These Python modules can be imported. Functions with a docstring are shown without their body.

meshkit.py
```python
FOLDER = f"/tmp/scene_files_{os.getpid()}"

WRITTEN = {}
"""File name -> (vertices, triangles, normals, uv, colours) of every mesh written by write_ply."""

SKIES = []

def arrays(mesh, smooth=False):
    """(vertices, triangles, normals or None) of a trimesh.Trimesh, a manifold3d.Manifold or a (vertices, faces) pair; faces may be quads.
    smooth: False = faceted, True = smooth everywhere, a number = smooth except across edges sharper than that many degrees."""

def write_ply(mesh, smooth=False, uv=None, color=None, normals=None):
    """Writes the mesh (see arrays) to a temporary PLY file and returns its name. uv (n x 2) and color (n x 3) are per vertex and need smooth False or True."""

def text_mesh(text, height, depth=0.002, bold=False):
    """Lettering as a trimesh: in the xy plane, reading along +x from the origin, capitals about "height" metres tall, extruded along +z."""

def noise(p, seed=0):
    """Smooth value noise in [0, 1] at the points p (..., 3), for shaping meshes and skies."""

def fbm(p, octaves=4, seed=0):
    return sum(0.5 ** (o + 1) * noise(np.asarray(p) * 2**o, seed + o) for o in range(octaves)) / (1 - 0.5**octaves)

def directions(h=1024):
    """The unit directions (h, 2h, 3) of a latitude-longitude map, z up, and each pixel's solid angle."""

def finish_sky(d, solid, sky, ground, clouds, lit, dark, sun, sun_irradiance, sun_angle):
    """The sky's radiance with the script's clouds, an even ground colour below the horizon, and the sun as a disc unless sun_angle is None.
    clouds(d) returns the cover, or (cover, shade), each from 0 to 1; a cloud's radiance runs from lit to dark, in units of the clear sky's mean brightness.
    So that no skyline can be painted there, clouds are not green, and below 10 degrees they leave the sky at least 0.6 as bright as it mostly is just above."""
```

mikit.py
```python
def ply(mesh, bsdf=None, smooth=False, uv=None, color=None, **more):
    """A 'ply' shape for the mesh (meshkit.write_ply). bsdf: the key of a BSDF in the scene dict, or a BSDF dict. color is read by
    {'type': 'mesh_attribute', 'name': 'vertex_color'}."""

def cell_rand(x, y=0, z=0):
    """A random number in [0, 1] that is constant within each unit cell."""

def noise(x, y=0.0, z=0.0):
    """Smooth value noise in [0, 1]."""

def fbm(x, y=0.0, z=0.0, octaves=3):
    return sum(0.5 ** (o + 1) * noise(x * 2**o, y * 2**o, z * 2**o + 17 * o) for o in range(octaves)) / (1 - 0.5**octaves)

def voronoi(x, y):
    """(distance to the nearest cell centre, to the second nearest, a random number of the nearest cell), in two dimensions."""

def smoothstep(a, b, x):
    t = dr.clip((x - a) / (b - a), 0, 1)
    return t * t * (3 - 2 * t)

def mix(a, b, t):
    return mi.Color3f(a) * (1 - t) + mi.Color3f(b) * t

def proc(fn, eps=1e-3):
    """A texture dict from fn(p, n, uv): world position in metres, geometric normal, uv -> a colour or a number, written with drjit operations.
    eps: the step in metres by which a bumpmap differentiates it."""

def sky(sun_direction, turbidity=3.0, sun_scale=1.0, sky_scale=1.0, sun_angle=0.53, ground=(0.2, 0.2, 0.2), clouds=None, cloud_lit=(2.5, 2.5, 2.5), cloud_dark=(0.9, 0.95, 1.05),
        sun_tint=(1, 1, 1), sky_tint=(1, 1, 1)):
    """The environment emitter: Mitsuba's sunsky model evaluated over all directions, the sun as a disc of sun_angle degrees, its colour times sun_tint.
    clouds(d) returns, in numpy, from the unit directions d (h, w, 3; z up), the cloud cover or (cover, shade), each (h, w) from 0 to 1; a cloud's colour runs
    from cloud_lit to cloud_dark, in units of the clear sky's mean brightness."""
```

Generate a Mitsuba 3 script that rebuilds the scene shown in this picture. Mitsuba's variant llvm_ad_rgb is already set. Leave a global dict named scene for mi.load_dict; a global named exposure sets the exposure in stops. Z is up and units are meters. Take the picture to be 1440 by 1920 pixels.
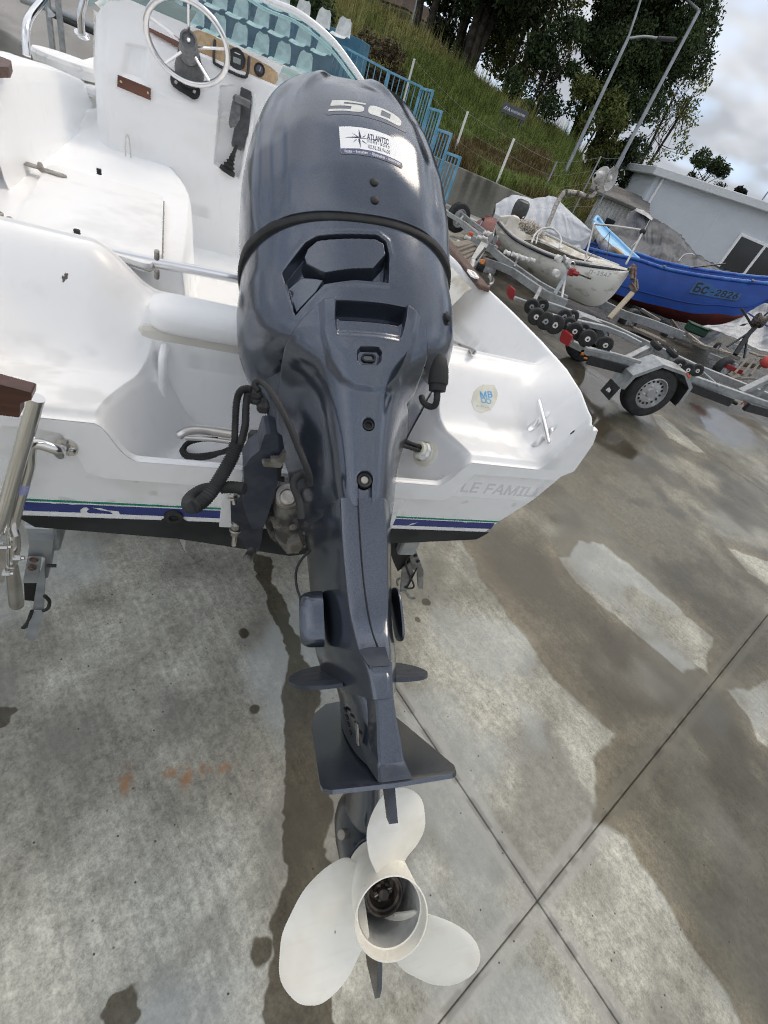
import math, random
import numpy as np, trimesh, drjit as dr
import mitsuba as mi
import mikit, meshkit
from shapely.geometry import Polygon, LineString
from shapely import affinity
T = mi.ScalarTransform4f
random.seed(7)
RNG = np.random.default_rng(7)

# ---------------------------------------------------------------- camera, sky, exposure
EYE = (0.0, 0.0, 1.6)
FWD, UP = (0.39084, 0.66724, -0.63406), (-0.04697, 0.70241, 0.71022)
exposure = 2.4
scene = {'camera': {'type': 'perspective', 'fov': 79.36, 'fov_axis': 'x', 'near_clip': 0.05, 'far_clip': 600.0,
                    'to_world': T().look_at(origin=EYE, target=[EYE[i] + FWD[i] for i in range(3)], up=UP)}}
labels = {}


def cloud_cover(d):
    q = d / np.maximum(d[..., 2:3] + 0.35, 0.1)
    a = meshkit.fbm(q * np.array([2.2, 2.2, 1.0]) + 3.1, 5, 3)
    b = meshkit.fbm(q * np.array([5.0, 5.0, 2.0]) + 9.7, 4, 11)
    shade = np.clip((a - 0.40) * 2.6 + (b - 0.5) * 1.0 + 0.85 * (1 - d[..., 2]) ** 1.6 - 0.12, 0, 1)
    cover = np.clip(0.80 + (b - 0.42) * 2.0, 0.0, 1)
    return cover, shade


scene['sky'] = mikit.sky((0.45, 0.35, 0.82), turbidity=3, sun_scale=0.16, sun_angle=24.0, clouds=cloud_cover,
                         cloud_lit=(2.55, 2.56, 2.6), cloud_dark=(1.02, 1.08, 1.18))


# ---------------------------------------------------------------- helpers
def put(key, mesh, mat, smooth=False, **kw):
    k, n = key, 0
    while k in scene:
        n += 1
        k = '%s_%03d' % (key, n)
    scene[k] = mikit.ply(mesh, mat, smooth=smooth, **kw)
    return k


def lab(key, label=None, cat=None, group=None, kind=None):
    labels[key] = {k: v for k, v in (('label', label), ('category', cat), ('group', group), ('kind', kind)) if v}


def cat(*ms):
    return trimesh.util.concatenate([m for m in ms if m is not None])


def V(*a):
    return np.array(a, float)


def unit(v):
    return np.asarray(v, float) / np.linalg.norm(v)


def cbox(size, c=0.004, at=(0, 0, 0), R=None):
    """A box with chamfered edges."""
    h = np.array(size, float) / 2
    c = min(c, 0.45 * min(size))
    p = []
    for sx in (-1, 1):
        for sy in (-1, 1):
            for sz in (-1, 1):
                s = V(sx, sy, sz)
                for k in range(3):
                    q = s * (h - c)
                    q[k] = s[k] * h[k]
                    p.append(q)
    m = trimesh.convex.convex_hull(np.array(p))
    v = np.array(m.vertices)
    if R is not None:
        v = v @ np.asarray(R)
    return trimesh.Trimesh(v + np.asarray(at, float), m.faces, process=False)


def frame(d, up=(0, 0, 1)):
    """Rows: along d, sideways, the remaining axis nearest to up."""
    d = unit(d)
    s = np.cross(up, d)
    if np.linalg.norm(s) < 1e-6:
        s = V(1, 0, 0)
    s = unit(s)
    return np.stack([d, s, np.cross(d, s)])


def beam(a, b, w, h, c=0.004, up=(0, 0, 1)):
    a, b = V(*a), V(*b)
    return cbox((np.linalg.norm(b - a), w, h), c, (a + b) / 2, frame(b - a, up))


def spline(pts, n=12):
    p = np.asarray(pts, float)
    if len(p) < 3:
        return p
    q = np.vstack([2 * p[0] - p[1], p, 2 * p[-1] - p[-2]])
    out = []
    for i in range(len(p) - 1):
        t = np.linspace(0, 1, n, endpoint=False)[:, None]
        a, b, c, d = q[i:i + 4]
        out.append(0.5 * (2 * b + (c - a) * t + (2 * a - 5 * b + 4 * c - d) * t**2 + (3 * b - a - 3 * c + d) * t**3))
    return np.vstack(out + [p[-1:]])


def tube(pts, r, sides=12, smooth=10, caps=True, ribs=None):
    """A pipe along a smooth curve; r a number or one per point; ribs=(pitch, height) makes it corrugated."""
    p = spline(pts, smooth) if smooth > 1 else np.asarray(pts, float)
    L = np.r_[0, np.cumsum(np.linalg.norm(np.diff(p, axis=0), axis=1))]
    rr = np.interp(L, np.linspace(0, L[-1], len(np.atleast_1d(r))), np.atleast_1d(r)) if np.ndim(r) else np.full(len(p), float(r))
    if ribs:
        n = int(L[-1] / ribs[0] * 6)
        t = np.linspace(0, L[-1], n)
        rr = np.interp(t, L, rr) + ribs[1] * np.where((np.arange(n) % 6) < 3, 1, 0)
        p = np.stack([np.interp(t, L, p[:, k]) for k in range(3)], 1)
    d = np.gradient(p, axis=0)
    d /= np.linalg.norm(d, axis=1, keepdims=True) + 1e-12
    a = np.cross(d[0], V(0, 0, 1) if abs(d[0][2]) < 0.9 else V(1, 0, 0))
    rings = []
    ang = np.arange(sides) * 2 * np.pi / sides
    for i in range(len(p)):
        a = unit(a - d[i] * (a @ d[i]))
        b = np.cross(d[i], a)
        rings.append(p[i] + rr[i] * (np.cos(ang)[:, None] * a + np.sin(ang)[:, None] * b))
    return grid_mesh(np.array(rings), wrap=True, caps=caps)


def grid_mesh(g, wrap=False, caps=False, flip=False):
    """Quads over a grid of points (n, m, 3)."""
    n, m = g.shape[:2]
    i, j = np.meshgrid(np.arange(n - 1), np.arange(m if wrap else m - 1), indexing='ij')
    k = (j + 1) % m
    a, b, c, d = i * m + j, i * m + k, (i + 1) * m + k, (i + 1) * m + j
    f = np.concatenate([np.stack([a, b, c], -1).reshape(-1, 3), np.stack([a, c, d], -1).reshape(-1, 3)])
    v = g.reshape(-1, 3)
    if caps:
        v = np.vstack([v, g[0].mean(0), g[-1].mean(0)])
        r = np.arange(m)
        f = np.vstack([f, np.stack([(r + 1) % m, r, r * 0 + n * m], 1),
                       np.stack([(n - 1) * m + r, (n - 1) * m + (r + 1) % m, r * 0 + n * m + 1], 1)])
    if flip:
        f = f[:, ::-1]
    return trimesh.Trimesh(v, f, process=False)


def lathe(prof, origin, axis, n=32, up=(0, 0, 1)):
    """Revolves (distance along axis, radius) pairs."""
    R = frame(axis, up)
    ang = np.arange(n) * 2 * np.pi / n
    g = np.array([[(h, r * math.cos(a), r * math.sin(a)) for a in ang] for h, r in prof]) @ R + np.asarray(origin, float)
    return grid_mesh(g, wrap=True)


def cyl(a, b, r, n=20, c=None):
    L = float(np.linalg.norm(V(*b) - V(*a)))
    c = min(0.15 * r, 0.2 * L) if c is None else c
    return lathe([(0, 1e-4), (0, r - c), (c, r), (L - c, r), (L, r - c), (L, 1e-4)], a, V(*b) - V(*a), n)


def bolt(p, axis, r=0.008, h=0.007):
    p, axis = V(*p), unit(axis)
    return cat(cyl(p, p + axis * h * 0.3, r * 1.5, 16), cyl(p + axis * h * 0.3, p + axis * h, r, 6, 0.001))


def slab(poly, t):
    poly = poly if hasattr(poly, 'geoms') or isinstance(poly, Polygon) else Polygon(poly)
    if not poly.is_valid:
        poly = poly.buffer(0)
    return cat(*[trimesh.creation.extrude_polygon(g, t, engine='earcut') for g in getattr(poly, 'geoms', [poly]) if g.area > 1e-8])


def plate(poly, t, fn):
    """A polygon of (a, b) pairs, extruded by t, its points then placed by fn(a, b, c), c from 0 to t."""
    m = slab(poly, t)
    return trimesh.Trimesh(fn(*np.array(m.vertices).T), m.faces, process=False)


def fine(poly, t, size, fn):
    """As plate, with the faces cut to a size so that they can follow a curved surface."""
    m = slab(poly, t)
    v, f = trimesh.remesh.subdivide_to_size(m.vertices, m.faces, size, max_iter=14)
    m = trimesh.Trimesh(v, f, process=True)
    return trimesh.Trimesh(fn(*np.array(m.vertices).T), m.faces, process=False)


def sstep(a, b, x):
    t = np.clip((x - a) / (b - a), 0, 1)
    return t * t * (3 - 2 * t)


def smax(a, b, k):
    h = np.maximum(k - np.abs(a - b), 0) / k
    return np.maximum(a, b) + h * h * k * 0.25


def smin(a, b, k):
    return -smax(-a, -b, k)


def sdf(x, y, poly):
    """Signed distance to a polygon, negative inside."""
    p = np.asarray(poly, float)
    d = np.full(np.shape(x), 1e9)
    inside = np.zeros(np.shape(x), bool)
    for a, b in zip(p, np.roll(p, -1, 0)):
        e = b - a
        t = np.clip(((x - a[0]) * e[0] + (y - a[1]) * e[1]) / (e @ e), 0, 1)
        d = np.minimum(d, np.hypot(x - a[0] - t * e[0], y - a[1] - t * e[1]))
        inside ^= ((a[1] > y) != (b[1] > y)) & (x < (b[0] - a[0]) * (y - a[1]) / (b[1] - a[1] + 1e-12) + a[0])
    return np.where(inside, -d, d)


def words(text, h, depth=0.0008, bold=False, width=None):
    m = meshkit.text_mesh(text, h, depth, bold)
    v = np.array(m.vertices)
    if width:
        v[:, 0] *= width / v[:, 0].max()
    return trimesh.Trimesh(v, m.faces, process=False)


def warp(m, fn):
    return trimesh.Trimesh(fn(*np.array(m.vertices).T), m.faces, process=False)


# ---------------------------------------------------------------- materials
def rgb(*c):
    return {'type': 'rgb', 'value': list(c)}


def mat(key, color, rough=0.5, metal=0.0, **kw):
    c = color if isinstance(color, dict) else rgb(*color)
    scene[key] = {'type': 'twosided', 'b': {'type': 'principled', 'base_color': c, 'roughness': rough, 'metallic': metal, **kw}}
    return key


def bumped(key, color, rough, bump, scale, metal=0.0, **kw):
    c = color if isinstance(color, dict) else rgb(*color)
    scene[key] = {'type': 'twosided', 'b': {'type': 'bumpmap', 'arbitrary': mikit.proc(bump, 2e-3), 'scale': scale,
                                            'bsdf': {'type': 'principled', 'base_color': c, 'roughness': rough, 'metallic': metal, **kw}}}
    return key


N, FB, SS, MIX = mikit.noise, mikit.fbm, mikit.smoothstep, mikit.mix


def blotch(c0, c1, s, lo=0.35, hi=0.65, oct=4, seed=0.0):
    def fn(p, n, uv):
        return MIX(c0, c1, SS(lo, hi, FB(p.x * s + seed, p.y * s, p.z * s, oct)))
    return mikit.proc(fn)


def gel_fn(p, n, uv):
    a = SS(0.52, 0.78, FB(p.x * 7, p.y * 7, p.z * 7, 4))
    b = SS(0.60, 0.80, FB(p.x * 40 + 7, p.y * 40, p.z * 14, 3))
    c = MIX((0.80, 0.805, 0.805), (0.74, 0.74, 0.725), a * 0.5)
    c = MIX(c, (0.50, 0.51, 0.50), 0.45 * SS(0.935, 0.945, p.z) * SS(1.0, 0.97, p.z) * SS(0.42, 0.66, FB(p.x * 9 + 3, p.y * 16, 2, 4)))
    return MIX(c, (0.58, 0.575, 0.54), b * 0.10)


mat('gelcoat', mikit.proc(gel_fn), 0.32, specular=0.5, clearcoat=0.35, clearcoat_gloss=0.8)


def dirty_gel(p, n, uv):
    a = SS(0.45, 0.75, FB(p.x * 9, p.y * 9, p.z * 9, 4))
    b = SS(0.62, 0.8, FB(p.x * 26 + 3, p.y * 60, p.z * 26, 3))
    return MIX(MIX((0.74, 0.745, 0.74), (0.60, 0.60, 0.58), a * 0.5), (0.42, 0.42, 0.41), b * 0.45)


mat('gelcoat_worn', mikit.proc(dirty_gel), 0.45)
mat('cream_inside', blotch((0.62, 0.60, 0.55), (0.52, 0.50, 0.44), 6), 0.45)


def paint_fn(p, n, uv):
    f = N(p.x * 900, p.y * 900, p.z * 900)
    return MIX((0.075, 0.092, 0.128), (0.150, 0.178, 0.232), f)


def chalk(p, n, uv):
    return 0.17 + 0.16 * SS(0.45, 0.75, FB(p.x * 14, p.y * 14, p.z * 14, 4))


scene['motor_paint'] = {'type': 'twosided', 'b': {'type': 'blendbsdf', 'weight': 0.55,
                        'a': {'type': 'principled', 'base_color': mikit.proc(paint_fn), 'roughness': mikit.proc(chalk), 'metallic': 0.9, 'specular': 0.6},
                        'c': {'type': 'roughplastic', 'diffuse_reflectance': mikit.proc(lambda p, n, uv: paint_fn(p, n, uv) * 0.32), 'alpha': 0.035, 'int_ior': 1.9}}}
mat('motor_dark', blotch((0.028, 0.034, 0.05), (0.045, 0.052, 0.068), 30), 0.42, 0.15, specular=0.5)
mat('black_plastic', blotch((0.012, 0.013, 0.015), (0.022, 0.022, 0.024), 40), 0.45)
mat('black_rubber', blotch((0.009, 0.010, 0.011), (0.022, 0.023, 0.023), 25), 0.66)
mat('deep_black', (0.006, 0.006, 0.007), 0.6)
mat('chrome', (0.78, 0.78, 0.79), 0.10, 1.0)
mat('stainless', blotch((0.62, 0.61, 0.59), (0.50, 0.48, 0.45), 18), 0.22, 1.0)
mat('dull_steel', blotch((0.42, 0.40, 0.37), (0.26, 0.24, 0.21), 45), 0.45, 0.8)


def galv_fn(p, n, uv):
    c = N(p.x * 34, p.y * 34, p.z * 34)
    d = SS(0.5, 0.8, FB(p.x * 5 + 2, p.y * 5, p.z * 5, 4))
    return MIX(MIX((0.27, 0.29, 0.305), (0.40, 0.42, 0.43), c), (0.15, 0.15, 0.145), d * 0.6)


mat('galvanized', mikit.proc(galv_fn), 0.42, 0.55)
mat('cast_alloy', blotch((0.20, 0.195, 0.18), (0.075, 0.072, 0.066), 38), 0.5, 0.4)
def prop_fn(p, n, uv):
    a = FB(p.x * 16, p.y * 16, p.z * 16, 4)
    s = SS(0.66, 0.80, N(p.x * 26 + 3 * a, p.y * 190, p.z * 40))
    c = MIX((0.74, 0.725, 0.65), (0.66, 0.635, 0.55), SS(0.42, 0.7, a))
    c = MIX(c, (0.45, 0.43, 0.38), 0.07 * s)
    return MIX(c, (0.16, 0.15, 0.13), 0.7 * SS(0.83, 0.86, FB(p.x * 75 + 7, p.y * 75, p.z * 75, 3)))


mat('prop_white', mikit.proc(prop_fn), 0.36)
mat('prop_grey', blotch((0.42, 0.43, 0.42), (0.28, 0.28, 0.27), 22), 0.5)
mat('sooty', blotch((0.035, 0.030, 0.026), (0.13, 0.11, 0.09), 55), 0.6, 0.2)


def wood_fn(p, n, uv):
    g = FB(p.x * 6, p.y * 70, p.z * 70, 4)
    return MIX((0.050, 0.016, 0.009), (0.17, 0.055, 0.028), g)


mat('mahogany', mikit.proc(wood_fn), 0.3, clearcoat=0.5)


def drab_wood(p, n, uv):
    g = FB(p.x * 8, p.y * 90, p.z * 90, 4)
    return MIX((0.05, 0.026, 0.02), (0.12, 0.068, 0.052), g)


mat('teak_cap', mikit.proc(drab_wood), 0.55)
mat('plywood_tan', blotch((0.50, 0.37, 0.22), (0.42, 0.28, 0.15), 60), 0.4)
mat('white_paint', (0.78, 0.78, 0.77), 0.4)
mat('white_print', (0.80, 0.81, 0.82), 0.45)
mat('silver_print', blotch((0.62, 0.63, 0.60), (0.54, 0.55, 0.52), 50), 0.4)
mat('ink_navy', (0.03, 0.035, 0.075), 0.5)
mat('bar_navy', (0.075, 0.085, 0.16), 0.45)
mat('smoked_decal', (0.10, 0.11, 0.14), 0.3, 0.3)

# ---------------------------------------------------------------- the outboard motor, in its own frame: u starboard, v aft, w up along the leg
MBASIS, MORIGIN = np.array([[0.97867, -0.09867, 0.18019], [-0.20484, -0.53552, 0.8193], [-0.01566, 0.83874, 0.54431]]), np.array([0.31560476142680816, 0.6310114788676114, 1.0303121873009093])


def motor_world(v):
    return MORIGIN + np.asarray(v, float) @ MBASIS


def mput(key, m, material, smooth=40):
    return put('outboard_motor__' + key, trimesh.Trimesh(motor_world(m.vertices), m.faces, process=False), material, smooth)


lab('outboard_motor', 'dark blue grey outboard motor tilted up on the stern of the white boat', 'outboard motor')

PAN_W = [0.290, 0.298, 0.311, 0.330, 0.36, 0.40, 0.45, 0.50, 0.56]
PAN_B = [0.150, 0.180, 0.208, 0.229, 0.244, 0.253, 0.255, 0.250, 0.246]
PAN_VA = [0.040, 0.056, 0.068, 0.077, 0.086, 0.093, 0.102, 0.110, 0.117]
COW_W = [0.53, 0.58, 0.65, 0.72, 0.80, 0.86, 0.91, 0.955, 0.995, 1.03, 1.056, 1.070]
COW_B = [0.243, 0.246, 0.247, 0.245, 0.237, 0.227, 0.216, 0.205, 0.191, 0.168, 0.130, 0.06]
COW_VA = [0.116, 0.131, 0.141, 0.141, 0.128, 0.112, 0.094, 0.074, 0.050, 0.018, -0.035, -0.10]
COW_VF = [-0.42, -0.43, -0.44, -0.44, -0.44, -0.43, -0.42, -0.41, -0.39, -0.36, -0.31, -0.25]
APR_W = [-0.012, 0.03, 0.12, 0.20, 0.25, 0.28, 0.308, 0.330, 0.36, 0.40]
APR_B = [0.111, 0.122, 0.138, 0.160, 0.181, 0.196, 0.209, 0.2295, 0.2445, 0.2535]
APR_VA = [-0.004, 0.004, 0.024, 0.044, 0.058, 0.065, 0.0705, 0.0775, 0.0863, 0.0932]
APR_K = [1, 1, 1, 1, 0.8, 0.45, 0.12, 0.0, 0.0, 0.0]


def section(w, tau, b, va, vm, vf, n, k):
    """Half outline from the aft centre line round to the front: tau 0..1 aft part, 1..2 the front arc."""
    t = np.clip(tau, 0, 1) ** 2.4
    h = b * ((1 - k) * (1 - (1 - t) ** n) ** (1 / n) + k * t ** 0.36)
    v = va + (vm - va) * t
    a = np.clip(tau - 1, 0, 1) * np.pi / 2
    h = np.where(tau > 1, b * np.cos(a) ** 0.7, h)
    v = np.where(tau > 1, vm + (vf - vm) * np.sin(a), v)
    return h, v


def shell(ws, b, va, vm, vf, n, k, dv, m_aft=190, m_front=26):
    tau = np.r_[np.linspace(0, 1, m_aft, endpoint=False), np.linspace(1, 2, m_front)]
    rows = []
    for i, w in enumerate(ws):
        h, v = section(w, tau, b[i], va[i], vm[i], vf[i], n, k[i])
        u = np.r_[-h[::-1], h[1:-1]]
        vv = np.r_[v[::-1], v[1:-1]]
        fade = np.clip(1 - np.r_[tau[::-1], tau[1:-1]], 0, 1) ** 0.5
        vv = vv + dv(u, np.full(u.shape, w)) * np.minimum(1, fade * 3)
        rows.append(np.stack([u, vv, np.full(u.shape, w)], 1))
    return grid_mesh(np.array(rows), wrap=True, caps=True)


def interp(ws, xs, ys):
    """Smooth interpolation of a profile."""
    from scipy.interpolate import PchipInterpolator
    return PchipInterpolator(xs, ys)(ws)


def aft_pan(u, w):
    b, va = interp(w, PAN_W, PAN_B), interp(w, PAN_W, PAN_VA)
    return -0.15 + (va + 0.15) * np.maximum(1 - np.minimum(np.abs(u) / b, 1) ** 2.4, 0) ** (1 / 2.4)


def shoulder(u, w):
    a = np.abs(u)
    g = -0.012 * np.exp(-((a - 0.168 + 0.03 * sstep(0.75, 0.95, w)) / 0.022) ** 2) * sstep(0.52, 0.60, w) * (1 - sstep(0.88, 0.95, w))
    g += 0.009 * np.exp(-((a - 0.105 + 0.05 * sstep(0.84, 0.99, w)) / 0.017) ** 2) * sstep(0.84, 0.93, w)
    g -= 0.007 * (1 - sstep(0.045, 0.08, a)) * sstep(0.88, 0.96, w)
    return g


def aft_cowl(u, w):
    b, va = interp(w, COW_W, COW_B), interp(w, COW_W, COW_VA)
    return -0.12 + (va + 0.12) * np.maximum(1 - np.minimum(np.abs(u) / b, 1) ** 2.5, 0) ** (1 / 2.5) + shoulder(u, w)


# upper cowl
ws = np.r_[np.linspace(0.545, 0.95, 150), np.linspace(0.953, 1.069, 50)]
one_ = np.ones(len(ws))
mput('cowl', shell(ws, interp(ws, COW_W, COW_B), interp(ws, COW_W, COW_VA), -0.12 * one_ - 0.05 * sstep(1.0, 1.07, ws), interp(ws, COW_W, COW_VF), 2.5, 0 * one_, shoulder, 150), 'motor_paint', True)

# rubber band between the cowl halves
ws = np.array([0.531, 0.532, 0.534, 0.545, 0.554, 0.556, 0.557])
one_ = np.ones(len(ws))
off = np.array([-0.01, 0.000, 0.0025, 0.0040, 0.0025, 0.000, -0.01])
mput('rubber_seal', shell(ws, 0.2475 + off, 0.1155 + off, -0.13 * one_, -0.42 - off, 2.45, 0 * one_, lambda u, w: 0 * u, 120), 'black_rubber', 60)

# lower cowl with its recesses
RECESS = [(-.1482,.4382),(-.1041,.4885),(-.0827,.4987),(.0347,.5092),(.0511,.4991),(.0572,.474),(.054,.4188),(-.0138,.4168),(-.071,.4069),(-.1255,.3541)]
LID = [(-.1093,.4598),(-.1026,.4762),(-.0829,.492),(.0306,.5026),(.049,.4954),(.0523,.4734),(.0259,.4409),(-.0203,.4351),(-.0687,.4258),(-.0792,.4296),(-.105,.4455)]
LATCH = [(-.1417,.4108),(-.1123,.43),(-.0845,.4257),(-.0692,.4217),(-.0853,.3966),(-.1247,.3604)]
POCKET = [(-.0476,.3815),(-.0383,.3901),(.0859,.395),(.0933,.386),(.0886,.3503),(.0727,.2784),(.0617,.2501),(-.0402,.2442),(-.0449,.2766),(-.0508,.3389)]
GRIP = [(-.045,.3845),(-.0348,.3888),(.084,.394),(.091,.3858),(.0848,.35),(.0749,.3418),(-.0401,.3418),(-.0476,.3492)]
DISH = [(-.0776,.3764),(-.0758,.3127),(-.0617,.2592),(-.0402,.228),(-.0129,.2115),(.0224,.2079),(.0554,.2187),(.0827,.2443),(.1029,.2934),(.1136,.3351),(.1191,.373),(.0998,.3831),(.1022,.4182),(-.0479,.4119),(-.0526,.3786)]
OVAL = [(-.0092,.2783),(-.0027,.2858),(.0321,.2869),(.0383,.2793),(.0367,.2632),(.0304,.2565),(-.0023,.2554),(-.0092,.2625)]
PANEL = [(-.0752,.3737),(-.0466,.3779),(.0936,.3789),(.1244,.3699),(.1383,.3502),(.151,.3078),(.1387,.2605),(.0617,.1639),(-.1429,.1706),(-.1793,.1942),(-.175,.2272),(-.1616,.2726),(-.1473,.3102),(-.1134,.3456)]


def groove(d, r, depth):
    return -depth * np.exp(-(d / r) ** 2)


def pan_dv(u, w):
    r = sdf(u, w, RECESS)
    g = -0.034 * sstep(0.0015, -0.0025, r) * sstep(0.012, -0.004, -sdf(u, w, RECESS) - 0.2)
    g += 0.035 * sstep(0.0016, -0.0016, sdf(u, w, LID))
    g += 0.024 * sstep(0.0016, -0.0016, sdf(u, w, LATCH))
    g += 0.0012 * np.exp(-(np.abs(r - 0.006) / 0.006) ** 2)
    g -= 0.055 * sstep(-0.003, -0.008, sdf(u, w, PANEL)) * sstep(0.398, 0.394, w)
    return g


ws = np.r_[0.290, 0.292, 0.296, np.linspace(0.300, 0.548, 185)]
one_ = np.ones(len(ws))
mput('lower_cowl', shell(ws, interp(ws, PAN_W, PAN_B), interp(ws, PAN_W, PAN_VA), -0.15 * one_, -0.42 * one_ + 0.05 * (1 - sstep(0.28, 0.36, ws)), 2.4, 0 * one_, pan_dv, 230), 'motor_paint', True)

# the apron below it
BOLTS = [(.0131,.02,.1452), (.0041,-.002,.0396)]


def apron_dv(u, w):
    s = sdf(u, w, PANEL)
    g = np.where(w > 0.235, 0.0035 * sstep(0.0, -0.003, s) * sstep(0.24, 0.31, w) - 0.045 * sstep(-0.001, 0.003, s), 0.0)
    d = sdf(u, w, DISH)
    g += 0.006 * sstep(0.007, -0.009, d)
    p = sdf(u, w, POCKET)
    wt = np.clip((w - 0.305) / 0.10, 0, 1)
    g -= (0.006 + 0.024 * wt) * sstep(0.003, -0.004, p) * sstep(0.302, 0.322, w)
    g -= 0.034 * sstep(0.0015, -0.0015, sdf(u, w, GRIP)) * sstep(0.41, 0.385, w)
    g -= 0.014 * sstep(0.001, -0.0015, sdf(u, w, OVAL))
    for (bu, bv, bw), r in zip(BOLTS, (0.0115, 0.0155)):
        e = np.hypot(u - bu, w - bw) - r
        g += -0.016 * sstep(0.001, -0.0012, e) + 0.0015 * np.exp(-(e / 0.0025) ** 2)
    bu, bw = BOLTS[1][0], BOLTS[1][2]
    g -= 0.012 * sstep(0.0015, -0.0015, np.maximum(np.abs(u - bu) - 0.013, np.maximum(w - bw, bw - 0.052 - w)))
    return g


ws = np.linspace(-0.012, 0.398, 250)
one_ = np.ones(len(ws))
mput('apron', shell(ws, interp(ws, APR_W, APR_B), interp(ws, APR_W, APR_VA), -0.30 * one_ + 0.15 * sstep(0.22, 0.315, ws), -0.36 * one_, 2.4, interp(ws, APR_W, APR_K), apron_dv, 240), 'motor_paint', True)
for (bu, bv, bw), r, ma in zip(BOLTS, (0.0115, 0.0155), ('black_rubber', 'black_rubber')):
    va = float(interp(bw, APR_W, APR_VA))
    k = mput('bolt', lathe([(0, r * 0.98), (0.010, r * 0.93), (0.011, r * 0.62), (0.004, r * 0.58), (0.004, 1e-4)], (bu, va - 0.013, bw), (0, 1, 0), 24), ma)
    if r > 0.012:
        put(k + '__screw_head', trimesh.Trimesh(motor_world(cyl((bu, va - 0.010, bw), (bu, va - 0.0035, bw), 0.0085, 20).vertices), cyl((0, 0, 0), (0, 1, 0), 0.0085, 20).faces, process=False), 'dull_steel', 40)
ou, ow = np.mean(OVAL, axis=0)
mput('drain_grommet', cat(*[plate(LineString([(ou - 0.006, ow), (ou + 0.006, ow)]).buffer(r).difference(LineString([(ou - 0.005, ow), (ou + 0.005, ow)]).buffer(r - 0.003)), t, lambda a, b, c: np.stack([a, 0.057 + c, b], 1)) for r, t in ((0.0085, 0.006),)]), 'black_rubber')

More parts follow.
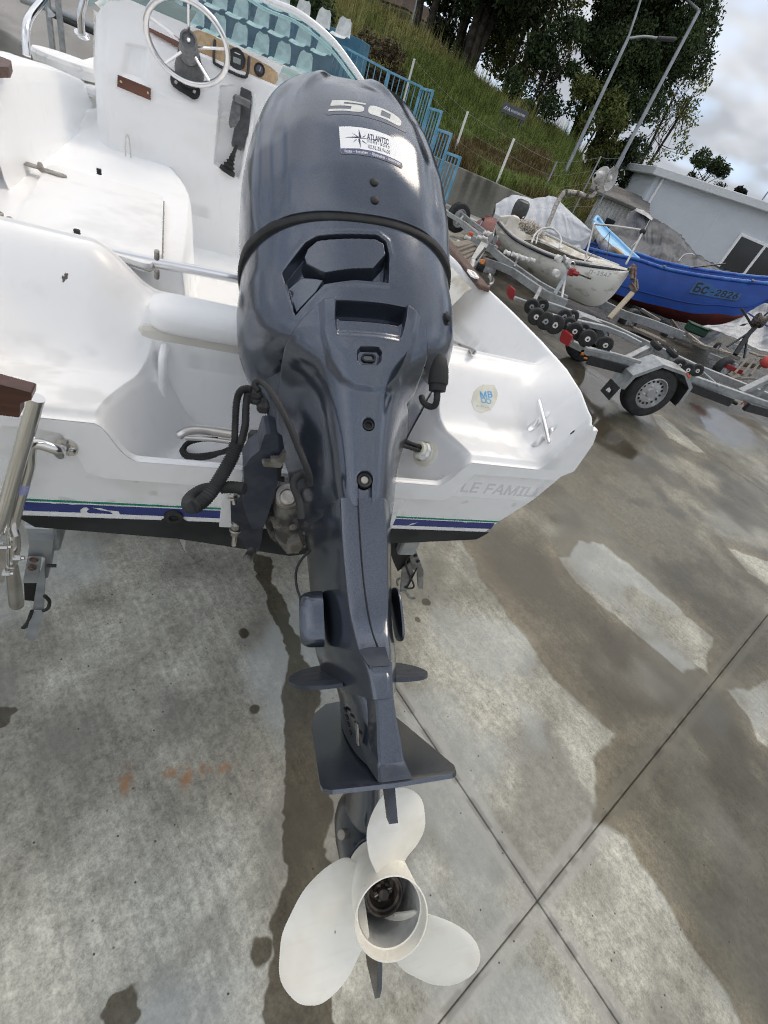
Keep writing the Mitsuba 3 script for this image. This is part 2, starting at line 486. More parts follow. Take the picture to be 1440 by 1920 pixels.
# two plugs and the decals on the cowl
for pxy in [(.029,.14,.6081),(.0298,.14,.5735)]:
    mput('blanking_plug', lathe([(0, 0.0088), (0.0015, 0.0088), (0.0035, 0.0075), (0.0048, 0.004), (0.0052, 1e-4)], (pxy[0], float(aft_cowl(np.array(pxy[0]), np.array(pxy[2]))) - 0.0006, pxy[2]), (0, 1, 0.05), 20), 'black_rubber')
FIVE = [(-.0455,.8097),(-.0121,.8161),(.0249,.8164),(.023,.8104),(-.0,.8101),(-.0212,.8082),(-.0227,.801),(.0053,.805),(.0149,.8044),(.0194,.7993),(.019,.7937),(.0168,.7864),(.0097,.7807),(.0014,.7788),(-.0205,.7767),(-.0555,.7693),(-.0538,.777),(-.0271,.7822),(-.0096,.7851),(-.0064,.7965),(-.0266,.7945),(-.0509,.7885)]
ZERO = [(.027,.7902),(.0295,.8045),(.0348,.8122),(.0447,.815),(.0616,.8138),(.0854,.8083),(.0971,.801),(.1006,.793),(.0979,.7794),(.0946,.7724),(.0887,.7695),(.0803,.7708),(.065,.7751),(.0456,.7785),(.0311,.7807),(.0276,.7848)]
ZHOLE = [(.0577,.8065),(.0769,.8013),(.0732,.7823),(.0524,.785)]
BACK = [(-.0606,.7622),(-.0561,.7573),(-.0264,.7649),(.0091,.7681),(.0504,.764),(.0964,.7576),(.1058,.759),(.1113,.7674),(.1155,.7855),(.111,.8038),(.0845,.8159),(.0338,.8202),(.0256,.8237),(-.0476,.8141),(-.0539,.7872)]
CARD = [(-.0366,.7244),(-.0183,.7283),(.0085,.7302),(.0328,.7299),(.0599,.7264),(.0872,.7202),(.089,.6956),(.0901,.6678),(.0908,.6574),(.0877,.6537),(.0587,.6595),(.0293,.6634),(-.0026,.663),(-.0328,.6586),(-.0346,.6613)]
BAR = [(-.0347,.6713),(-.002,.6762),(.03,.676),(.0568,.6725),(.09,.6665),(.0905,.6573),(.0877,.6541),(.0588,.6598),(.0294,.6637),(-.0025,.6633),(-.0328,.6589),(-.0343,.6613)]
on_cowl = lambda lift: (lambda a, b, c: np.stack([a, aft_cowl(a, b) + lift + c, b], 1))
mput('decal_backing', fine(BACK, 0.0003, 0.008, on_cowl(0.0003)), 'smoked_decal', False)
mput('power_number', cat(fine(FIVE, 0.0004, 0.008, on_cowl(0.0008)), fine(Polygon(ZERO, [ZHOLE]), 0.0004, 0.008, on_cowl(0.0008))), 'silver_print', False)
k = mput('dealer_sticker', fine(CARD, 0.0004, 0.008, on_cowl(0.0006)), 'white_print', False)


def sput(name, m, material):
    put(k + '__' + name, trimesh.Trimesh(motor_world(m.vertices), m.faces, process=False), material)


sput('sticker_bar', fine(BAR, 0.0003, 0.008, on_cowl(0.0012)), 'bar_navy')
STAR = [[(.0029,.7249),(.0076,.7053),(.0039,.7013),(.0024,.706)], [(.0171,.7133),(.012,.7058),(.0089,.7056)],
        [(.005,.6788),(.0006,.6983),(.004,.7018),(.0051,.6967)], [(-.0253,.6995),(.0007,.706),(.0037,.702),(-.0008,.7021)],
        [(-.0107,.713),(.0002,.7062),(-.0022,.7061)], [(-.0107,.6889),(-.0043,.6979),(-.0017,.6983)],
        [(.0189,.6901),(.008,.6959),(.0089,.698)], [(.0045,.7023),(.037,.7065),(.0369,.7057),(.0045,.7014)]]
sput('compass_star', cat(*[fine(s, 0.0003, 0.01, on_cowl(0.0012)) for s in STAR]), 'ink_navy')


def line_text(text, a, b, h, bold=False):
    """Lettering along the line a-b in (u, w)."""
    a, b = V(*a), V(*b)
    m = words(text, h, 0.0003, bold, np.linalg.norm(b - a))
    d = unit(b - a)
    nrm = V(-d[1], d[0])
    return warp(m, lambda x, y, z: on_cowl(0.0013)(a[0] + d[0] * x + nrm[0] * y, a[1] + d[1] * x + nrm[1] * y, z))


LT = [(.0186,.7038),(.0634,.7012),(.0192,.696),(.0645,.6921),(.0198,.6818),(.0648,.6784),(-.0285,.6624),(.0188,.6661),(.0212,.6662),(.0857,.6593)]
sput('sticker_lettering', cat(line_text('ATLANTIC', LT[0], LT[1], 0.0135, True), line_text('H O R S - B O R D', LT[2], LT[3], 0.0062), line_text('02.51.35.94.00', LT[4], LT[5], 0.0085)), 'ink_navy')
sput('bar_lettering', cat(line_text('Vente - Entretien', LT[6], LT[7], 0.0068), line_text('- Réparation - Hivernage', LT[8], LT[9], 0.0068)), 'white_print')

# leg: collar, midsection, strut
LEG_W = [0.006, -0.05, -0.17, -0.21, -0.25, -0.28, -0.30, -0.325, -0.36]
LEG_A = [0.045, 0.045, 0.040, 0.037, 0.032, 0.028, 0.022, 0.018, 0.016]
LEG_B = [0.107, 0.103, 0.094, 0.091, 0.089, 0.087, 0.085, 0.078, 0.068]
LEG_V = [-0.006, -0.004, 0.000, 0.004, 0.020, 0.046, 0.070, 0.086, 0.096]
rows = []
for w in np.linspace(0.006, -0.352, 90):
    a, b, va = (float(interp(w, LEG_W[::-1], q[::-1])) for q in (LEG_A, LEG_B, LEG_V))
    r = 0.006
    half = [(0, va), (a * 0.5, va), (a - r, va), (a - r * 0.3, va - r * 0.3), (a + 0.001, va - r), (a + 0.35 * (b - a), va - 0.06), (a + 0.7 * (b - a), va - 0.16), (b, -0.27), (b * 0.8, -0.36), (b * 0.35, -0.40), (0, -0.41)]
    rows.append([(x, y, w) for x, y in half] + [(-x, y, w) for x, y in half[-2:0:-1]])
mput('leg', grid_mesh(np.array(rows), wrap=True, caps=True), 'motor_paint', 28)
SEAMU = [(-0.010, -0.002, 0.004), (-0.009, 0.0022, -0.10), (-0.006, 0.003, -0.17), (0.001, 0.019, -0.245), (0.008, 0.052, -0.283)]
mput('leg_joint', tube(SEAMU, 0.0013, 6, 10), 'deep_black')
mput('anode_block', warp(plate([(-.0216,-.2778),(.0004,-.2743),(.0259,-.2761),(.027,-.2946),(.0264,-.3036),(-.0012,-.3035),(-.0098,-.3002)], 0.006, lambda a, b, c: np.stack([a, b, c], 1)), lambda a, b, c: np.stack([a - 0.008, interp(np.clip(b, -0.36, 0.006), LEG_W[::-1], LEG_V[::-1]) + 0.001 + c, b], 1)), 'motor_dark')
# strut from the block to the plate
rows = []
for w in np.linspace(-0.300, -0.456, 40):
    t = (w + 0.300) / -0.156
    a = 0.0195 - 0.004 * math.sin(min(t * 1.3, 1) * 3.1) + 0.006 * max(0, t - 0.86) / 0.14
    va = 0.076 + 0.050 * t + 0.02 * max(0, t - 0.9) / 0.1
    vb = va - 0.10
    r = 0.004
    o = [(-a + r, va), (a - r, va), (a, va - r), (a + 0.004, vb), (-a - 0.004, vb), (-a, va - r)]
    rows.append([(x + 0.004, y, w) for x, y in o])
mput('strut', grid_mesh(np.array(rows), wrap=True, caps=True), 'motor_paint', 30)
# side pods and spray plates
for s in (-1, 1):
    rows = []
    for h in np.linspace(0, 1, 12):
        q = 1 - 0.22 * h ** 5
        ang = np.linspace(0, 2 * np.pi, 40, endpoint=False)
        c, sn = np.cos(ang), np.sin(ang)
        f = (np.abs(c) ** 3.2 + np.abs(sn) ** 3.2) ** (-1 / 3.2)
        rows.append(np.stack([np.full(40, s * (0.078 + (0.046 if s < 0 else 0.007) * h)), -0.115 + 0.046 * q * f * c - 0.01 * f * sn, -0.222 + 0.056 * q * f * sn], 1))
    mput('exhaust_cover', grid_mesh(np.array(rows), wrap=True, caps=True, flip=s < 0), 'motor_paint', 35)
    ang = np.linspace(0, np.pi, 30)
    fin = [(s * (0.05 + 0.098 * np.sin(a) ** 0.8), -0.20 - 0.175 * np.cos(a)) for a in ang]
    mput('spray_plate', plate(fin, 0.007, lambda a, b, c: np.stack([a, b, -0.345 + 0.05 * (b + 0.2) * 0 + c - 0.15 * np.abs(a) ** 1.5], 1)), 'motor_dark', 30)
# lower unit: neck, anti-ventilation plate, gearcase, skeg, tab
rows = []
for w, hw, v0, v1 in ((-0.350, 0.058, -0.38, 0.02), (-0.375, 0.045, -0.37, 0.03), (-0.41, 0.038, -0.36, 0.05), (-0.455, 0.038, -0.36, 0.10)):
    t = np.linspace(0, np.pi, 16)
    c = (v0 + v1) / 2 + (v1 - v0) / 2 * np.cos(t)
    x = hw * np.sin(t) ** 0.7
    rows.append(np.concatenate([np.stack([x, c, t * 0 + w], 1), np.stack([-x, c, t * 0 + w], 1)[-2:0:-1]]))
mput('neck', grid_mesh(np.array(rows), wrap=True, caps=True), 'motor_paint', 40)
for i in range(4):
    mput('water_inlet', cbox((0.004, 0.030 - 0.003 * i, 0.006), 0.0015, (-0.0415, -0.075 + 0.022 * i, -0.395 - 0.0085 * i)), 'deep_black')
mput('inlet_plate', cbox((0.003, 0.022, 0.034), 0.001, (-0.034, 0.030, -0.415)), 'dull_steel')
AVP = [(-0.103, 0.105), (-0.100, 0.128), (-0.088, 0.141), (0.0, 0.158), (0.092, 0.140), (0.103, 0.126), (0.110, 0.098), (0.098, -0.29), (0.085, -0.40), (0.05, -0.49), (0.0, -0.515), (-0.05, -0.49), (-0.085, -0.40), (-0.099, -0.29)]
mput('cavitation_plate', plate(Polygon(AVP).buffer(-0.006).buffer(0.006), 0.006, lambda a, b, c: np.stack([a, b, -0.461 + c - 0.10 * np.maximum(np.abs(a) - 0.05, 0)], 1)), 'motor_paint', 30)
rows = []
for w, hw, v0, v1 in ((-0.455, 0.034, -0.34, 0.02), (-0.50, 0.026, -0.31, -0.02), (-0.56, 0.025, -0.30, -0.05), (-0.63, 0.035, -0.32, -0.07)):
    t = np.linspace(0, np.pi, 16)
    c = (v0 + v1) / 2 + (v1 - v0) / 2 * np.cos(t)
    x = hw * np.sin(t) ** 0.8
    rows.append(np.concatenate([np.stack([x, c, t * 0 + w], 1), np.stack([-x, c, t * 0 + w], 1)[-2:0:-1]]))
mput('lower_leg', grid_mesh(np.array(rows), wrap=True, caps=True), 'motor_paint', 40)
mput('gearcase', lathe([(-0.40, 1e-4), (-0.385, 0.022), (-0.34, 0.041), (-0.28, 0.053), (-0.20, 0.058), (-0.12, 0.0575), (-0.075, 0.0545), (-0.066, 0.052), (-0.062, 0.03)], (0, 0, -0.664), (0, 1, 0), 48), 'motor_paint')
mput('drain_screw', cyl((-0.045, -0.09, -0.612), (-0.058, -0.075, -0.606), 0.009, 14), 'dull_steel')
mput('skeg', plate([(-0.02, -0.705), (-0.078, -0.855), (-0.105, -0.885), (-0.20, -0.888), (-0.27, -0.80), (-0.33, -0.70)], 0.009, lambda a, b, c: np.stack([c - 0.0045, a, b], 1)), 'motor_paint')
mput('trim_tab', plate([(0.05, -0.462), (0.140, -0.462), (0.153, -0.508), (0.138, -0.514), (0.108, -0.517), (0.09, -0.495)], 0.011, lambda a, b, c: np.stack([c - 0.0055 - 0.06 * (a - 0.1), a, b], 1)), 'motor_dark')

# propeller: its own part, blades and exhaust hub its pieces
HC = -0.664
put('outboard_motor__propeller', trimesh.Trimesh(motor_world(lathe([(-0.060, 0.0495), (-0.055, 0.0515), (0.02, 0.0525), (0.06, 0.0535), (0.078, 0.0560), (0.0785, 0.0540), (0.060, 0.0505), (0.0590, 0.0490), (0.0588, 0.0488), (0.0587, 0.0487)], (0, 0, HC), (0, 1, 0), 72).vertices),
                                                 lathe([(0, 0.01)] * 10, (0, 0, 0), (0, 1, 0), 72).faces, process=False), 'prop_white', 30)


def pput(name, m, material, smooth=35):
    put('outboard_motor__propeller__' + name, trimesh.Trimesh(motor_world(m.vertices), m.faces, process=False), material, smooth)


pput('bore', lathe([(0.0585, 0.0487), (-0.02, 0.0470), (-0.035, 0.03), (-0.035, 1e-4)], (0, 0, HC), (0, 1, 0), 64), 'prop_grey')
pput('inner_hub', lathe([(-0.03, 0.033), (0.016, 0.0325), (0.0175, 0.031), (0.0175, 0.0285), (0.012, 0.027), (0.012, 0.0235), (-0.012, 0.0225), (-0.012, 1e-4)], (0, 0, HC), (0, 1, 0), 48), 'sooty')
pput('castle_nut', cat(cyl((0, -0.012, HC), (0, 0.004, HC), 0.0155, 6, 0.001), *[cbox((0.006, 0.008, 0.005), 0.001, (0.012 * math.cos(a), 0.007, HC + 0.012 * math.sin(a))) for a in np.arange(6) * 1.0472],
                       cyl((0, 0.0, HC), (0, 0.019, HC), 0.0088, 18), lathe([(0.0192, 0.003), (0.012, 0.002), (0.012, 1e-4)], (0, 0, HC), (0, 1, 0), 12)), 'sooty')
pput('cotter_pin', tube([(-0.014, 0.010, HC - 0.004), (0.0, 0.011, HC + 0.002), (0.014, 0.010, HC + 0.004)], 0.0016, 8), 'dull_steel')
for a in (0.85, 2.95, 5.05):
    pput('rib', beam((0.031 * math.cos(a), -0.006, HC + 0.031 * math.sin(a)), (0.050 * math.cos(a + 0.25), -0.006, HC + 0.050 * math.sin(a + 0.25)), 0.034, 0.007, 0.002, up=(math.cos(a + 1.57), 0, math.sin(a + 1.57))), 'prop_grey')
BLADES = [([0.044, 0.060, 0.081, 0.108, 0.125, 0.141, 0.154, 0.161, 0.159, 0.150, 0.132, 0.110, 0.085, 0.063, 0.050, 0.044], [1.86, 1.90, 1.91, 1.84, 1.75, 1.64, 1.53, 1.38, 1.22, 1.06, 0.92, 0.77, 0.69, 0.70, 0.62, 0.55], 1.2),
          ([0.044, 0.071, 0.091, 0.110, 0.130, 0.148, 0.163, 0.172, 0.179, 0.179, 0.172, 0.160, 0.145, 0.121, 0.097, 0.068, 0.044], [2.40, 2.44, 2.62, 2.80, 2.98, 3.16, 3.29, 3.42, 3.53, 3.63, 3.76, 3.85, 3.92, 3.97, 3.99, 3.95, 3.9], 3.215),
          ([0.044, 0.067, 0.099, 0.131, 0.156, 0.173, 0.184, 0.188, 0.184, 0.175, 0.159, 0.142, 0.118, 0.08, 0.044], [-0.30, -0.34, -0.37, -0.42, -0.48, -0.55, -0.63, -0.73, -0.84, -0.96, -1.09, -1.20, -1.37, -1.5, -1.5], -0.858)]
for r, th, tm in BLADES:
    out = Polygon(spline([(a * math.cos(b), a * math.sin(b), 0) for a, b in zip(r, th)], 6)[:, :2]).buffer(0.004).buffer(-0.004)

    def place(x, y, c, tm=tm, out=out):
        th_ = (np.arctan2(y, x) - tm + np.pi) % (2 * np.pi) - np.pi
        rr = np.hypot(x, y)
        from shapely import distance, points
        e = distance(points(np.stack([x, y], 1)), out.exterior)
        th2 = 0.0012 + 0.0046 * np.minimum(e / 0.012, 1) ** 0.5 + 0.004 * np.clip((0.085 - rr) / 0.04, 0, 1)
        return np.stack([x, 0.02 + 0.048 * th_ + (c / 0.006 - 0.5) * th2, HC + y], 1)
    pput('blade', fine(out, 0.006, 0.009, place), 'prop_white', 50)

# ---------------------------------------------------------------- the white boat the motor hangs on (bow along +y, centre line x = 0.30)
lab('motorboat', 'white open motorboat with chipped blue stripe, wheel console and outboard on its transom', 'boat')
CX = 0.30


def bput(name, m, material, smooth=35):
    return put('motorboat__' + name, m, material, smooth)


def side_x(y):
    """Outer half beam at the gunwale."""
    return np.interp(y, [0.90, 0.95, 0.99, 1.10, 1.25, 1.45, 1.70, 2.0, 3.0, 4.0, 4.8, 5.3], [0.785, 0.80, 0.815, 0.865, 0.905, 0.92, 0.92, 0.905, 0.86, 0.70, 0.42, 0.05])


def deck_height(x, y):
    a = np.abs(x - CX)
    port = x < CX
    # platform, then the rounded hump forward of it, then down to the cockpit floor
    crest = np.where(port, 1.150 - 0.09 * sstep(-0.24, -0.09, x), 1.088)
    y0, y1 = np.where(port, 1.10, 1.04), np.where(port, 1.325, 1.30)
    up = sstep(0, 1, (y - y0) / (y1 - y0))
    z = 0.948 + (crest - 0.948) * up + 0.006 * (y - 0.93)
    z = z - 0.012 * sstep(0.02, 0.0, y - 0.93)
    yd = np.where(port, 1.345, 1.33)
    z = np.where(y > yd, crest + 0.008 - 0.04 * ((y - yd) / 0.05).clip(0) ** 2, z)
    z = np.maximum(z, 0.80)
    # forward seat box on the port side
    box = 1.10 - sstep(-0.060, -0.020, x + 0.30 * np.maximum(y - 2.1, 0) ** 2 - 0.015) * 0.32
    box = smin(box, 0.80 + np.maximum(y - 1.40, 0) * 9, 0.05)
    z = np.where(port & (y > 1.36), smax(z, box, 0.03), z)
    # gunwale
    sx = side_x(y)
    top = 1.128 + 0.016 * np.clip((y - 0.95) / 0.9, 0, 1)
    ins = sx - a
    fade = sstep(0.0, 0.11, y - 0.955)
    lowtop = top - 0.05 * (np.maximum(0.955 - y, 0) / 0.033) ** 2 * 0.5
    inner = 0.030 + 0.02 * sstep(0.98, 1.5, y)
    g = lowtop - np.maximum(ins - inner, 0) * (2.6 - 1.9 * sstep(0.94, 1.22, y) + 2.2 * sstep(1.26, 1.45, y)) - 0.10 * (np.maximum(0.035 - ins, 0) / 0.035) ** 2 * 0.4
    z = smax(z, g, 0.05)
    # the motor well: ledge at the transom, floor, sloping cheeks
    xl = -0.185 + 0.10 * sstep(0.93, 1.25, y) * 1.0
    xr = 0.745 - 0.06 * sstep(0.93, 1.12, y)
    d = np.minimum(x - xl, xr - x)
    floor = np.where(y < 0.99, 0.852, 0.77)
    floor = 0.77 + (0.852 - 0.77) * (1 - sstep(0.938, 0.954, y)) - 0.010 * sstep(0.015, 0.0, y - 0.93)
    cheek = 0.955 - np.maximum(d, 0) / np.where(y < 1.0, 0.55, 0.5) * 1.0 * (1.15)
    cheek = 0.955 - np.maximum(d, 0) * np.where(x < CX, 2.0, 2.1) 
    well = smax(floor, cheek, 0.05)
    z = np.where((y < 1.205), smin(z, np.where(d > -0.03, well + np.maximum(-d, 0) * 9, 9), 0.03), z)
    return z


def deck_grid(y0, y1, ny, nx):
    y = np.linspace(y0, y1, ny)
    s = np.linspace(-1, 1, nx)
    X = CX + s[None, :] * side_x(y)[:, None]
    Y = np.repeat(y[:, None], nx, 1)
    return np.stack([X, Y, deck_height(X, Y)], -1)


bput('deck', grid_mesh(deck_grid(0.922, 1.96, 300, 520)), 'gelcoat', True)
fwd = deck_grid(1.955, 3.3, 90, 260)
keep = fwd.copy()
bput('cockpit_floor', grid_mesh(keep[:, :]), 'gelcoat', True)

# moulded skirt of the deck over the transom (x, z outline), and its flanks round the corner
TOPX = np.r_[np.linspace(CX - 0.785, CX + 0.785, 300)]
TOPZ = deck_height(TOPX, np.full(300, 0.935)) - 0.004
SKIRT = list(zip(TOPX, TOPZ)) + [(1.100, 1.10), (1.120, 1.05), (1.124, 0.944), (1.088, 0.918), (1.078, 0.902), (0.775, 0.894), (0.735, 0.80), (0.715, 0.786), (0.60, 0.782), (0.02, 0.782), (-0.175, 0.785), (-0.212, 0.80), (-0.232, 0.87), (-0.25, 0.902), (-0.29, 0.908), (-0.48, 0.906), (-0.51, 0.95)]
bput('transom_moulding', plate(Polygon(SKIRT).buffer(0), 0.018, lambda a, b, c: np.stack([a, 0.922 + c, b], 1)), 'gelcoat', 30)
# hull: transom plate and topsides
TR = [(-0.20, 0.91), (-0.14, 0.80), (0.66, 0.80), (0.73, 0.91), (1.112, 0.91), (1.065, 0.80), (0.985, 0.690), (0.937, 0.598), (0.62, 0.568), (0.30, 0.500), (-0.02, 0.568), (-0.337, 0.598), (-0.385, 0.690), (-0.465, 0.80), (-0.512, 0.91)]
bput('transom', plate(TR, 0.02, lambda a, b, c: np.stack([a, 0.940 + c, b], 1)), 'gelcoat_worn')
bput('antifouling', plate([(0.972, 0.660), (0.939, 0.599), (0.62, 0.5685), (0.30, 0.5005), (-0.02, 0.5685), (-0.339, 0.599), (-0.372, 0.660)] , 0.003, lambda a, b, c: np.stack([a, 0.9368 + c, np.where(b > 0.65, b - 0.024, b)], 1)), 'hull_black')
ys = np.linspace(0.945, 5.2, 60)
rows = []
for s in (1, -1):
    prof = []
    for y in ys:
        k = side_x(y) / 0.815
        f = 0.22 * np.clip((y - 3) / 2.2, 0, 1) ** 2
        lv = [(0.80, 1.05), (0.822, 0.944), (0.79, 0.905), (0.765, 0.80), (0.685, 0.690), (0.637, 0.598), (0.32, 0.568), (0.0, 0.500)]
        e = np.clip((y - 0.945) / 0.3, 0, 1)
        prof.append([(CX + s * (h * (1 + (k - 1) * (e if z > 0.6 else e * 0.3)) if i < 7 else CX), y, z + f * (1.1 - z) * 2 + (0.05 * e if z > 1 else 0)) for i, (h, z) in enumerate(lv)])
    bput('topside', grid_mesh(np.array(prof)[:, :4]), 'gelcoat', 30)
    bput('hull_bottom', grid_mesh(np.array(prof)[:, 3:]), 'hull_black' if False else 'gelcoat_worn', 30)
    bput('bottom_paint', grid_mesh(np.array([[(x, y, z - 0.003) for x, y, z in q[5:]] for q in prof])), 'hull_black', 30)


def stripe(z0, z1, y, chips, seed, x0=-0.372, x1=0.972):
    """A painted band across the transom with flaked edges and holes."""
    r = np.random.default_rng(seed)
    e = lambda z: (z - 0.690) * 0.52 + 0.985
    n = 150
    xs = np.linspace(x0, x1, n)
    rag = lambda amp: amp * np.maximum(0, meshkit.noise(np.stack([xs * 55, xs * 0 + seed, xs * 0], 1)) - 0.72) * 6
    poly = Polygon([(x, z0 + q) for x, q in zip(xs, rag(chips * 0.4))] + [(x, z1 - q) for x, q in zip(xs[::-1], rag(chips)[::-1])])
    return poly


mat('hull_black', blotch((0.010, 0.011, 0.012), (0.022, 0.023, 0.024), 9), 0.75)
mat('stripe_blue', blotch((0.022, 0.035, 0.16), (0.03, 0.045, 0.19), 20), 0.4)
mat('stripe_green', (0.01, 0.20, 0.12), 0.4)
mat('bare_white', (0.72, 0.72, 0.71), 0.5)
BLUE = stripe(0.6535, 0.6805, 0, 0.0014, 5)
FLAKES = [[(-.1587,.6636),(-.155,.6511),(-.1661,.6489),(-.1784,.6609),(-.1975,.6645),(-.2056,.6688),(-.218,.672),(-.1969,.6721),(-.1803,.6656)],
          [(-.2389,.6472),(-.2397,.6617),(-.2326,.671),(-.2262,.6728),(-.2205,.6664),(-.2274,.659),(-.2237,.6537),(-.2301,.6519),(-.235,.6447)],
          [(.6506,.6525),(.6602,.6647),(.6735,.6669),(.6869,.6764),(.6808,.6702),(.6707,.6594)],
          [(.9144,.6829),(.9248,.6996),(.9303,.7038),(.9253,.6804)],
          [(-.0556,.6521),(-.0501,.6664),(-.0313,.672),(-.0121,.6659),(-.0078,.6512),(-.0165,.6492),(-.0167,.6582),(-.0453,.6564),(-.0462,.6489)]]
for f in FLAKES:
    BLUE = BLUE.difference(Polygon(f).buffer(0.0006))
flat_t = lambda y: (lambda a, b, c: np.stack([a, y - c, b], 1))
for g in getattr(BLUE, 'geoms', [BLUE]):
    if g.area > 1e-6:
        bput('blue_stripe', plate(g, 0.0015, flat_t(0.9395)), 'stripe_blue', False)
GREEN = stripe(0.6862, 0.6918, 0, 0.0007, 9, -0.385, 0.985)
bput('green_stripe', cat(*[plate(g, 0.0015, flat_t(0.9395)) for g in getattr(GREEN, 'geoms', [GREEN]) if g.area > 1e-7]), 'stripe_green', False)
DR = (-.032,.935,.6582)
bput('drain_plug', lathe([(0, 0.024), (0.006, 0.022), (0.007, 0.012), (-0.002, 0.010), (-0.002, 1e-4)], (DR[0], 0.937, DR[2] - 0.004), (0, -1, 0), 24), 'black_plastic')
bput('drain_stain', plate([(DR[0] - 0.035, 0.632), (DR[0] - 0.016, 0.655), (DR[0] + 0.016, 0.655), (DR[0] + 0.036, 0.632)], 0.002, flat_t(0.9385)), 'hull_black')
bput('mounting_pad', plate([(0.082, 0.778), (0.59, 0.778), (0.59, 0.632), (0.082, 0.632)], 0.012, flat_t(0.938)), 'gelcoat_worn')

# faded name on the starboard quarter
LE = [(.7632,.93,.8101),(1.0684,.93,.8065)]
mat('ghost_letters', (0.62, 0.63, 0.63), 0.5)
nm = words('LE FAMILI', 0.040, 0.0012, True, LE[1][0] - LE[0][0])
bput('faded_name', warp(nm, lambda x, y, z: np.stack([LE[0][0] + x, 0.9395 - z, 0.812 + y + 0.0 * x], 1)), 'ghost_letters')
bput('name_panel', plate(Polygon([(0.748, 0.792), (0.775, 0.889), (1.060, 0.893), (1.030, 0.792)]).buffer(-0.004).buffer(0.004), 0.0010, flat_t(0.9399)), 'gelcoat', False)

# well: front wall with rolled lid, hatch seam, grab handle
bput('well_front_wall', cbox((0.86, 0.03, 0.27), 0.008, (0.30, 1.222, 0.895)), 'cream_inside')
lid = []
for x in np.linspace(-0.105, 0.70, 60):
    e = 1 - 0.35 * (np.clip(np.abs(x - 0.2975) / 0.4025, 0, 1) ** 24)
    lid.append([(x, 1.245 + 0.075 * e * math.copysign(abs(math.cos(a)) ** 0.6, math.cos(a)), 1.048 + 0.034 * e * math.copysign(abs(math.sin(a)) ** 0.75, math.sin(a)) + 0.012) for a in np.linspace(0, 2 * np.pi, 28, endpoint=False)])
bput('well_lid', grid_mesh(np.array(lid), wrap=True, caps=True), 'gelcoat', 40)
bput('grab_handle', tube([(-0.070, 1.200, 0.99), (-0.072, 1.165, 0.98), (-0.074, 1.160, 0.92), (-0.074, 1.165, 0.86), (-0.072, 1.20, 0.845)], 0.011, 10), 'gelcoat')

# cleat, sticker, cable gland, screw hole
def on_deck(lift):
    return lambda a, b, c: np.stack([a, b, deck_height(a, b) + lift + c], 1)


def deck_hit(p, up=0.0):
    """The deck point on the sight line a builder would use to set a fitting (from the quarter)."""
    p = V(*p)
    d = unit(p - V(*EYE))
    for t in np.linspace(-0.5, 0.6, 1200):
        q = p + d * t
        if q[2] <= float(deck_height(np.array(q[0]), np.array(q[1]))) + up:
            return q
    return p


CA, CB, C1, C2 = (deck_hit(q, 0.030) - V(0, 0, 0.030) for q in [(1.0805,1.1849,1.03),(.9666,.9312,1.03),(1.065,1.1013,1.03),(1.0258,1.0071,1.03)])
lift = V(0, 0, 0.030)
k = bput('cleat', tube([CA + lift, (CA + CB) / 2 + lift * 1.02, CB + lift], [0.0065, 0.008, 0.0065], 14), 'chrome', 40)
for q in (C1, C2):
    o = CA + (CB - CA) * ((q - CA) @ (CB - CA)) / ((CB - CA) @ (CB - CA))
    o = V(o[0], o[1], float(deck_height(np.array(o[0]), np.array(o[1]))))
    side = V(0.028, 0.012, 0)
    put(k + '__foot', cat(cyl(o - V(0, 0, 0.004), o + lift * 1.0, 0.007, 12), plate(LineString([(-0.006, 0), (0.026, 0.010)]).buffer(0.0105), 0.004, lambda a, b, c, o=o: np.stack([o[0] + a, o[1] + b, deck_height(o[0] + a, o[1] + b) + c], 1))), 'chrome', 40)
    put(k + '__screw', cyl(o + side, o + side + V(0, 0, 0.012), 0.006, 12), 'dull_steel', 40)
SC = [deck_hit(q) for q in [(.8903,1.2518,1.02),(.942,1.265,1.02),(.9318,1.213,1.02),(.8946,1.1498,1.02),(.8426,1.0869,1.02),(.7951,1.0601,1.02),(.7744,1.0706,1.02),(.7876,1.1222,1.02),(.8252,1.1882,1.02),(.8602,1.2277,1.02)]]
mat('sticker_cream', blotch((0.66, 0.66, 0.58), (0.58, 0.57, 0.48), 40), 0.5)
mat('ink_blue', (0.10, 0.33, 0.60), 0.5)
k = bput('round_sticker', fine([(q[0], q[1]) for q in SC], 0.0006, 0.012, on_deck(0.0008)), 'sticker_cream', 40)
S0, S1, S2, S3 = (deck_hit(q) for q in [(.8317,1.1521,1.02),(.8891,1.1702,1.02),(.7895,1.0916,1.02),(.8398,1.0995,1.02)])


def deck_text(text, a, b, h, bold=False):
    m = words(text, h, 0.0004, bold, np.linalg.norm((b - a)[:2]))
    d = unit((b - a)[:2])
    return warp(m, lambda x, y, z: on_deck(0.0017)(a[0] + d[0] * x - d[1] * y, a[1] + d[1] * x + d[0] * y, z))


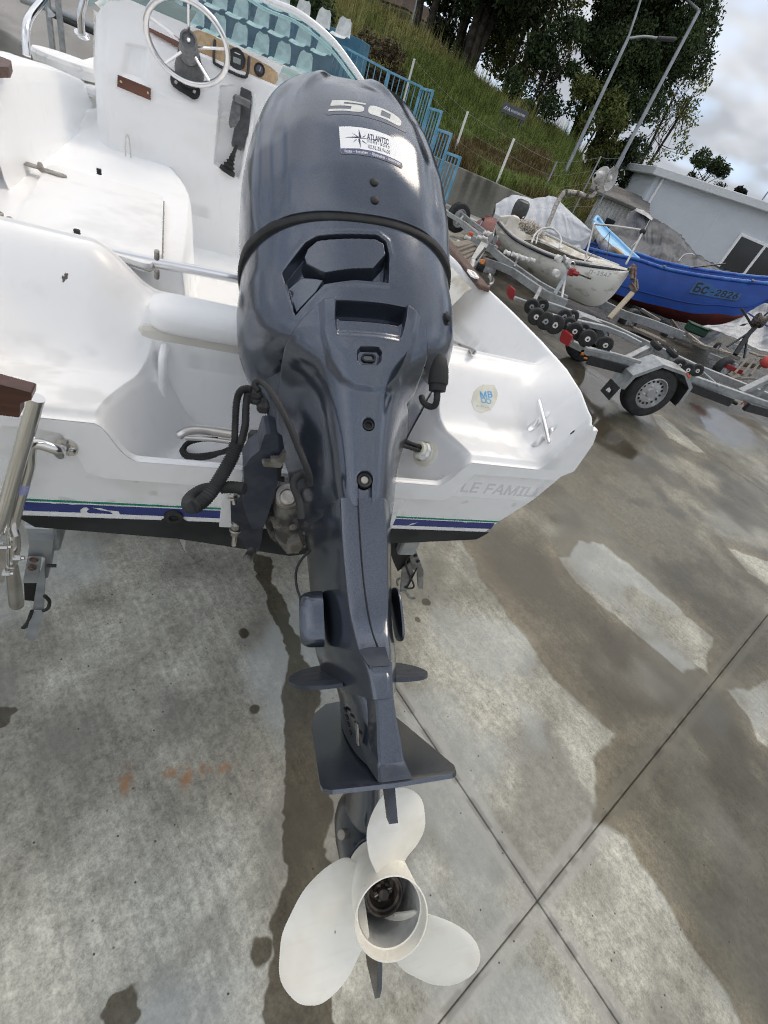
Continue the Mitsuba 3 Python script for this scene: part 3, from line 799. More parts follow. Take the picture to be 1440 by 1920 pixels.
put(k + '__sticker_lettering', cat(deck_text('MB', S0, S1, 0.016, True), deck_text('::: ::: :::', S2, S3, 0.006),
                                   *[plate(LineString([(S2[0] + 0.030 + 0.012 * i + 0.009 * math.cos(a), S2[1] + 0.020 + 0.006 * math.sin(a)) for a in np.linspace(0, 6.28, 20)]).buffer(0.0012), 0.0004, on_deck(0.0017)) for i in (0, 1.6)]), 'ink_blue')
G = (.672,1.0491,.8616)
ga = unit(V(-1, -0.28, 0.55))
gk = bput('cable_gland', lathe([(-0.03, 0.044), (0.010, 0.044), (0.014, 0.039), (0.016, 0.031), (0.022, 0.031)], G, ga, 40), 'sticker_cream', 35)
put(gk + '__nut', lathe([(0.014, 0.031), (0.036, 0.028), (0.038, 0.02)], G, ga, 8), 'gelcoat_worn')
put(gk + '__ring', lathe([(0.036, 0.022), (0.050, 0.020), (0.052, 0.014), (0.044, 0.014)], G, ga, 28), 'sticker_cream', 35)
for i, o in enumerate(((0, 0, 0.005), (0, 0.006, -0.004), (0.003, -0.006, -0.002))):
    o = V(*o)
    put(gk + '__cable', tube([G + ga * 0.02 + o, G + ga * 0.08 + o * 1.5 + V(0, 0, -0.004), G + ga * 0.16 + o * 2 + V(-0.03, 0, -0.022), G + V(-0.30, -0.02, -0.03)], 0.006, 8), 'black_rubber', 40)
H1 = deck_hit((1.1666,1.0592,1.0))
bput('screw_hole', plate([(H1[0] + 0.0032 * math.cos(a), H1[1] + 0.0032 * math.sin(a)) for a in np.linspace(0, 6.2, 14)], 0.001, on_deck(0.0006)), 'deep_black')
HB = deck_hit((-.2625,1.1706,1.12))
mat('bare_resin', (0.10, 0.09, 0.08), 0.8)
for q in [(-.2642,1.1695,1.12),(-.2624,1.1863,1.12)]:
    q = deck_hit(q)
    bput('gelcoat_chip', plate([(q[0] + r * math.cos(a), q[1] + 1.3 * r * math.sin(a)) for a, r in zip(np.linspace(0, 5.8, 9), (0.003, 0.005, 0.0025, 0.004, 0.0035, 0.002, 0.004, 0.003, 0.0035))], 0.001, on_deck(0.0005)), 'bare_resin')

# seat hatch on the port box, hinges, chrome rail
HT = [(-.4122,1.4399,1.108),(-.4601,2.0048,1.108),(-.453,2.0568,1.108),(-.1465,2.057,1.108),(-.1281,2.0352,1.108),(-.0956,1.464,1.108),(-.1169,1.3596,1.108)]
hat = [(x, y) for x, y, z in HT]
k = bput('seat_hatch', plate(Polygon(hat).buffer(-0.02).buffer(0.02), 0.020, lambda a, b, c: np.stack([a, b, 1.102 + c], 1)), 'gelcoat_hatch', 30)
bput('hatch_seam_shade', plate(Polygon(hat).buffer(0.004), 0.003, lambda a, b, c: np.stack([a, b, 1.1070 + c], 1)), 'seam_shade_grey')  # dark strip painting the shadow in the gap round the lid
mat('seam_shade_grey', (0.25, 0.25, 0.24), 0.8)
mat('gelcoat_hatch', blotch((0.76, 0.765, 0.76), (0.66, 0.665, 0.66), 11, 0.42, 0.72), 0.35, clearcoat=0.3)
for q in [(-.4632,1.9542,1.112),(-.409,1.4024,1.112)]:
    put(k + '__hinge', cat(*[plate(Polygon(LineString([(q[0] - s * 0.012, q[1] + s * 0.006), (q[0] - s * 0.050, q[1] + s * 0.012)]).buffer(0.019).intersection(LineString([(q[0], q[1]), (q[0] - s * 0.075, q[1] + s * 0.018)]).buffer(0.019))), 0.003, lambda a, b, c: np.stack([a, b, 1.1230 + c], 1)) for s in (-1, 1)],
                              cyl((q[0] + 0.008, q[1] - 0.028, 1.128), (q[0] - 0.008, q[1] + 0.028, 1.128), 0.0075, 14)), 'dull_steel', 40)
for q in [(-.333,2.1229,1.115),(-.2879,1.4615,1.115)]:
    put(k + '__rubber_stop', cyl((q[0], q[1], 1.115), (q[0], q[1], 1.132), 0.0075, 12), 'black_rubber', 40)
for q in [(-.085,1.1599,1.2165),(-.085,1.1573,1.178)]:
    put(k + '__latch', cbox((0.010, 0.016, 0.020), 0.003, q), 'dull_steel')
RA = [(-.4886,1.4,1.1142),(-.431,1.4,1.1092),(-.3595,1.4,1.108),(-.1567,1.4,1.1095),(.1,1.4,1.1196),(.5009,1.4,1.1207)]
bput('stern_rail', tube([(x, y, z + 0.006) for x, y, z in RA], 0.0125, 16), 'chrome', 40)
bput('rail_bracket', cat(cbox((0.05, 0.03, 0.012), 0.004, (RA[1][0] - 0.005, 1.41, 1.112)), cyl((RA[1][0], 1.41, 1.11), (RA[1][0], 1.41, 1.145), 0.010, 14)), 'dull_steel', 40)

# steering console
CY = 2.65
FACE = [(-.4363,.9829),(-.432,1.1334),(-.4253,1.3032),(-.4189,1.441),(-.3964,1.491),(-.3359,1.5445),(-.284,1.5703),(-.1247,1.5383),(.0675,1.548),(.2649,1.5551),(.2366,1.4989),(.1731,1.4891),(.1835,1.298),(.1746,.9092),(.2103,.4861),(.0348,.3258),(-.024,.9939)]


def console_y(a, b):
    """The console face: leans forward above the crease, rounded back at its port edge."""
    y = CY + 0.10 * sstep(1.28, 1.56, b) - 0.015 * sstep(1.30, 1.34, b) * (1 - sstep(1.34, 1.5, b))
    y = y + 0.10 * np.maximum(0, (-0.36 - a) / 0.06) ** 2
    rec = sdf(a, b, [(.0471,1.4274),(.1758,1.4592),(.1695,1.4224),(.1475,1.1685),(.1422,1.1411),(.0406,1.1663)])
    y = y + 0.05 * sstep(0.004, -0.006, rec)
    pan = sdf(a, b, [(-.2977,1.448),(-.2301,1.4572),(-.232,1.3546),(-.3127,1.3532)])
    return y + 0.018 * sstep(0.006, -0.010, pan)


gx, gz = np.meshgrid(np.linspace(-0.445, 0.30, 180), np.linspace(0.70, 1.60, 220), indexing='ij')
poly = Polygon(FACE)
bput('console', cat(fine(Polygon([(-0.435, 1.02), (-0.418, 1.40), (-0.412, 1.49), (-0.36, 1.545), (-0.285, 1.572), (-0.10, 1.570), (0.285, 1.566), (0.255, 1.49), (0.19, 1.485), (0.182, 1.29), (0.168, 0.80), (-0.06, 0.78), (-0.10, 1.02)]), 0.03, 0.012, lambda a, b, c: np.stack([a, console_y(a, b) + c, b], 1))), 'gelcoat', 40)
bput('console_side', cat(beam((0.183, CY + 0.02, 0.76), (0.200, CY + 0.08, 1.50), 0.50, 0.03, 0.01, up=(0, 1, 0)), grid_mesh(np.array([[(-0.430 - 0.02 * t, float(console_y(np.array(-0.43), np.array(z))) + 0.004 + 0.45 * t, z - 0.03 * t) for t in np.linspace(0, 1, 8)] for z in np.linspace(0.9, 1.50, 12)]))), 'gelcoat', 40)
bput('console_top', grid_mesh(np.array([[(x, CY + 0.12 + 0.06 * t, 1.572 - 0.02 * max(0, (-0.30 - x) / 0.1) ** 2 * 2 - 0.006 * t) for t in np.linspace(0, 6, 12)] for x in np.linspace(-0.41, 0.60, 40)])), 'gelcoat', 40)
DP = [(-.0751,1.5399),(-.0699,1.5572),(-.0479,1.5691),(-.0034,1.5714),(.2308,1.5495),(.2658,1.5401),(.271,1.5216),(.2605,1.5015),(.2339,1.4896),(.1837,1.4879),(-.0295,1.5015),(-.0624,1.5173)]
onface = lambda lift: (lambda a, b, c: np.stack([a, console_y(a, b) - lift - c, b], 1))
fy = lambda p: V(p[0], float(console_y(np.array(p[0]), np.array(p[2]))), p[2])
k = bput('dash_panel', plate(Polygon(DP).buffer(-0.008).buffer(0.008), 0.006, onface(0.002)), 'plywood_tan')
gq = [fy(p) for p in [(.1006,2.74,1.5299),(.1915,2.74,1.5255)]]
for (q, r, nme) in ((gq[0], 0.034, 'rev_counter'), (gq[1], 0.022, 'fuel_gauge')):
    kk = bput(nme, lathe([(0, r * 0.99), (0.014, r), (0.018, r * 0.93), (0.016, r * 0.84), (0.012, r * 0.82), (0.012, 1e-4)], q - V(0, 0.006, 0), (0, -1, 0.15), 32), 'black_plastic', 40)
    if nme == 'rev_counter':
        put(kk + '__display', cbox((0.030, 0.004, 0.018), 0.001, q + V(0.0, -0.0195, -0.004)), 'lcd_grey')
        put(kk + '__mark', cbox((0.022, 0.002, 0.003), 0.0005, q + V(0.0, -0.0195, 0.018)), 'white_print')
    else:
        put(kk + '__dial', cyl(q + V(0, -0.0185, 0.002), q + V(0, -0.0190, 0.002), 0.014, 20), 'smoked_decal')
        put(kk + '__needle', cbox((0.002, 0.002, 0.014), 0.0004, q + V(0.002, -0.0197, 0.004)), 'white_print')
mat('lcd_grey', (0.28, 0.31, 0.30), 0.3)
br = [fy(p) for p in [(.0134,2.72,1.5601),(.0133,2.72,1.5025),(.0285,2.72,1.4902),(.1258,2.72,1.4851),(.1452,2.72,1.5033),(.147,2.72,1.5523)]]
bput('gauge_bracket', tube([p - V(0, 0.03 if 0 < i < 5 else 0.012, 0) for i, p in enumerate(br)], 0.0055, 8, 4), 'black_plastic')
ts = [(-.2326,1.5082),(-.2225,1.5175),(-.0191,1.5068),(.0044,1.4838),(-.0126,1.4808)]
bput('teak_strip', plate(ts, 0.012, onface(0.0)), 'mahogany')
sm = [(-.3267,1.3505),(-.2121,1.3454),(-.2135,1.3081),(-.3303,1.3148)]
k = bput('teak_plaque', plate(sm, 0.012, onface(0.001)), 'mahogany')
for q in [(-.3154,2.65,1.3347),(-.222,2.65,1.3297)]:
    q = fy(q)
    put(k + '__screw', cyl(q - V(0, 0.012, 0), q - V(0, 0.0165, 0), 0.0042, 12), 'plywood_tan')
# wheel
WR = [(-.2037,2.42,1.5072),(-.1997,2.42,1.5548),(-.1639,2.42,1.5977),(-.1194,2.42,1.6204),(-.0493,2.42,1.6327),(.0123,2.42,1.6091),(.058,2.42,1.5513),(.0571,2.42,1.4984),(.0148,2.42,1.4427),(-.0393,2.42,1.4196),(-.1115,2.42,1.4239),(-.1725,2.42,1.4609)]
wc = np.mean(WR, axis=0)
HUB = V(wc[0] + 0.002, 2.50, wc[2] - 0.010)
RIM = [V(wc[0] + 0.134 * math.cos(a), 2.435 - 0.055 * math.sin(a) - 0.02 * math.cos(a), wc[2] + 0.108 * math.sin(a)) for a in np.linspace(0, 2 * np.pi, 48, endpoint=False)]
k = bput('steering_wheel', tube(RIM + RIM[:2], 0.0095, 14, 2, caps=False), 'chrome', True)
for a in (1.57, 2.83, 0.31, 4.08, 5.34):
    e = RIM[int(round(a / (2 * np.pi) * 48)) % 48]
    put(k + '__spoke', tube([HUB + (e - HUB) * 0.16, e], 0.0045, 8, 1), 'chrome', 40)
put(k + '__hub', lathe([(-0.045, 1e-4), (-0.043, 0.020), (-0.052, 0.023), (-0.050, 0.029), (0.0, 0.033), (0.03, 0.036), (0.06, 0.036)], HUB, (0, 1, -0.45), 32), 'grey_plastic', 35)
put(k + '__hub_recess', lathe([(-0.0425, 1e-4), (-0.0425, 0.021)], HUB, (0, 1, -0.45), 24), 'sooty')
put(k + '__nut', cyl(HUB + V(0, -0.044, 0.016), HUB + V(0, -0.056, 0.02), 0.006, 12), 'chrome', 40)
mat('grey_plastic', blotch((0.10, 0.105, 0.11), (0.15, 0.155, 0.16), 60), 0.5)
mat('dark_grey_plastic', blotch((0.045, 0.048, 0.052), (0.07, 0.072, 0.076), 60), 0.5)
base = fy((-.0877,2.66,1.3886))
kk = bput('helm_boss', lathe([(0.0, 0.038), (0.05, 0.043), (0.10, 0.05), (0.14, 0.055)], HUB + V(0, 0.045, -0.02), (0, 1, -0.45), 36), 'dark_grey_plastic', 40)
put(kk + '__base_plate', plate(LineString([(base[0] - 0.03, base[2] + 0.010), (base[0] + 0.03, base[2] - 0.002)]).buffer(0.026), 0.02, onface(0.0)), 'black_plastic')
for s in (-1, 1):
    put(kk + '__screw', cyl((base[0] + s * 0.034, base[1] - 0.020, base[2] - s * 0.004), (base[0] + s * 0.034, base[1] - 0.026, base[2] - s * 0.004), 0.006, 12), 'chrome')
# remote control in its recess
q = [(.1227,1.4535),(.1633,1.4517),(.1673,1.4357),(.1676,1.3135),(.1452,1.2416),(.1029,1.2487),(.1173,1.3717)]
k = bput('throttle_control', plate(Polygon(q).buffer(-0.004).buffer(0.004), 0.045, lambda a, b, c: np.stack([a, 2.69 - c, b], 1)), 'dark_grey_plastic')
q = [(.0963,1.4211),(.1267,1.4005),(.1265,1.3519),(.1133,1.3226),(.0896,1.3118),(.0837,1.3299),(.0893,1.3846)]
put(k + '__lever', plate(Polygon(q).buffer(-0.004).buffer(0.004), 0.022, lambda a, b, c: np.stack([a, 2.64 - c, b], 1)), 'grey_plastic')
h = [(.0988,2.6,1.4168),(.1603,2.6,1.4134)]
put(k + '__grip', cat(cyl(V(*h[0]), V(*h[1]), 0.013, 20), cyl(V(*h[0]) - V(0.006, 0, -0.003), V(*h[0]), 0.008, 12)), 'grey_plastic', 40)
b0 = [(.1211,2.65,1.2487),(.0921,2.65,1.1445)]
put(k + '__gaiter', lathe([(d * np.linalg.norm(V(*b0[1]) - V(*b0[0])), r) for d, r in ((-0.1, 0.008), (0.1, 0.0075), (0.25, 0.008), (0.3, 0.012), (0.36, 0.009), (0.42, 0.014), (0.5, 0.010), (0.56, 0.019), (0.64, 0.014), (0.7, 0.025), (0.8, 0.02), (0.84, 0.032), (0.98, 0.035), (1.0, 0.02))], b0[0], V(*b0[1]) - V(*b0[0]), 24), 'black_rubber', 30)
bput('clip_hook', tube([(-.3058,2.6,1.0817),(-.3052,2.6,1.1418),(-.3,2.6,1.1747),(-.291,2.6,1.1595),(-.2858,2.6,1.0875)], 0.0028, 8, 6), 'stainless')

# windscreen and its tube
GL = [(-.1998,2.95,1.5785),(-.1502,2.95,1.6015),(.0038,2.95,1.6181),(.1777,2.95,1.6326),(.2865,2.95,1.6019),(.3828,2.95,1.5403),(.4863,2.95,1.5341),(.7466,2.95,1.5748)]
FT = [(-.2746,2.95,1.6914),(-.0455,2.95,1.7527),(.0765,2.95,1.7591),(.2073,2.95,1.7447),(.3432,2.95,1.7482),(.4949,2.95,1.7162),(.6182,2.95,1.6571),(.7096,2.95,1.604)]
n = 40
lo = np.stack([np.interp(np.linspace(0, 1, n), np.linspace(0, 1, 6), [p[i] for p in [(-.4881,2.95,1.4875),(-.2975,2.95,1.5549),(-.1389,2.95,1.5379),(.0748,2.95,1.5454),(.3082,2.95,1.5431),(.7336,2.95,1.525)]]) for i in range(3)], 1)
hi = spline(FT, 8)
hi = np.stack([np.interp(np.linspace(0, 1, n), np.linspace(0, 1, len(hi)), hi[:, i]) for i in range(3)], 1)
lo[:, 1] -= 0.10
bput('windscreen', grid_mesh(np.stack([lo, lo * 0.5 + hi * 0.5, hi], 1)), 'tinted_glass', True)
scene['tinted_glass'] = {'type': 'thindielectric', 'int_ior': 1.5, 'specular_transmittance': rgb(0.50, 0.72, 0.74), 'specular_reflectance': rgb(0.8, 0.8, 0.8)}
bput('windscreen_tube', cat(tube(FT, 0.014, 12), tube([V(*p) + V(0, 0.02, -0.028) for p in FT], 0.006, 8)), 'white_tube', 40)
mat('white_tube', (0.80, 0.81, 0.82), 0.2, 0.2)

# port side: coaming, cushion ledge, rails
cg = []
for y in np.linspace(1.75, 3.4, 50):
    zt = np.interp(y, [1.75, 1.9, 2.1, 2.4, 2.8, 3.3], [1.345, 1.352, 1.345, 1.325, 1.285, 1.22])
    cg.append([(-0.485 + 0.0 * y, y, 1.06), (-0.505, y, 1.12), (-0.525, y, zt - 0.05), (-0.535, y, zt - 0.012), (-0.555, y, zt), (-0.62, y, zt + 0.004), (-0.66, y, zt - 0.02), (-0.67, y, 0.9)])
bput('side_coaming', grid_mesh(np.array(cg)), 'gelcoat', 50)
bput('coaming_cap', plate(Polygon([(-0.70, 1.70), (-0.50, 1.76), (-0.482, 1.86), (-0.505, 1.985), (-0.70, 2.05)]).buffer(-0.02).buffer(0.02), 0.022, lambda a, b, c: np.stack([a, b, 1.338 + c], 1)), 'teak_cap')
sq = [(-.6946,3.1,1.2927),(-.6808,3.1,1.3108),(-.6242,3.1,1.3361),(-.5567,3.1,1.3514),(-.5634,3.1,1.2863),(-.5769,3.1,1.2712),(-.6897,3.1,1.2737)]
bput('bow_cushion', lathe([(0, 0.14), (0.035, 0.15), (0.05, 0.14), (0.052, 1e-4)], (-0.62, 3.35, 1.23), (0, 0, 1), 40), 'gelcoat_worn', 40)
bput('foredeck', cbox((0.9, 1.6, 0.04), 0.01, (-0.25, 4.0, 1.20)), 'gelcoat')
LR = [(-.4515,2.72,1.4268),(-.4509,2.72,1.4518),(-.4481,2.72,1.4814),(-.4345,2.72,1.521),(-.4177,2.72,1.581)]
k = bput('console_rail', tube(LR, 0.0125, 14), 'chrome', 40)
put(k + '__flange', lathe([(0, 0.026), (0.004, 0.026), (0.007, 0.02), (0.008, 0.012)], V(*LR[0]) + V(0, 0.005, -0.006), (0.15, -0.4, 0.9), 28), 'chrome', 40)
RP = [(-.6,2.5497,1.321),(-.6,2.568,1.3681),(-.6,2.6026,1.398),(-.6,2.679,1.4258),(-.6,2.8802,1.4688),(-.6,3.2021,1.5403)]
bput('bow_rail', tube(RP, 0.0125, 14), 'chrome', 40)

# starboard side rail cap forward of the quarter
mat('grimy_white', blotch((0.66, 0.65, 0.60), (0.42, 0.38, 0.30), 9), 0.6)
TC = [(1.2285,2.5548,1.15),(1.1907,2.2925,1.15),(1.1347,1.9055,1.15)]
tcp = spline([V(*p) for p in TC] + [V(1.10, 1.85, 1.15)], 1)
c0, c1 = V(*TC[0]), V(*TC[2])
k = bput('rail_cap', cat(beam(c0 + unit(c0 - c1) * 1.5 + V(-0.02, 0, 0), c1, 0.055, 0.020, 0.004)), 'teak_cap')
OV = [(1.0925,2.054,1.165),(1.1173,2.0804,1.165),(1.1418,2.0279,1.165),(1.1365,1.9711,1.165),(1.1123,1.9469,1.165),(1.0863,1.9843,1.165)]
oc = np.mean(OV, axis=0)
od = unit(c0 - c1)
put(k + '__fairlead', cat(*[plate(Polygon(LineString([(-0.030, 0), (0.030, 0)]).buffer(0.020)).difference(Polygon(LineString([(-0.024, 0), (0.024, 0)]).buffer(0.0065))), 0.007, lambda a, b, c: oc + np.outer(a, od) + np.outer(b, np.cross((0, 0, 1), od)) + np.outer(c, (0, 0, 1)))]), 'white_paint')
bput('inner_side', grid_mesh(np.array([[(x, y, 1.138), (x - 0.02, y, 1.12), (x - 0.09, y + 0.01, 0.98), (x - 0.13, y + 0.02, 0.80)] for x, y in zip(np.linspace(1.075, 1.12, 12), np.linspace(1.90, 3.6, 12))])), 'grimy_white', 40)
bput('quarter_end', grid_mesh(np.array([[(x, 1.962, z) for z in np.linspace(0.80, max(0.81, float(deck_height(np.array(x), np.array(1.955)))), 8)] for x in np.linspace(0.80, 1.205, 40)])), 'gelcoat', 40)
bput('deck_elbow', tube([(1.1894,1.981,1.15),(1.2311,2.0285,1.15),(1.2694,2.0967,1.15),(1.2861,2.1527,1.15),(1.2799,2.1592,1.15)], 0.010, 10), 'stainless', 40)
bput('quarter_rail', tube([deck_hit(p) + V(0, 0, 0.010) for p in [(.7675,1.3655,1.09),(.8051,1.3521,1.09),(.8341,1.3185,1.09),(.8402,1.3042,1.09)]], 0.008, 10), 'stainless', 40)

# boarding ladder on the port quarter
LD = [(-.2605,.86,1.0236),(-.3481,.86,.7586)]
LU = [(-.2693,.87,.884),(-.2738,.87,.871),(-.278,.87,.8413),(-.2738,.87,.8373),(-.2675,.87,.8402)]
k = bput('boarding_ladder', tube([LD[0], V(*LD[0]) * 0.3 + V(*LD[1]) * 0.7, V(*LD[1]) + (V(*LD[1]) - V(*LD[0])) * 0.35], 0.0138, 20, 4), 'stainless_bright', 40)
mat('stainless_bright', (0.66, 0.65, 0.63), 0.13, 1.0)
def lput(name, m, material='stainless_bright', smooth=40):
    put(k + '__' + name, m, material, smooth)
P = [(-.285,.88,.8901),(-.3042,.88,.8376),(-.3391,.88,.7279),(-.365,.88,.638)]
lput('arm', tube([(-0.246, 0.925, 0.868), (-0.247, 0.895, 0.868), (-0.252, 0.880, 0.893), V(*P[0]) + V(-0.004, 0, 0.008), P[1], P[2], P[3]], 0.0112, 16))
lput('wall_flange', lathe([(0, 0.022), (0.004, 0.022), (0.006, 0.014)], (-0.243, 0.921, 0.868), (0, -1, 0), 24))
lput('bolt', bolt((-0.232, 0.916, 0.862), (0, -1, 0), 0.007, 0.010))
Q = [(-.3541,.86,.66),(-.3605,.86,.6131),(-.3751,.86,.5483),(-.3815,.86,.4844),(-.3914,.86,.3919)]
lput('sleeve', tube(Q[:3], [0.0125, 0.013, 0.010], 16, 6))
lput('lower_tube', tube(Q[2:], [0.012, 0.015, 0.0160], 18, 6), 'stainless')
lput('end_cap', tube([Q[4], V(*Q[4]) + unit(V(*Q[4]) - V(*Q[3])) * 0.006], [0.0165, 0.0155], 18, 1), 'dull_steel')
BP = [(-.377,.6436),(-.3704,.6461),(-.3702,.6252),(-.3838,.5462),(-.3927,.5095),(-.4016,.5043)]
lput('hinge_plate', plate(BP, 0.004, lambda a, b, c: np.stack([a, 0.845 - c, b], 1)), 'stainless')
for q in [(-.3651,.838,.638),(-.3768,.838,.5436),(-.3472,.838,.6001)]:
    lput('bolt', cat(cyl(V(*q) - V(0.012, 0, 0), V(*q) + V(0.004, 0, 0), 0.0062, 6, 0.001), cyl(q, V(*q) + V(0.010, 0, 0), 0.004, 10)))
ST = [(-.2894,1.076),(-.2476,1.0722),(-.2496,1.0585),(-.2669,1.0489),(-.2725,1.0194),(-.2992,1.0204)]
st = [(-0.40, 1.104)] + ST[1:5] + [(-0.40, 1.022)]
lput('step', plate(Polygon(st).buffer(-0.003).buffer(0.003), 0.03, lambda a, b, c: np.stack([a, 0.80 + c, b], 1)), 'dark_teak', 30)
mat('dark_teak', mikit.proc(lambda p, n, uv: MIX((0.030, 0.010, 0.006), (0.085, 0.030, 0.017), FB(p.x * 8, p.y * 80, p.z * 120, 4))), 0.32)
mat('sticker_violet', (0.32, 0.34, 0.55), 0.4)
m_ = V(*P[1]) * 0.62 + V(*P[2]) * 0.38
lput('maker_label', tube([m_, m_ + unit(V(*P[2]) - V(*P[1])) * 0.028], 0.0116, 16, 1), 'sticker_violet')

# ---------------------------------------------------------------- the concrete yard: a base sheet, slabs with open joints, wet and dry areas
E1, E2, JO = V(0.93502, 0.35460), V(-0.35460, 0.93502), V(1.0413, -0.0081)
PANEL = 4.7
p2 = lambda s: [q[:2] for q in s]
WET = p2([(1.4103,1.4936,.0),(1.4066,1.241,-.0),(1.4653,.9805,.0),(1.5078,.8192,.0),(1.5413,.6711,.0),(1.6177,.5125,.0),(1.6907,.4061,.0),(1.6304,.3568,.0),(1.5235,.316,.0),(1.4485,.1978,.0),(1.3742,.1298,.0),(1.4125,.116,.0),(1.4894,.0559,.0),(1.5049,-.0689,.0),(1.5265,-.2101,.0),(1.5522,-.3267,.0),(1.5618,-.4239,.0),(1.5834,-.5919,.0)]) + [(3.2, -2.5), (9.0, -2.0), (16.0, 4.0), (11.0, 12.0), (5.0, 9.0), (2.6, 5.0), (1.6, 2.6)]
DRY = [p2([(2.0294,1.3737,.0),(2.1125,1.3871,-.0),(2.2684,1.5073,.0),(2.4603,1.49,.0),(2.5915,1.2512,.0),(2.7129,.9359,.0),(2.7726,.774,.0),(2.6146,.694,.0),(2.5276,.6034,-.0),(2.4874,.637,.0),(2.3477,.6146,.0),(2.2721,.7308,.0),(2.148,.9799,.0),(2.019,1.1792,.0),(2.0121,1.274,.0)]),
       p2([(3.7352,1.4813,.0),(3.8803,1.4208,.0),(4.1224,1.3498,.0),(3.8148,1.0793,.0),(3.677,1.259,.0)]), p2([(2.5696,.512,.0),(2.6991,.481,.0),(3.0847,.5191,.0),(2.5947,.1734,.0),(2.5009,.2585,.0),(2.5594,.3766,.0)]),
       p2([(4.7745,3.5247,.0),(4.9378,3.53,.0),(4.9393,3.0033,.0),(4.9287,2.8171,.0),(4.7512,2.8248,.0),(4.5797,3.014,.0),(4.6407,3.2871,.0)]), p2([(6.5867,3.9461,.0),(7.2367,3.8985,.0),(7.3306,3.6023,.0),(6.8445,3.3369,.0),(6.5413,3.6275,.0)])]
TRICKLE = p2([(.2658,1.3844,-.0),(.3467,1.3546,.0),(.3609,1.3031,.0),(.3403,1.222,.0),(.3677,1.1797,.0),(.4056,1.0591,.0),(.3936,1.0097,.0),(.4354,.935,.0),(.4198,.8788,.0),(.4488,.8212,.0),(.4776,.6943,.0),(.4407,.6317,.0),(.4734,.512,.0),(.4475,.4664,.0),(.4556,.3428,.0),(.4076,.2558,.0),(.456,.1341,.0),(.4484,.0251,.0),(.3824,-.0377,.0),(.38,-.1091,-.0),(.2217,-.0828,.0),(.2106,-.0378,-.0),(.2487,.0634,.0),(.2446,.126,.0),(.3012,.2032,.0),(.2942,.2784,.0),(.3286,.5171,.0),(.3362,.7297,.0),(.3743,.8713,.0),(.3595,.9636,.0),(.3207,1.063,.0),(.314,1.1674,.0),(.2839,1.2368,.0)])
POOL = p2([(4.2896,4.395,.0),(4.3676,3.9243,.0),(3.7245,3.1398,.0),(3.7718,2.6364,.0),(3.7105,2.4884,.0),(3.5786,2.5297,.0),(3.3543,2.7416,.0),(3.3286,2.8834,.0),(3.632,3.4042,.0)]), p2([(5.98,3.9906,.0),(6.4966,4.0149,.0),(6.6931,3.6587,-.0),(6.2673,3.2358,.0),(5.6683,3.0804,.0),(5.5676,3.3735,.0)]), p2([(3.1665,5.0609,-.0),(3.9191,4.9497,.0),(4.5678,4.3569,.0),(4.7181,3.6754,.0),(4.5219,3.312,.0),(4.2576,3.8354,.0),(3.8093,4.2315,.0)])
SHADE_WET = p2([(3.459,5.6048,.0),(3.9262,5.5863,.0),(4.1389,4.7489,.0),(4.5678,4.3569,.0),(5.2831,3.9976,.0),(5.8723,3.6038,.0),(6.4062,3.2602,.0),(9.8238,4.3018,.0),(19.7134,11.5612,-.0),(25.9593,18.9877,.0),(17.0198,15.9868,.0),(10.8238,12.6843,.0),(8.6435,13.0423,.0),(7.4,13.1169,.0),(6.4348,13.6642,.0),(4.2999,9.089,-.0)])  # outline of the ground darkened for shade and wet under boats and trailers
SPOTS = [(*(.2204,.9794,.0)[:2], 0.021), (*(.2237,.0784,.0)[:2], 0.027), (*(-.0812,.0537,.0)[:2], 0.036), (*(.242,.684,.0)[:2], 0.016), (*(-.4743,.7476,-.0)[:2], 0.04), (*(.9646,1.0002,.0)[:2], 0.014), (*(1.0412,1.0886,.0)[:2], 0.02)]
RUST = [(*(-.1252,.5201,.0)[:2], 0.020, 0.036), (*(.0354,.505,.0)[:2], 0.018, 0.040), (*(-.0087,.5267,.0)[:2], 0.024, 0.016), (*(.1277,.5168,.0)[:2], 0.032, 0.016), (*(.0792,.5215,.0)[:2], 0.012, 0.016)]


def dsdf(x, y, poly):
    d, s = mi.Float(1e9), mi.Float(1.0)
    n = len(poly)
    for i in range(n):
        (ax, ay), (bx, by) = poly[i], poly[(i + 1) % n]
        ex, ey = bx - ax, by - ay
        t = dr.clip(((x - ax) * ex + (y - ay) * ey) / (ex * ex + ey * ey), 0, 1)
        px, py = x - ax - t * ex, y - ay - t * ey
        d = dr.minimum(d, px * px + py * py)
        hit = ((ay > y) != (by > y)) & (x < ex * (y - ay) / (ey if abs(ey) > 1e-9 else 1e-9) + ax)
        s = dr.select(hit, -s, s)
    return dr.sqrt(d) * s


def wetness(p):
    """(damp 0..1, standing water 0..1, distance to the edge of the damp)."""
    wx = p.x + 0.05 * (FB(p.x * 9, p.y * 9, 0, 4) - 0.5)
    wy = p.y + 0.05 * (FB(p.x * 9 + 31, p.y * 9, 0, 4) - 0.5)
    d = dsdf(wx, wy, WET)
    for q in DRY:
        d = dr.maximum(d, -dsdf(wx, wy, q))
    e = dsdf(p.x + 0.012 * (N(p.x * 60, p.y * 60) - 0.5), p.y + 0.012 * (N(p.x * 60 + 9, p.y * 60) - 0.5), TRICKLE)
    for x, y, r in SPOTS:
        e = dr.minimum(e, dr.sqrt(dr.square(p.x - x) + dr.square(p.y - y)) - r * (0.75 + 0.5 * N(p.x * 55 + r * 99, p.y * 55)))
    w = mi.Float(1e9)
    for q in POOL:
        w = dr.minimum(w, dsdf(wx, wy, q))
    return d, e, w


def slab_local(p):
    a = (p.x - JO[0]) * E1[0] + (p.y - JO[1]) * E1[1]
    b = (p.x - JO[0]) * E2[0] + (p.y - JO[1]) * E2[1]
    return a, b


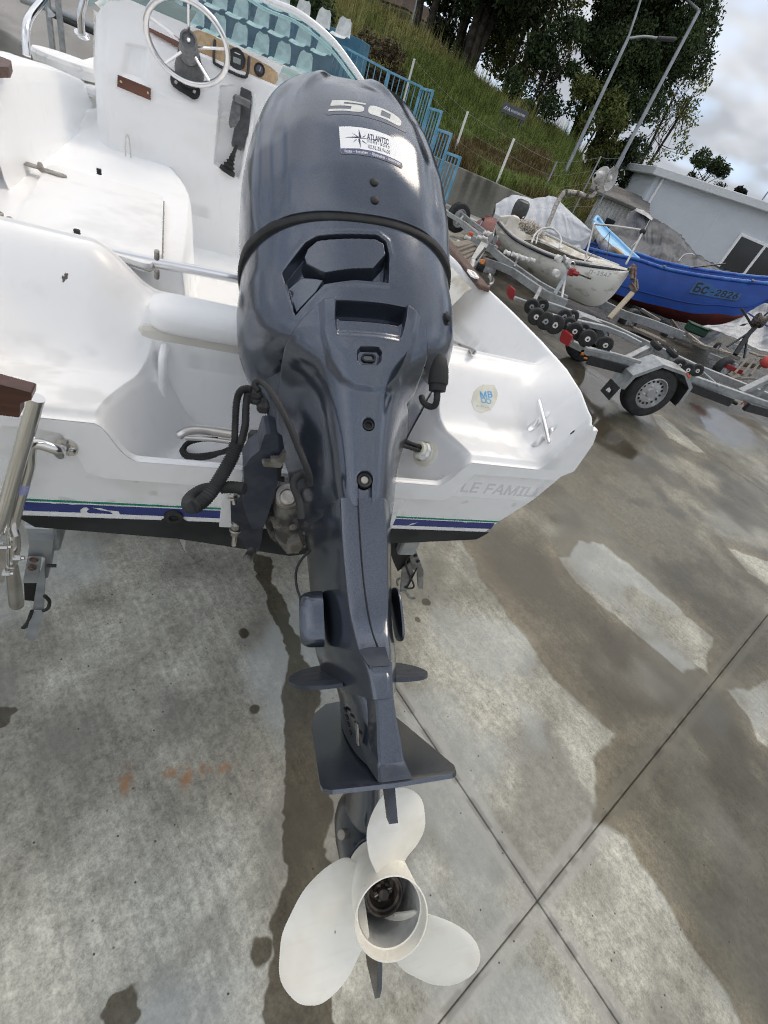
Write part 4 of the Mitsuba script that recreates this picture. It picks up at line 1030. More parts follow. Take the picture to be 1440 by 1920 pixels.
def near_joint(v):
    f = v / PANEL - dr.floor(v / PANEL)
    return dr.minimum(f, 1 - f) * PANEL


def concrete(p, n, uv):
    a, b = slab_local(p)
    big = FB(p.x * 1.7, p.y * 1.7, 1.0, 4)
    mid = FB(p.x * 7 + 5, p.y * 7, 2.0, 4)
    fin = FB(p.x * 60, p.y * 60, 0, 3)
    grit = N(p.x * 420, p.y * 420)
    streak = N(a * 90 + 2.0 * mid, b * 3.5) * 0.6 + N(a * 220, b * 7) * 0.4
    c = MIX((0.24, 0.235, 0.20), (0.45, 0.445, 0.385), SS(0.32, 0.68, big * 0.6 + mid * 0.4))
    c = c * (0.50 + 0.56 * fin + 0.44 * FB(p.x * 170, p.y * 170, 4, 2) + 0.30 * (grit - 0.5)) * (0.93 + 0.14 * SS(0.35, 0.75, streak))
    c = MIX(c, (0.175, 0.172, 0.15), 0.66 * SS(0.46, 0.68, FB(p.x * 3.1 + 11, p.y * 3.1, 3, 5)))
    c = MIX(c, (0.42, 0.455, 0.455), 0.42 * SS(0.50, 0.68, FB(p.x * 2.3 + 40, p.y * 2.3, 3, 4)))
    j = dr.minimum(near_joint(a), near_joint(b))
    c = MIX(c, (0.37, 0.37, 0.345), 0.55 * (1 - SS(0.030, 0.050, j)))
    c = MIX(c, (0.18, 0.175, 0.16), 0.6 * (1 - SS(0.010, 0.020, j)) * SS(0.3, 0.6, N(a * 30, b * 30)))
    for x, y, rx, ry in RUST:
        q = dr.square((p.x - x) / rx) + dr.square((p.y - y) / ry)
        c = MIX(c, (0.30, 0.145, 0.055), 0.85 * dr.exp(-q * 1.3) * SS(0.30, 0.62, FB(p.x * 70, p.y * 70, 0, 3) + 0.06))
    pit = SS(0.035, 0.012, mikit.voronoi(p.x * 9, p.y * 9)[0]) * SS(0.6, 0.7, mikit.voronoi(p.x * 9, p.y * 9)[2])
    c = MIX(c, (0.07, 0.065, 0.055), pit)
    c = MIX(c, mi.Color3f(0.060, 0.052, 0.038) * (0.6 + 0.8 * mid), 0.85 * (1 - SS(-0.5, 0.5, dsdf(p.x + 1.2 * (mid - 0.5), p.y + 1.2 * (big - 0.5), SHADE_WET))))  # shade and wet among the trailers, painted into the slab colour
    d, e, w = wetness(p)
    damp = 1 - SS(-0.012, 0.012, d)
    rim = damp * SS(-0.16, -0.01, d)
    wetc = c * mi.Color3f(0.29, 0.272, 0.232)
    wetc = MIX(wetc, c * mi.Color3f(0.72, 0.69, 0.62), 0.75 * SS(0.50, 0.72, FB(p.x * 1.6 + 3, p.y * 1.6 + 8, 0, 4)) * SS(-0.05, -0.2, d))
    wetc = MIX(wetc, c * mi.Color3f(0.44, 0.40, 0.33), rim)
    c = MIX(c, wetc, damp)
    tr = 1 - SS(-0.004, 0.004, e)
    c = MIX(c, c * mi.Color3f(0.27, 0.245, 0.20) * (0.8 + 0.4 * mid), tr * (1 - damp))
    return MIX(c, mi.Color3f(0.045, 0.038, 0.028), (1 - SS(-0.03, 0.10, w)) * 0.75)


def concrete_rough(p, n, uv):
    d, e, w = wetness(p)
    damp = 1 - SS(-0.02, 0.02, d)
    tr = 1 - SS(-0.004, 0.004, e)
    v = FB(p.x * 4, p.y * 4, 5, 4)
    r = 0.86 - damp * (0.42 + 0.14 * v) - 0.30 * tr * (1 - damp)
    pool = 1 - SS(-0.03, 0.14, w)
    return dr.clip(r * (1 - pool) + 0.075 * pool, 0.03, 1)


def concrete_bump(p, n, uv):
    a, b = slab_local(p)
    d, e, w = wetness(p)
    return (0.55 * FB(p.x * 110, p.y * 110, 0, 3) + 0.12 * N(a * 160, b * 5) + 0.3 * N(p.x * 30, p.y * 30)) * SS(-0.05, 0.12, w)


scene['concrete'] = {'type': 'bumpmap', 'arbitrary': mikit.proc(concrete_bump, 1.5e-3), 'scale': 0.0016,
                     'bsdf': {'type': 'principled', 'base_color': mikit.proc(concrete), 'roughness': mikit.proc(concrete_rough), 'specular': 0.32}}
mat('sand_joint', blotch((0.20, 0.19, 0.17), (0.12, 0.115, 0.10), 30), 0.95)
mat('far_ground', blotch((0.20, 0.19, 0.16), (0.12, 0.13, 0.08), 0.3), 0.95)
put('ground', trimesh.Trimesh([(-300, -300, -0.014), (300, -300, -0.014), (300, 300, -0.014), (-300, 300, -0.014)], [(0, 1, 2), (0, 2, 3)]), 'sand_joint')
lab('ground', 'wet grey concrete yard cut into slabs with puddles and dry patches', kind='structure')
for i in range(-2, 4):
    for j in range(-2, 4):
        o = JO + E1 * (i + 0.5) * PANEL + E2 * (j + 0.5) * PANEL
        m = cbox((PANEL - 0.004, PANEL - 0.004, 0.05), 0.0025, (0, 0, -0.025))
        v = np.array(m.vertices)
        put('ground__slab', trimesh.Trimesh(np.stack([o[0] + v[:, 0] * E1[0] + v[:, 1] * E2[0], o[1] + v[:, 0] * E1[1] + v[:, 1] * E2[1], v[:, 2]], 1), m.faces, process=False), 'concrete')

# ---------------------------------------------------------------- the bank: retaining wall, hill, grass
WO, WT, WN = V(6.55, 15.0), V(0.823, -0.568), V(0.568, 0.823)


def ST(x, y):
    dx, dy = x - WO[0], y - WO[1]
    return dx * WN[0] + dy * WN[1], dx * WT[0] + dy * WT[1]


def XY(s, t):
    return WO[0] + s * WN[0] + t * WT[0], WO[1] + s * WN[1] + t * WT[1]


def hill_z(s, t):
    zr = np.interp(t, [-30, -10, -5, -1.5, 2.3, 3.6, 5.2, 9, 16], [4.4, 4.0, 3.65, 3.05, 2.45, 1.75, 0.95, -0.3, -0.3])
    z0 = np.interp(t, [-30, 2.6, 3.6, 20], [0.80, 0.80, -0.15, -0.15])
    toe = np.interp(t, [-30, 2.6, 3.6, 5.5, 20], [0, 0, 0.6, 4.6, 9.0])
    u = np.clip((s - toe) / 8.5, 0, 1)
    z = z0 + (zr - z0) * (u * 0.9 + 0.1 * u * u) + np.maximum(s - toe - 8.5, 0) * 0.01
    bump = (meshkit.fbm(np.stack([s * 0.5, t * 0.5, s * 0], -1), 3, 5) - 0.5) * 0.5 * np.minimum(1, u * 4)
    return z + bump


S, TT = np.meshgrid(np.r_[np.linspace(0, 12, 70), np.linspace(13, 90, 40)], np.linspace(-40, 26, 160), indexing='ij')
hx, hy = XY(S, TT)
mat('bank_soil', blotch((0.055, 0.075, 0.022), (0.085, 0.075, 0.035), 0.9, 0.3, 0.7), 0.95)
put('hill', grid_mesh(np.stack([hx, hy, hill_z(S, TT)], -1)), 'bank_soil', True)
lab('hill', 'grassy bank rising behind the concrete retaining wall', kind='structure')


def wall_fn(p, n, uv):
    c = MIX((0.17, 0.16, 0.135), (0.27, 0.26, 0.225), FB(p.x * 1.3, p.y * 1.3, p.z * 3, 4))
    run = SS(0.45, 0.75, N(p.x * 5, p.y * 5, p.z * 0.4)) * SS(-0.2, 0.8, p.z)
    c = MIX(c, (0.05, 0.05, 0.042), 0.75 * run)
    return c * (0.8 + 0.4 * FB(p.x * 22, p.y * 22, p.z * 22, 3))


scene['wall_concrete'] = {'type': 'bumpmap', 'arbitrary': mikit.proc(lambda p, n, uv: FB(p.x * 25, p.y * 25, p.z * 25, 3), 4e-3), 'scale': 0.01, 'bsdf': {'type': 'principled', 'base_color': mikit.proc(wall_fn), 'roughness': 0.9}}
t0 = -14.0
n = 0
while t0 < 2.6:
    a, b = XY(-0.12, t0), XY(-0.12, min(t0 + 3.3, 2.75))
    put('retaining_wall' if n == 0 else 'retaining_wall__panel', beam((*a, 0.40), (*b, 0.40), 0.24, 0.98, 0.015), 'wall_concrete')
    t0 += 3.312
    n += 1
lab('retaining_wall', 'stained grey concrete retaining wall below the grassy bank', 'wall')

# grass: tufts of blades
def blades(pos, h, lean, width, seed, per=7):
    r = np.random.default_rng(seed)
    n = len(pos) * per
    base = np.repeat(pos, per, 0) + np.c_[r.normal(0, 0.07, (n, 2)), np.zeros(n)]
    hh = np.repeat(h, per) * r.uniform(0.5, 1.15, n)
    az = r.uniform(0, 2 * np.pi, n)
    d = np.c_[np.cos(az), np.sin(az), np.zeros(n)]
    s = np.c_[-np.sin(az), np.cos(az), np.zeros(n)] * width * r.uniform(0.6, 1.4, n)[:, None]
    ln = lean * r.uniform(0.2, 1.2, n)
    mid = base + d * (ln * hh * 0.3)[:, None] + np.c_[np.zeros((n, 2)), hh * 0.55]
    tip = base + d * (ln * hh)[:, None] + np.c_[np.zeros((n, 2)), hh]
    v = np.stack([base - s, base + s, mid + s * 0.7, mid - s * 0.7, tip], 1).reshape(-1, 3)
    k = np.arange(n)[:, None] * 5
    f = np.concatenate([k + [0, 1, 2], k + [0, 2, 3], k + [3, 2, 4]])
    return trimesh.Trimesh(v, f, process=False)


def grass_fn(p, n, uv):
    a = FB(p.x * 0.35, p.y * 0.35, 0, 4)
    b = N(p.x * 7, p.y * 7, p.z * 3)
    g = MIX((0.150, 0.195, 0.050), (0.33, 0.30, 0.115), SS(0.40, 0.62, a))
    g = MIX(g, (0.15, 0.10, 0.05), 0.85 * SS(0.60, 0.72, FB(p.x * 0.30 + 4, p.y * 0.30 + 2, 1, 3)))
    return g * (0.55 + 0.9 * b)


scene['grass_blade'] = {'type': 'twosided', 'b': {'type': 'principled', 'base_color': mikit.proc(grass_fn), 'roughness': 0.7, 'specular': 0.2}}
r = np.random.default_rng(11)
s_, t_ = r.uniform(0.05, 11, 26000) , r.uniform(-16, 14, 26000)
x_, y_ = XY(s_, t_)
gz = hill_z(s_, t_)
ok = gz > 0.02
hgt = np.interp(meshkit.fbm(np.stack([x_ * 0.5, y_ * 0.5, x_ * 0], 1), 3, 2), [0.3, 0.7], [0.16, 0.48])
put('grass', blades(np.stack([x_, y_, gz - 0.03], 1)[ok], hgt[ok], 0.55, 0.013, 3), 'grass_blade')
lab('grass', 'long green and dry grass covering the bank', kind='stuff')
s_, t_ = r.uniform(6.0, 9.5, 1100), r.uniform(-16, 8, 1100)
x_, y_ = XY(s_, t_)
put('grass__stalks', blades(np.stack([x_, y_, hill_z(s_, t_) - 0.02], 1), r.uniform(0.5, 1.0, 1100), 0.3, 0.009, 4, 4), 'grass_blade')

# ---------------------------------------------------------------- trees
def leaf_mat(key, c0, c1, s=2.2):
    def fn(p, n, uv):
        return MIX(c0, c1, SS(0.30, 0.72, FB(p.x * s, p.y * s, p.z * s, 3))) * (0.55 + 0.9 * N(p.x * 17, p.y * 17, p.z * 17))
    scene[key] = {'type': 'twosided', 'b': {'type': 'principled', 'base_color': mikit.proc(fn), 'roughness': 0.6, 'specular': 0.3}}


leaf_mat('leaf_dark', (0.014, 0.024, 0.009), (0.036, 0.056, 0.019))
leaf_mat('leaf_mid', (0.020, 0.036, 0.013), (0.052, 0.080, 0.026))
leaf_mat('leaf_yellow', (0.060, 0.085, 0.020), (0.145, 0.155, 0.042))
leaf_mat('leaf_needle', (0.008, 0.014, 0.010), (0.018, 0.028, 0.016))
leaf_mat('leaf_brown', (0.060, 0.042, 0.022), (0.11, 0.085, 0.045))
mat('bark', blotch((0.030, 0.025, 0.019), (0.070, 0.060, 0.046), 6), 0.9)


def leaves(centres, radii, n, size, seed, flat=0.8):
    """Leaf faces scattered through clumps, thin near each clump's middle."""
    r = np.random.default_rng(seed)
    w = radii ** 2
    k = r.choice(len(centres), n, p=w / w.sum())
    d = r.normal(size=(n, 3))
    d /= np.linalg.norm(d, axis=1, keepdims=True)
    rad = radii[k] * r.uniform(0.35, 1.0, n) ** 0.5 * (1 + 0.25 * r.normal(size=n) * 0.6)
    c = centres[k] + d * rad[:, None] * V(1, 1, flat)
    a = r.normal(size=(n, 3)) + d * 0.4
    a /= np.linalg.norm(a, axis=1, keepdims=True)
    b = np.cross(a, r.normal(size=(n, 3)))
    b /= np.linalg.norm(b, axis=1, keepdims=True)
    s = size * r.uniform(0.6, 1.5, n)[:, None]
    v = np.stack([c - a * s, c + b * s * 0.45, c + a * s, c - b * s * 0.45], 1).reshape(-1, 3)
    q = np.arange(n)[:, None] * 4
    return trimesh.Trimesh(v, np.concatenate([q + [0, 1, 2], q + [0, 2, 3]]), process=False)


def tree(name, label, base, height, spread, crown_z, seed, mat_leaf, n_leaf=16000, stems=3, leaf=0.085, clumps=34, lean=(0, 0), category='tree', group=None, trunk_r=0.16, fill=1.0):
    r = np.random.default_rng(seed)
    key = name
    i = 0
    while key in labels:
        i += 1
        key = '%s_%03d' % (name, i)
    base = V(*base)
    cz0, cz1 = crown_z
    cs, rs, limbs, trunks = [], [], [], []
    tops = []
    for k in range(stems):
        az = 2 * np.pi * k / stems + r.uniform(-0.5, 0.5)
        off = V(math.cos(az), math.sin(az), 0) * spread * 0.32 * (0 if stems == 1 else 1)
        b = base + off * 0.18
        mid = base + off * 0.6 + V(lean[0] * 0.4, lean[1] * 0.4, height * 0.45)
        top = base + off * 1.1 + V(lean[0], lean[1], height * 0.9)
        trunks.append(tube([b - V(0, 0, 0.3), (b + mid) / 2 + r.normal(0, 0.08, 3), mid, top], [trunk_r, trunk_r * 0.8, trunk_r * 0.6, trunk_r * 0.2], 8, 5))
        tops.append((mid, top))
    for k in range(clumps):
        h = r.uniform(0, 1)
        z = base[2] + height * (cz0 + (cz1 - cz0) * h)
        w = spread * (0.35 + 0.65 * math.sin(math.pi * min(0.95, 0.18 + 0.75 * h))) * fill
        az, q = r.uniform(0, 2 * np.pi), math.sqrt(r.uniform(0.04, 1))
        c = V(base[0] + lean[0] * h + w * q * math.cos(az), base[1] + lean[1] * h + w * q * math.sin(az), z)
        cs.append(c)
        rs.append(spread * r.uniform(0.17, 0.34))
        m, t = tops[r.integers(len(tops))]
        st = m + (t - m) * r.uniform(0, 0.9)
        limbs.append(tube([st, (st + c) / 2 + V(0, 0, -0.05) + r.normal(0, 0.12, 3), c], [trunk_r * 0.28, trunk_r * 0.16, trunk_r * 0.05], 5, 4))
    put(key + '__trunk', cat(*trunks), 'bark', True)
    put(key + '__branches', cat(*limbs), 'bark', True)
    put(key + '__crown', leaves(np.array(cs), np.array(rs), n_leaf, leaf, seed + 1), mat_leaf)
    lab(key, label, category, group)
    return key


def at_hill(x, y):
    return (x, y, float(hill_z(*ST(np.array(x), np.array(y)))))


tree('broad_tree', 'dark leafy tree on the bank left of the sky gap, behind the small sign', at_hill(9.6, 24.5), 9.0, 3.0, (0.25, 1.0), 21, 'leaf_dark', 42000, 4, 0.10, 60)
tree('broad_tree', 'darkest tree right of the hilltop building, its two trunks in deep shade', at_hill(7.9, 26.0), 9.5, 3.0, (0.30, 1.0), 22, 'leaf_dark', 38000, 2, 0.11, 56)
tree('broad_tree', 'yellowish open tree in the middle of the bank behind the small sign', at_hill(13.6, 28.0), 6.2, 2.3, (0.12, 1.0), 23, 'leaf_yellow', 12000, 3, 0.075, 40)
tree('broad_tree', 'tall broad green tree with many stems beside the two light poles', at_hill(15.9, 22.0), 9.4, 2.4, (0.26, 1.0), 24, 'leaf_mid', 120000, 6, 0.062, 110, trunk_r=0.12, lean=(-1.1, 0.6))
tree('broad_tree', 'dark tree with tall narrow stems left of the taller light pole', at_hill(14.6, 22.8), 7.6, 2.2, (0.35, 1.0), 25, 'leaf_mid', 13000, 5, 0.085, 40, trunk_r=0.09)
tree('broad_tree', 'thin half bare tree at the right edge of the broad green tree', at_hill(18.7, 22.6), 5.6, 1.2, (0.35, 1.0), 26, 'leaf_yellow', 2600, 4, 0.06, 40, trunk_r=0.07)
tree('shrub', 'low dark shrub under the tall stems on the bank', at_hill(14.0, 20.9), 2.6, 1.5, (0.1, 1.0), 27, 'leaf_yellow', 7000, 4, 0.07, 20, category='shrub', trunk_r=0.04)
tree('shrub', 'bushy green shrub right of the small sign', at_hill(12.2, 22.4), 2.7, 1.6, (0.05, 1.0), 28, 'leaf_mid', 8000, 4, 0.07, 22, category='shrub', trunk_r=0.04)
tree('shrub', 'dark shrub at the foot of the broad green tree', at_hill(16.2, 20.7), 2.4, 1.6, (0.05, 1.0), 29, 'leaf_dark', 8000, 4, 0.07, 22, category='shrub', trunk_r=0.04)
tree('shrub', 'brown withered shrub on the bank above the blue railing', at_hill(4.6, 19.6), 1.1, 1.3, (0.0, 1.0), 30, 'leaf_brown', 6000, 5, 0.05, 16, category='shrub', trunk_r=0.02)
tree('shrub', 'dark green shrub on the bank behind the windscreen', at_hill(2.6, 20.2), 1.5, 1.3, (0.0, 1.0), 33, 'leaf_mid', 6000, 5, 0.05, 16, category='shrub', trunk_r=0.02)
tree('broad_tree', 'dark tree closing the gap behind the yellowish tree', at_hill(11.4, 30.5), 5.5, 2.6, (0.05, 1.0), 34, 'leaf_dark', 12000, 3, 0.10, 34)
tree('round_tree', 'small round green tree behind the shed roof', (24.2, 24.7, 0.2), 4.4, 1.5, (0.3, 1.0), 31, 'leaf_mid', 9000, 3, 0.075, 30, trunk_r=0.09)
tree('pine_tree', 'tiny dark pine top above the shed roof', (26.6, 24.0, 0.0), 4.0, 0.5, (0.72, 1.0), 32, 'leaf_needle', 3000, 1, 0.08, 12, trunk_r=0.07)

# ---------------------------------------------------------------- hilltop building, sign, poles, fence
mat('fascia_brown', blotch((0.14, 0.10, 0.085), (0.18, 0.13, 0.11), 2), 0.7)
mat('dark_glass', (0.02, 0.024, 0.028), 0.08, specular=0.6)
mat('off_white_wall', blotch((0.50, 0.49, 0.47), (0.40, 0.39, 0.37), 3), 0.8)
HB0 = [(7.7788,46.9803,6.9428),(9.4958,44.0284,6.4719),(11.4652,41.2993,6.3911),(11.4014,40.9017,5.9333)]
b0, b1 = V(*HB0[0]), V(*HB0[2])
dirn = unit(b1 - b0) * V(1, 1, 0)
dirn = unit(dirn)
back = V(-dirn[1], dirn[0], 0)
zt = b1[2] - 0.05
hb0 = V(b1[0], b1[1], 0) - dirn * 9
def hb(u, v, z):
    return hb0 + dirn * u + back * v + V(0, 0, z)
put('hilltop_building__roof', cat(beam(hb(0, 2, zt), hb(9, 2, zt), 5.0, 0.62, 0.02)), 'fascia_brown')
put('hilltop_building__soffit', beam(hb(0.2, 2.2, zt - 0.36), hb(8.7, 2.2, zt - 0.36), 4.4, 0.10, 0.01), 'off_white_wall')
put('hilltop_building__wall', beam(hb(0, 3.4, zt - 1.8), hb(7.0, 3.4, zt - 1.8), 2.4, 3.0, 0.02), 'off_white_wall')
for u in (1.2, 3.0, 4.8, 6.4):
    kk = put('hilltop_building__window', cbox((1.1, 0.06, 1.5), 0.01, hb(u, 2.18, zt - 1.35), np.stack([dirn, back, V(0, 0, 1)])), 'dark_glass')
for u in np.arange(0.3, 8.6, 1.0):
    put('hilltop_building__railing_post', cyl(hb(u, 0.0, zt - 2.6), hb(u, 0.0, zt - 1.35), 0.02, 8), 'deep_black')
put('hilltop_building__handrail', cat(*[cyl(hb(0.2, 0, zt - h), hb(8.6, 0, zt - h), 0.018, 8) for h in (1.35, 1.75, 2.15)]), 'deep_black')
put('hilltop_building__terrace', beam(hb(0, 1.5, zt - 3.0), hb(8.8, 1.5, zt - 3.0), 4.0, 0.8, 0.02), 'off_white_wall')
lab('hilltop_building', 'low building with a brown roof edge and dark windows at the top of the bank', 'building')

mat('sign_grey', (0.095, 0.10, 0.115), 0.6)
mat('sign_white', (0.72, 0.74, 0.75), 0.6)
SG = [(9.7679,20.3835,2.8909),(10.5767,19.8352,2.8125),(10.4789,19.666,2.5741),(10.0562,19.9627,2.6258),(9.7309,20.3101,2.7908)]
s0, s1 = V(*SG[0]), V(*SG[1])
sd = unit((s1 - s0) * V(1, 1, 0))
sl, sh = np.linalg.norm((s1 - s0)[:2]), 0.28
sz = (s0[2] + s1[2]) / 2
def sgn(u, w, c=0.0):
    return V(s0[0], s0[1], sz) + sd * u + V(0, 0, w) + V(sd[1], -sd[0], 0) * c
put('bank_sign__board', cbox((sl, 0.03, sh), 0.005, sgn(sl / 2, -sh / 2), np.stack([sd, V(-sd[1], sd[0], 0), V(0, 0, 1)])), 'sign_grey')
for u in (0.12, sl - 0.10):
    put('bank_sign__post', beam(sgn(u, -0.02, -0.04), sgn(u, -1.3, -0.04), 0.06, 0.06, 0.005, up=sd), 'sign_grey')
tm = words('ADVENTURE PARK', 0.062, 0.004, True, sl * 0.56)
put('bank_sign__lettering', warp(tm, lambda x, y, z: sgn(0, 0) + np.outer(x + sl * 0.36, sd) + np.outer(y - 0.18, V(0, 0, 1)) + np.outer(0.017 + z, V(sd[1], -sd[0], 0))), 'sign_white')
lg = [[(0.06, -0.24), (0.13, -0.10), (0.155, -0.10), (0.09, -0.24)], [(0.12, -0.24), (0.18, -0.12), (0.20, -0.12), (0.145, -0.24)], [(0.20, -0.24), (0.245, -0.10), (0.29, -0.24), (0.265, -0.24), (0.245, -0.17), (0.225, -0.24)]]
put('bank_sign__emblem', cat(*[plate(g, 0.004, lambda a, b, c: sgn(0, 0) + np.outer(a * sl / 0.85, sd) + np.outer(b * 0.78, V(0, 0, 1)) + np.outer(0.017 + c, V(sd[1], -sd[0], 0))) for g in lg]), 'sign_white')
lab('bank_sign', 'dark grey sign board with white lettering and mountain emblem standing in the grass', 'sign')

mat('pole_grey', blotch((0.30, 0.32, 0.34), (0.38, 0.40, 0.42), 3), 0.4, 0.6)
mat('lamp_dark', (0.05, 0.05, 0.055), 0.5)


def pole(key, label, a, h, r0, r1, catg='lamp post'):
    a = V(*a)
    put(key + '__pole', tube([a, a + V(0, 0, h * 0.5), a + V(0, 0, h)], [r0, (r0 + r1) / 2, r1], 12, 1), 'pole_grey', 40)
    lab(key, label, catg)
    return a + V(0, 0, h)


PA = [(11.825,17.9438,.9607),(11.825,17.9438,5.2752)]
top = pole('lamp_post', 'grey lamp post with two arms in front of the broad green tree', (PA[0][0], PA[0][1], 0.2), PA[1][2] - 0.2, 0.075, 0.05)
side = unit(V(0.863, -0.505, 0))
for q, nm in ((top + V(0, 0, 0.9) - side * 0.18, 'a'), (top + side * 0.85 + V(0, 0, 0.20), 'b')):
    k = put('lamp_post__arm', tube([top - V(0, 0, 0.05), (top + q) / 2 + V(0, 0, 0.02), q], 0.035, 10, 4), 'pole_grey', 40)
    put(k + '__lamp_head', cbox((0.55, 0.22, 0.09), 0.03, q + (unit(q - top) * 0.22), frame(q - top)), 'lamp_dark')
PB = [(13.4744,17.5726,2.3753),(13.4744,17.5726,6.3898)] + [(15.4071,21.2604,7.4475)]
top = pole('lamp_post_001', 'taller slim light mast right of the two armed lamp post', (PB[0][0], PB[0][1], 0.1), PB[1][2] - 0.1, 0.085, 0.05)
k = put('lamp_post_001__arm', tube([top, V(*PB[2])], 0.04, 10, 1), 'pole_grey', 40)
put(k + '__lamp_head', cbox((0.7, 0.25, 0.1), 0.03, V(*PB[2]), frame(V(*PB[2]) - top)), 'lamp_dark')
PC = [(9.4165,33.0157,4.2968),(9.8868,34.5672,6.2194)]
pole('lamp_post_002', 'grey lamp post beside the hilltop building, cut off by the top edge', (PC[0][0], PC[0][1], PC[0][2] - 1.0), 7.0, 0.09, 0.07)
PD = [(33.1543,28.0197,4.2088),(33.741,28.5767,5.1566)]
pole('lamp_post_003', 'thin grey mast tip rising behind the right end of the shed roof', (PD[0][0], PD[0][1], 0.0), PD[1][2] + 0.6, 0.05, 0.04, 'mast')

mat('post_white', (0.74, 0.74, 0.68), 0.6)
mat('wire_grey', (0.20, 0.21, 0.20), 0.6)
FP = [[(5.6516,18.6647,2.0145),(5.6516,18.6647,2.7373)], [(6.6834,15.9033,1.0063),(6.6834,15.9033,2.0642)], [(7.5983,14.4644,.8446),(7.5983,14.4644,1.9071)]]
nm = ['leftmost of the white fence posts, its tip above the blue railing', 'white fence post behind the lowest blue railing panels', 'white fence post on the retaining wall right of the blue railing']
tops = []
for i, (a, b) in enumerate(FP):
    a, b = V(*a), V(*b)
    k = 'fence_post' + ('_%03d' % i if i else '')
    put(k, cbox((0.055, 0.055, b[2] - 0.8 + 0.05), 0.006, (a[0], a[1], (b[2] + 0.75) / 2)), 'post_white')
    lab(k, nm[i], 'fence post', 'fence posts on the bank')
    tops.append(V(a[0], a[1], b[2]))
GP = [[(9.4775,15.0059,.8379),(9.4775,15.0059,1.8414)], [(10.736,14.9061,.8778),(10.736,14.9061,2.3527)], [(11.6814,15.1389,1.0747),(11.6814,15.1389,2.59)]]
nm = ['thin grey fence post left of the two armed lamp post', 'thin grey fence post left of the round dish lamps', 'thin grey fence post behind the round dish lamps']
for i, (a, b) in enumerate(GP):
    a, b = V(*a), V(*b)
    k = 'wire_post' + ('_%03d' % i if i else '')
    put(k, cyl((a[0], a[1], -0.1), (a[0], a[1], b[2]), 0.022, 8), 'pole_grey', 40)
    lab(k, nm[i], 'fence post', 'fence posts on the bank')
    tops.append(V(a[0], a[1], b[2]))
w = []
for a, b in zip(tops[:-1], tops[1:]):
    for f in (0.03, 0.35, 0.68, 1.0, 1.3):
        w.append(tube([a - V(0, 0, f), (a + b) / 2 - V(0, 0, f + 0.03), b - V(0, 0, f)], 0.0035, 4, 3))
put('fence_wire', cat(*w), 'wire_grey')
lab('fence_wire', 'thin wires strung between the fence posts on the bank', 'wire fence')

# ---------------------------------------------------------------- grandstand with seats and blue railing
mat('rail_blue', blotch((0.10, 0.28, 0.42), (0.16, 0.36, 0.50), 5), 0.5)
mat('stand_blue', blotch((0.06, 0.16, 0.24), (0.09, 0.21, 0.29), 2), 0.8)
mat('seat_white', blotch((0.66, 0.68, 0.67), (0.50, 0.53, 0.52), 8), 0.5)
RD = V(0.86, -0.51, 0)          # along the rows
RB = V(0.51, 0.86, 0)           # back and up
SEAT0 = V(*(.6222,17.0647,1.962))
lab('grandstand', 'blue stepped grandstand behind the windscreen', 'grandstand')
for k in range(-3, 3):
    z1 = SEAT0[2] - 0.36 + k * 0.46
    o = SEAT0 + RB * (k * 0.80 + 0.22)
    a, b = o - RD * 7, o + RD * (2.62 + 0.02 * k)
    put('grandstand__step', beam((a[0], a[1], z1 / 2 - 0.15), (b[0], b[1], z1 / 2 - 0.15), 0.80, z1 + 0.3, 0.01), 'stand_blue')


def seat_mesh(o):
    g = []
    for t in np.linspace(0, 1, 14):
        if t < 0.5:
            q = t / 0.5
            y, z, w = 0.36 * (q - 1), 0.02 * math.sin(q * 3.1) - 0.05 * (1 - q) ** 3, 0.20
        else:
            q = (t - 0.5) / 0.5
            y, z, w = 0.03 + 0.07 * q, 0.36 * q ** 1.2, 0.205 - 0.055 * q ** 1.6 - (0.05 if q == 1 else 0)
        g.append([o + RD * (w * s) + RB * (y - 0.03 * s * s * (t > 0.5)) + V(0, 0, z + 0.02 * s * s) for s in np.linspace(-1, 1, 9)])
    return grid_mesh(np.array(g))


n = 0
for row in (-2, -1, 0, 1):
    for i in range(-6, 6):
        o = SEAT0 + RD * (0.56 * i + 0.10 * row) + RB * (row * 0.80) + V(0, 0, row * 0.46 - 0.04)
        if 0.56 * i + 0.1 * row > 2.35:
            continue
        k = 'stadium_seat' + ('_%03d' % n if n else '')
        put(k, seat_mesh(o), 'seat_white', True)
        lab(k, 'white shell seat %s from the left in the %s row of the grandstand' % (('first', 'second', 'third', 'fourth', 'fifth', 'sixth', 'seventh', 'eighth', 'ninth', 'tenth', 'eleventh', 'twelfth')[i + 6], ('lowest', 'second', 'third', 'top')[row + 2]), 'seat', 'seats on the blue grandstand')
        n += 1


def panel(key, a, b, h, nb, label):
    """A railing panel of square tube from a to b (top corners)."""
    a, b = V(*a), V(*b)
    dz = V(0, 0, h)
    put(key + '__frame', cat(beam(a, b, 0.045, 0.045, 0.004), beam(a - dz, b - dz, 0.04, 0.04, 0.004), *[cbox((0.045, 0.045, h + 0.045), 0.004, p - dz / 2) for p in (a, b)]), 'rail_blue')
    for i in range(1, nb + 1):
        p = a + (b - a) * i / (nb + 1)
        put(key + '__bar', cbox((0.020, 0.020, h - 0.04), 0.002, p - dz / 2), 'rail_blue')
    lab(key, label, 'railing', 'blue railing panels')


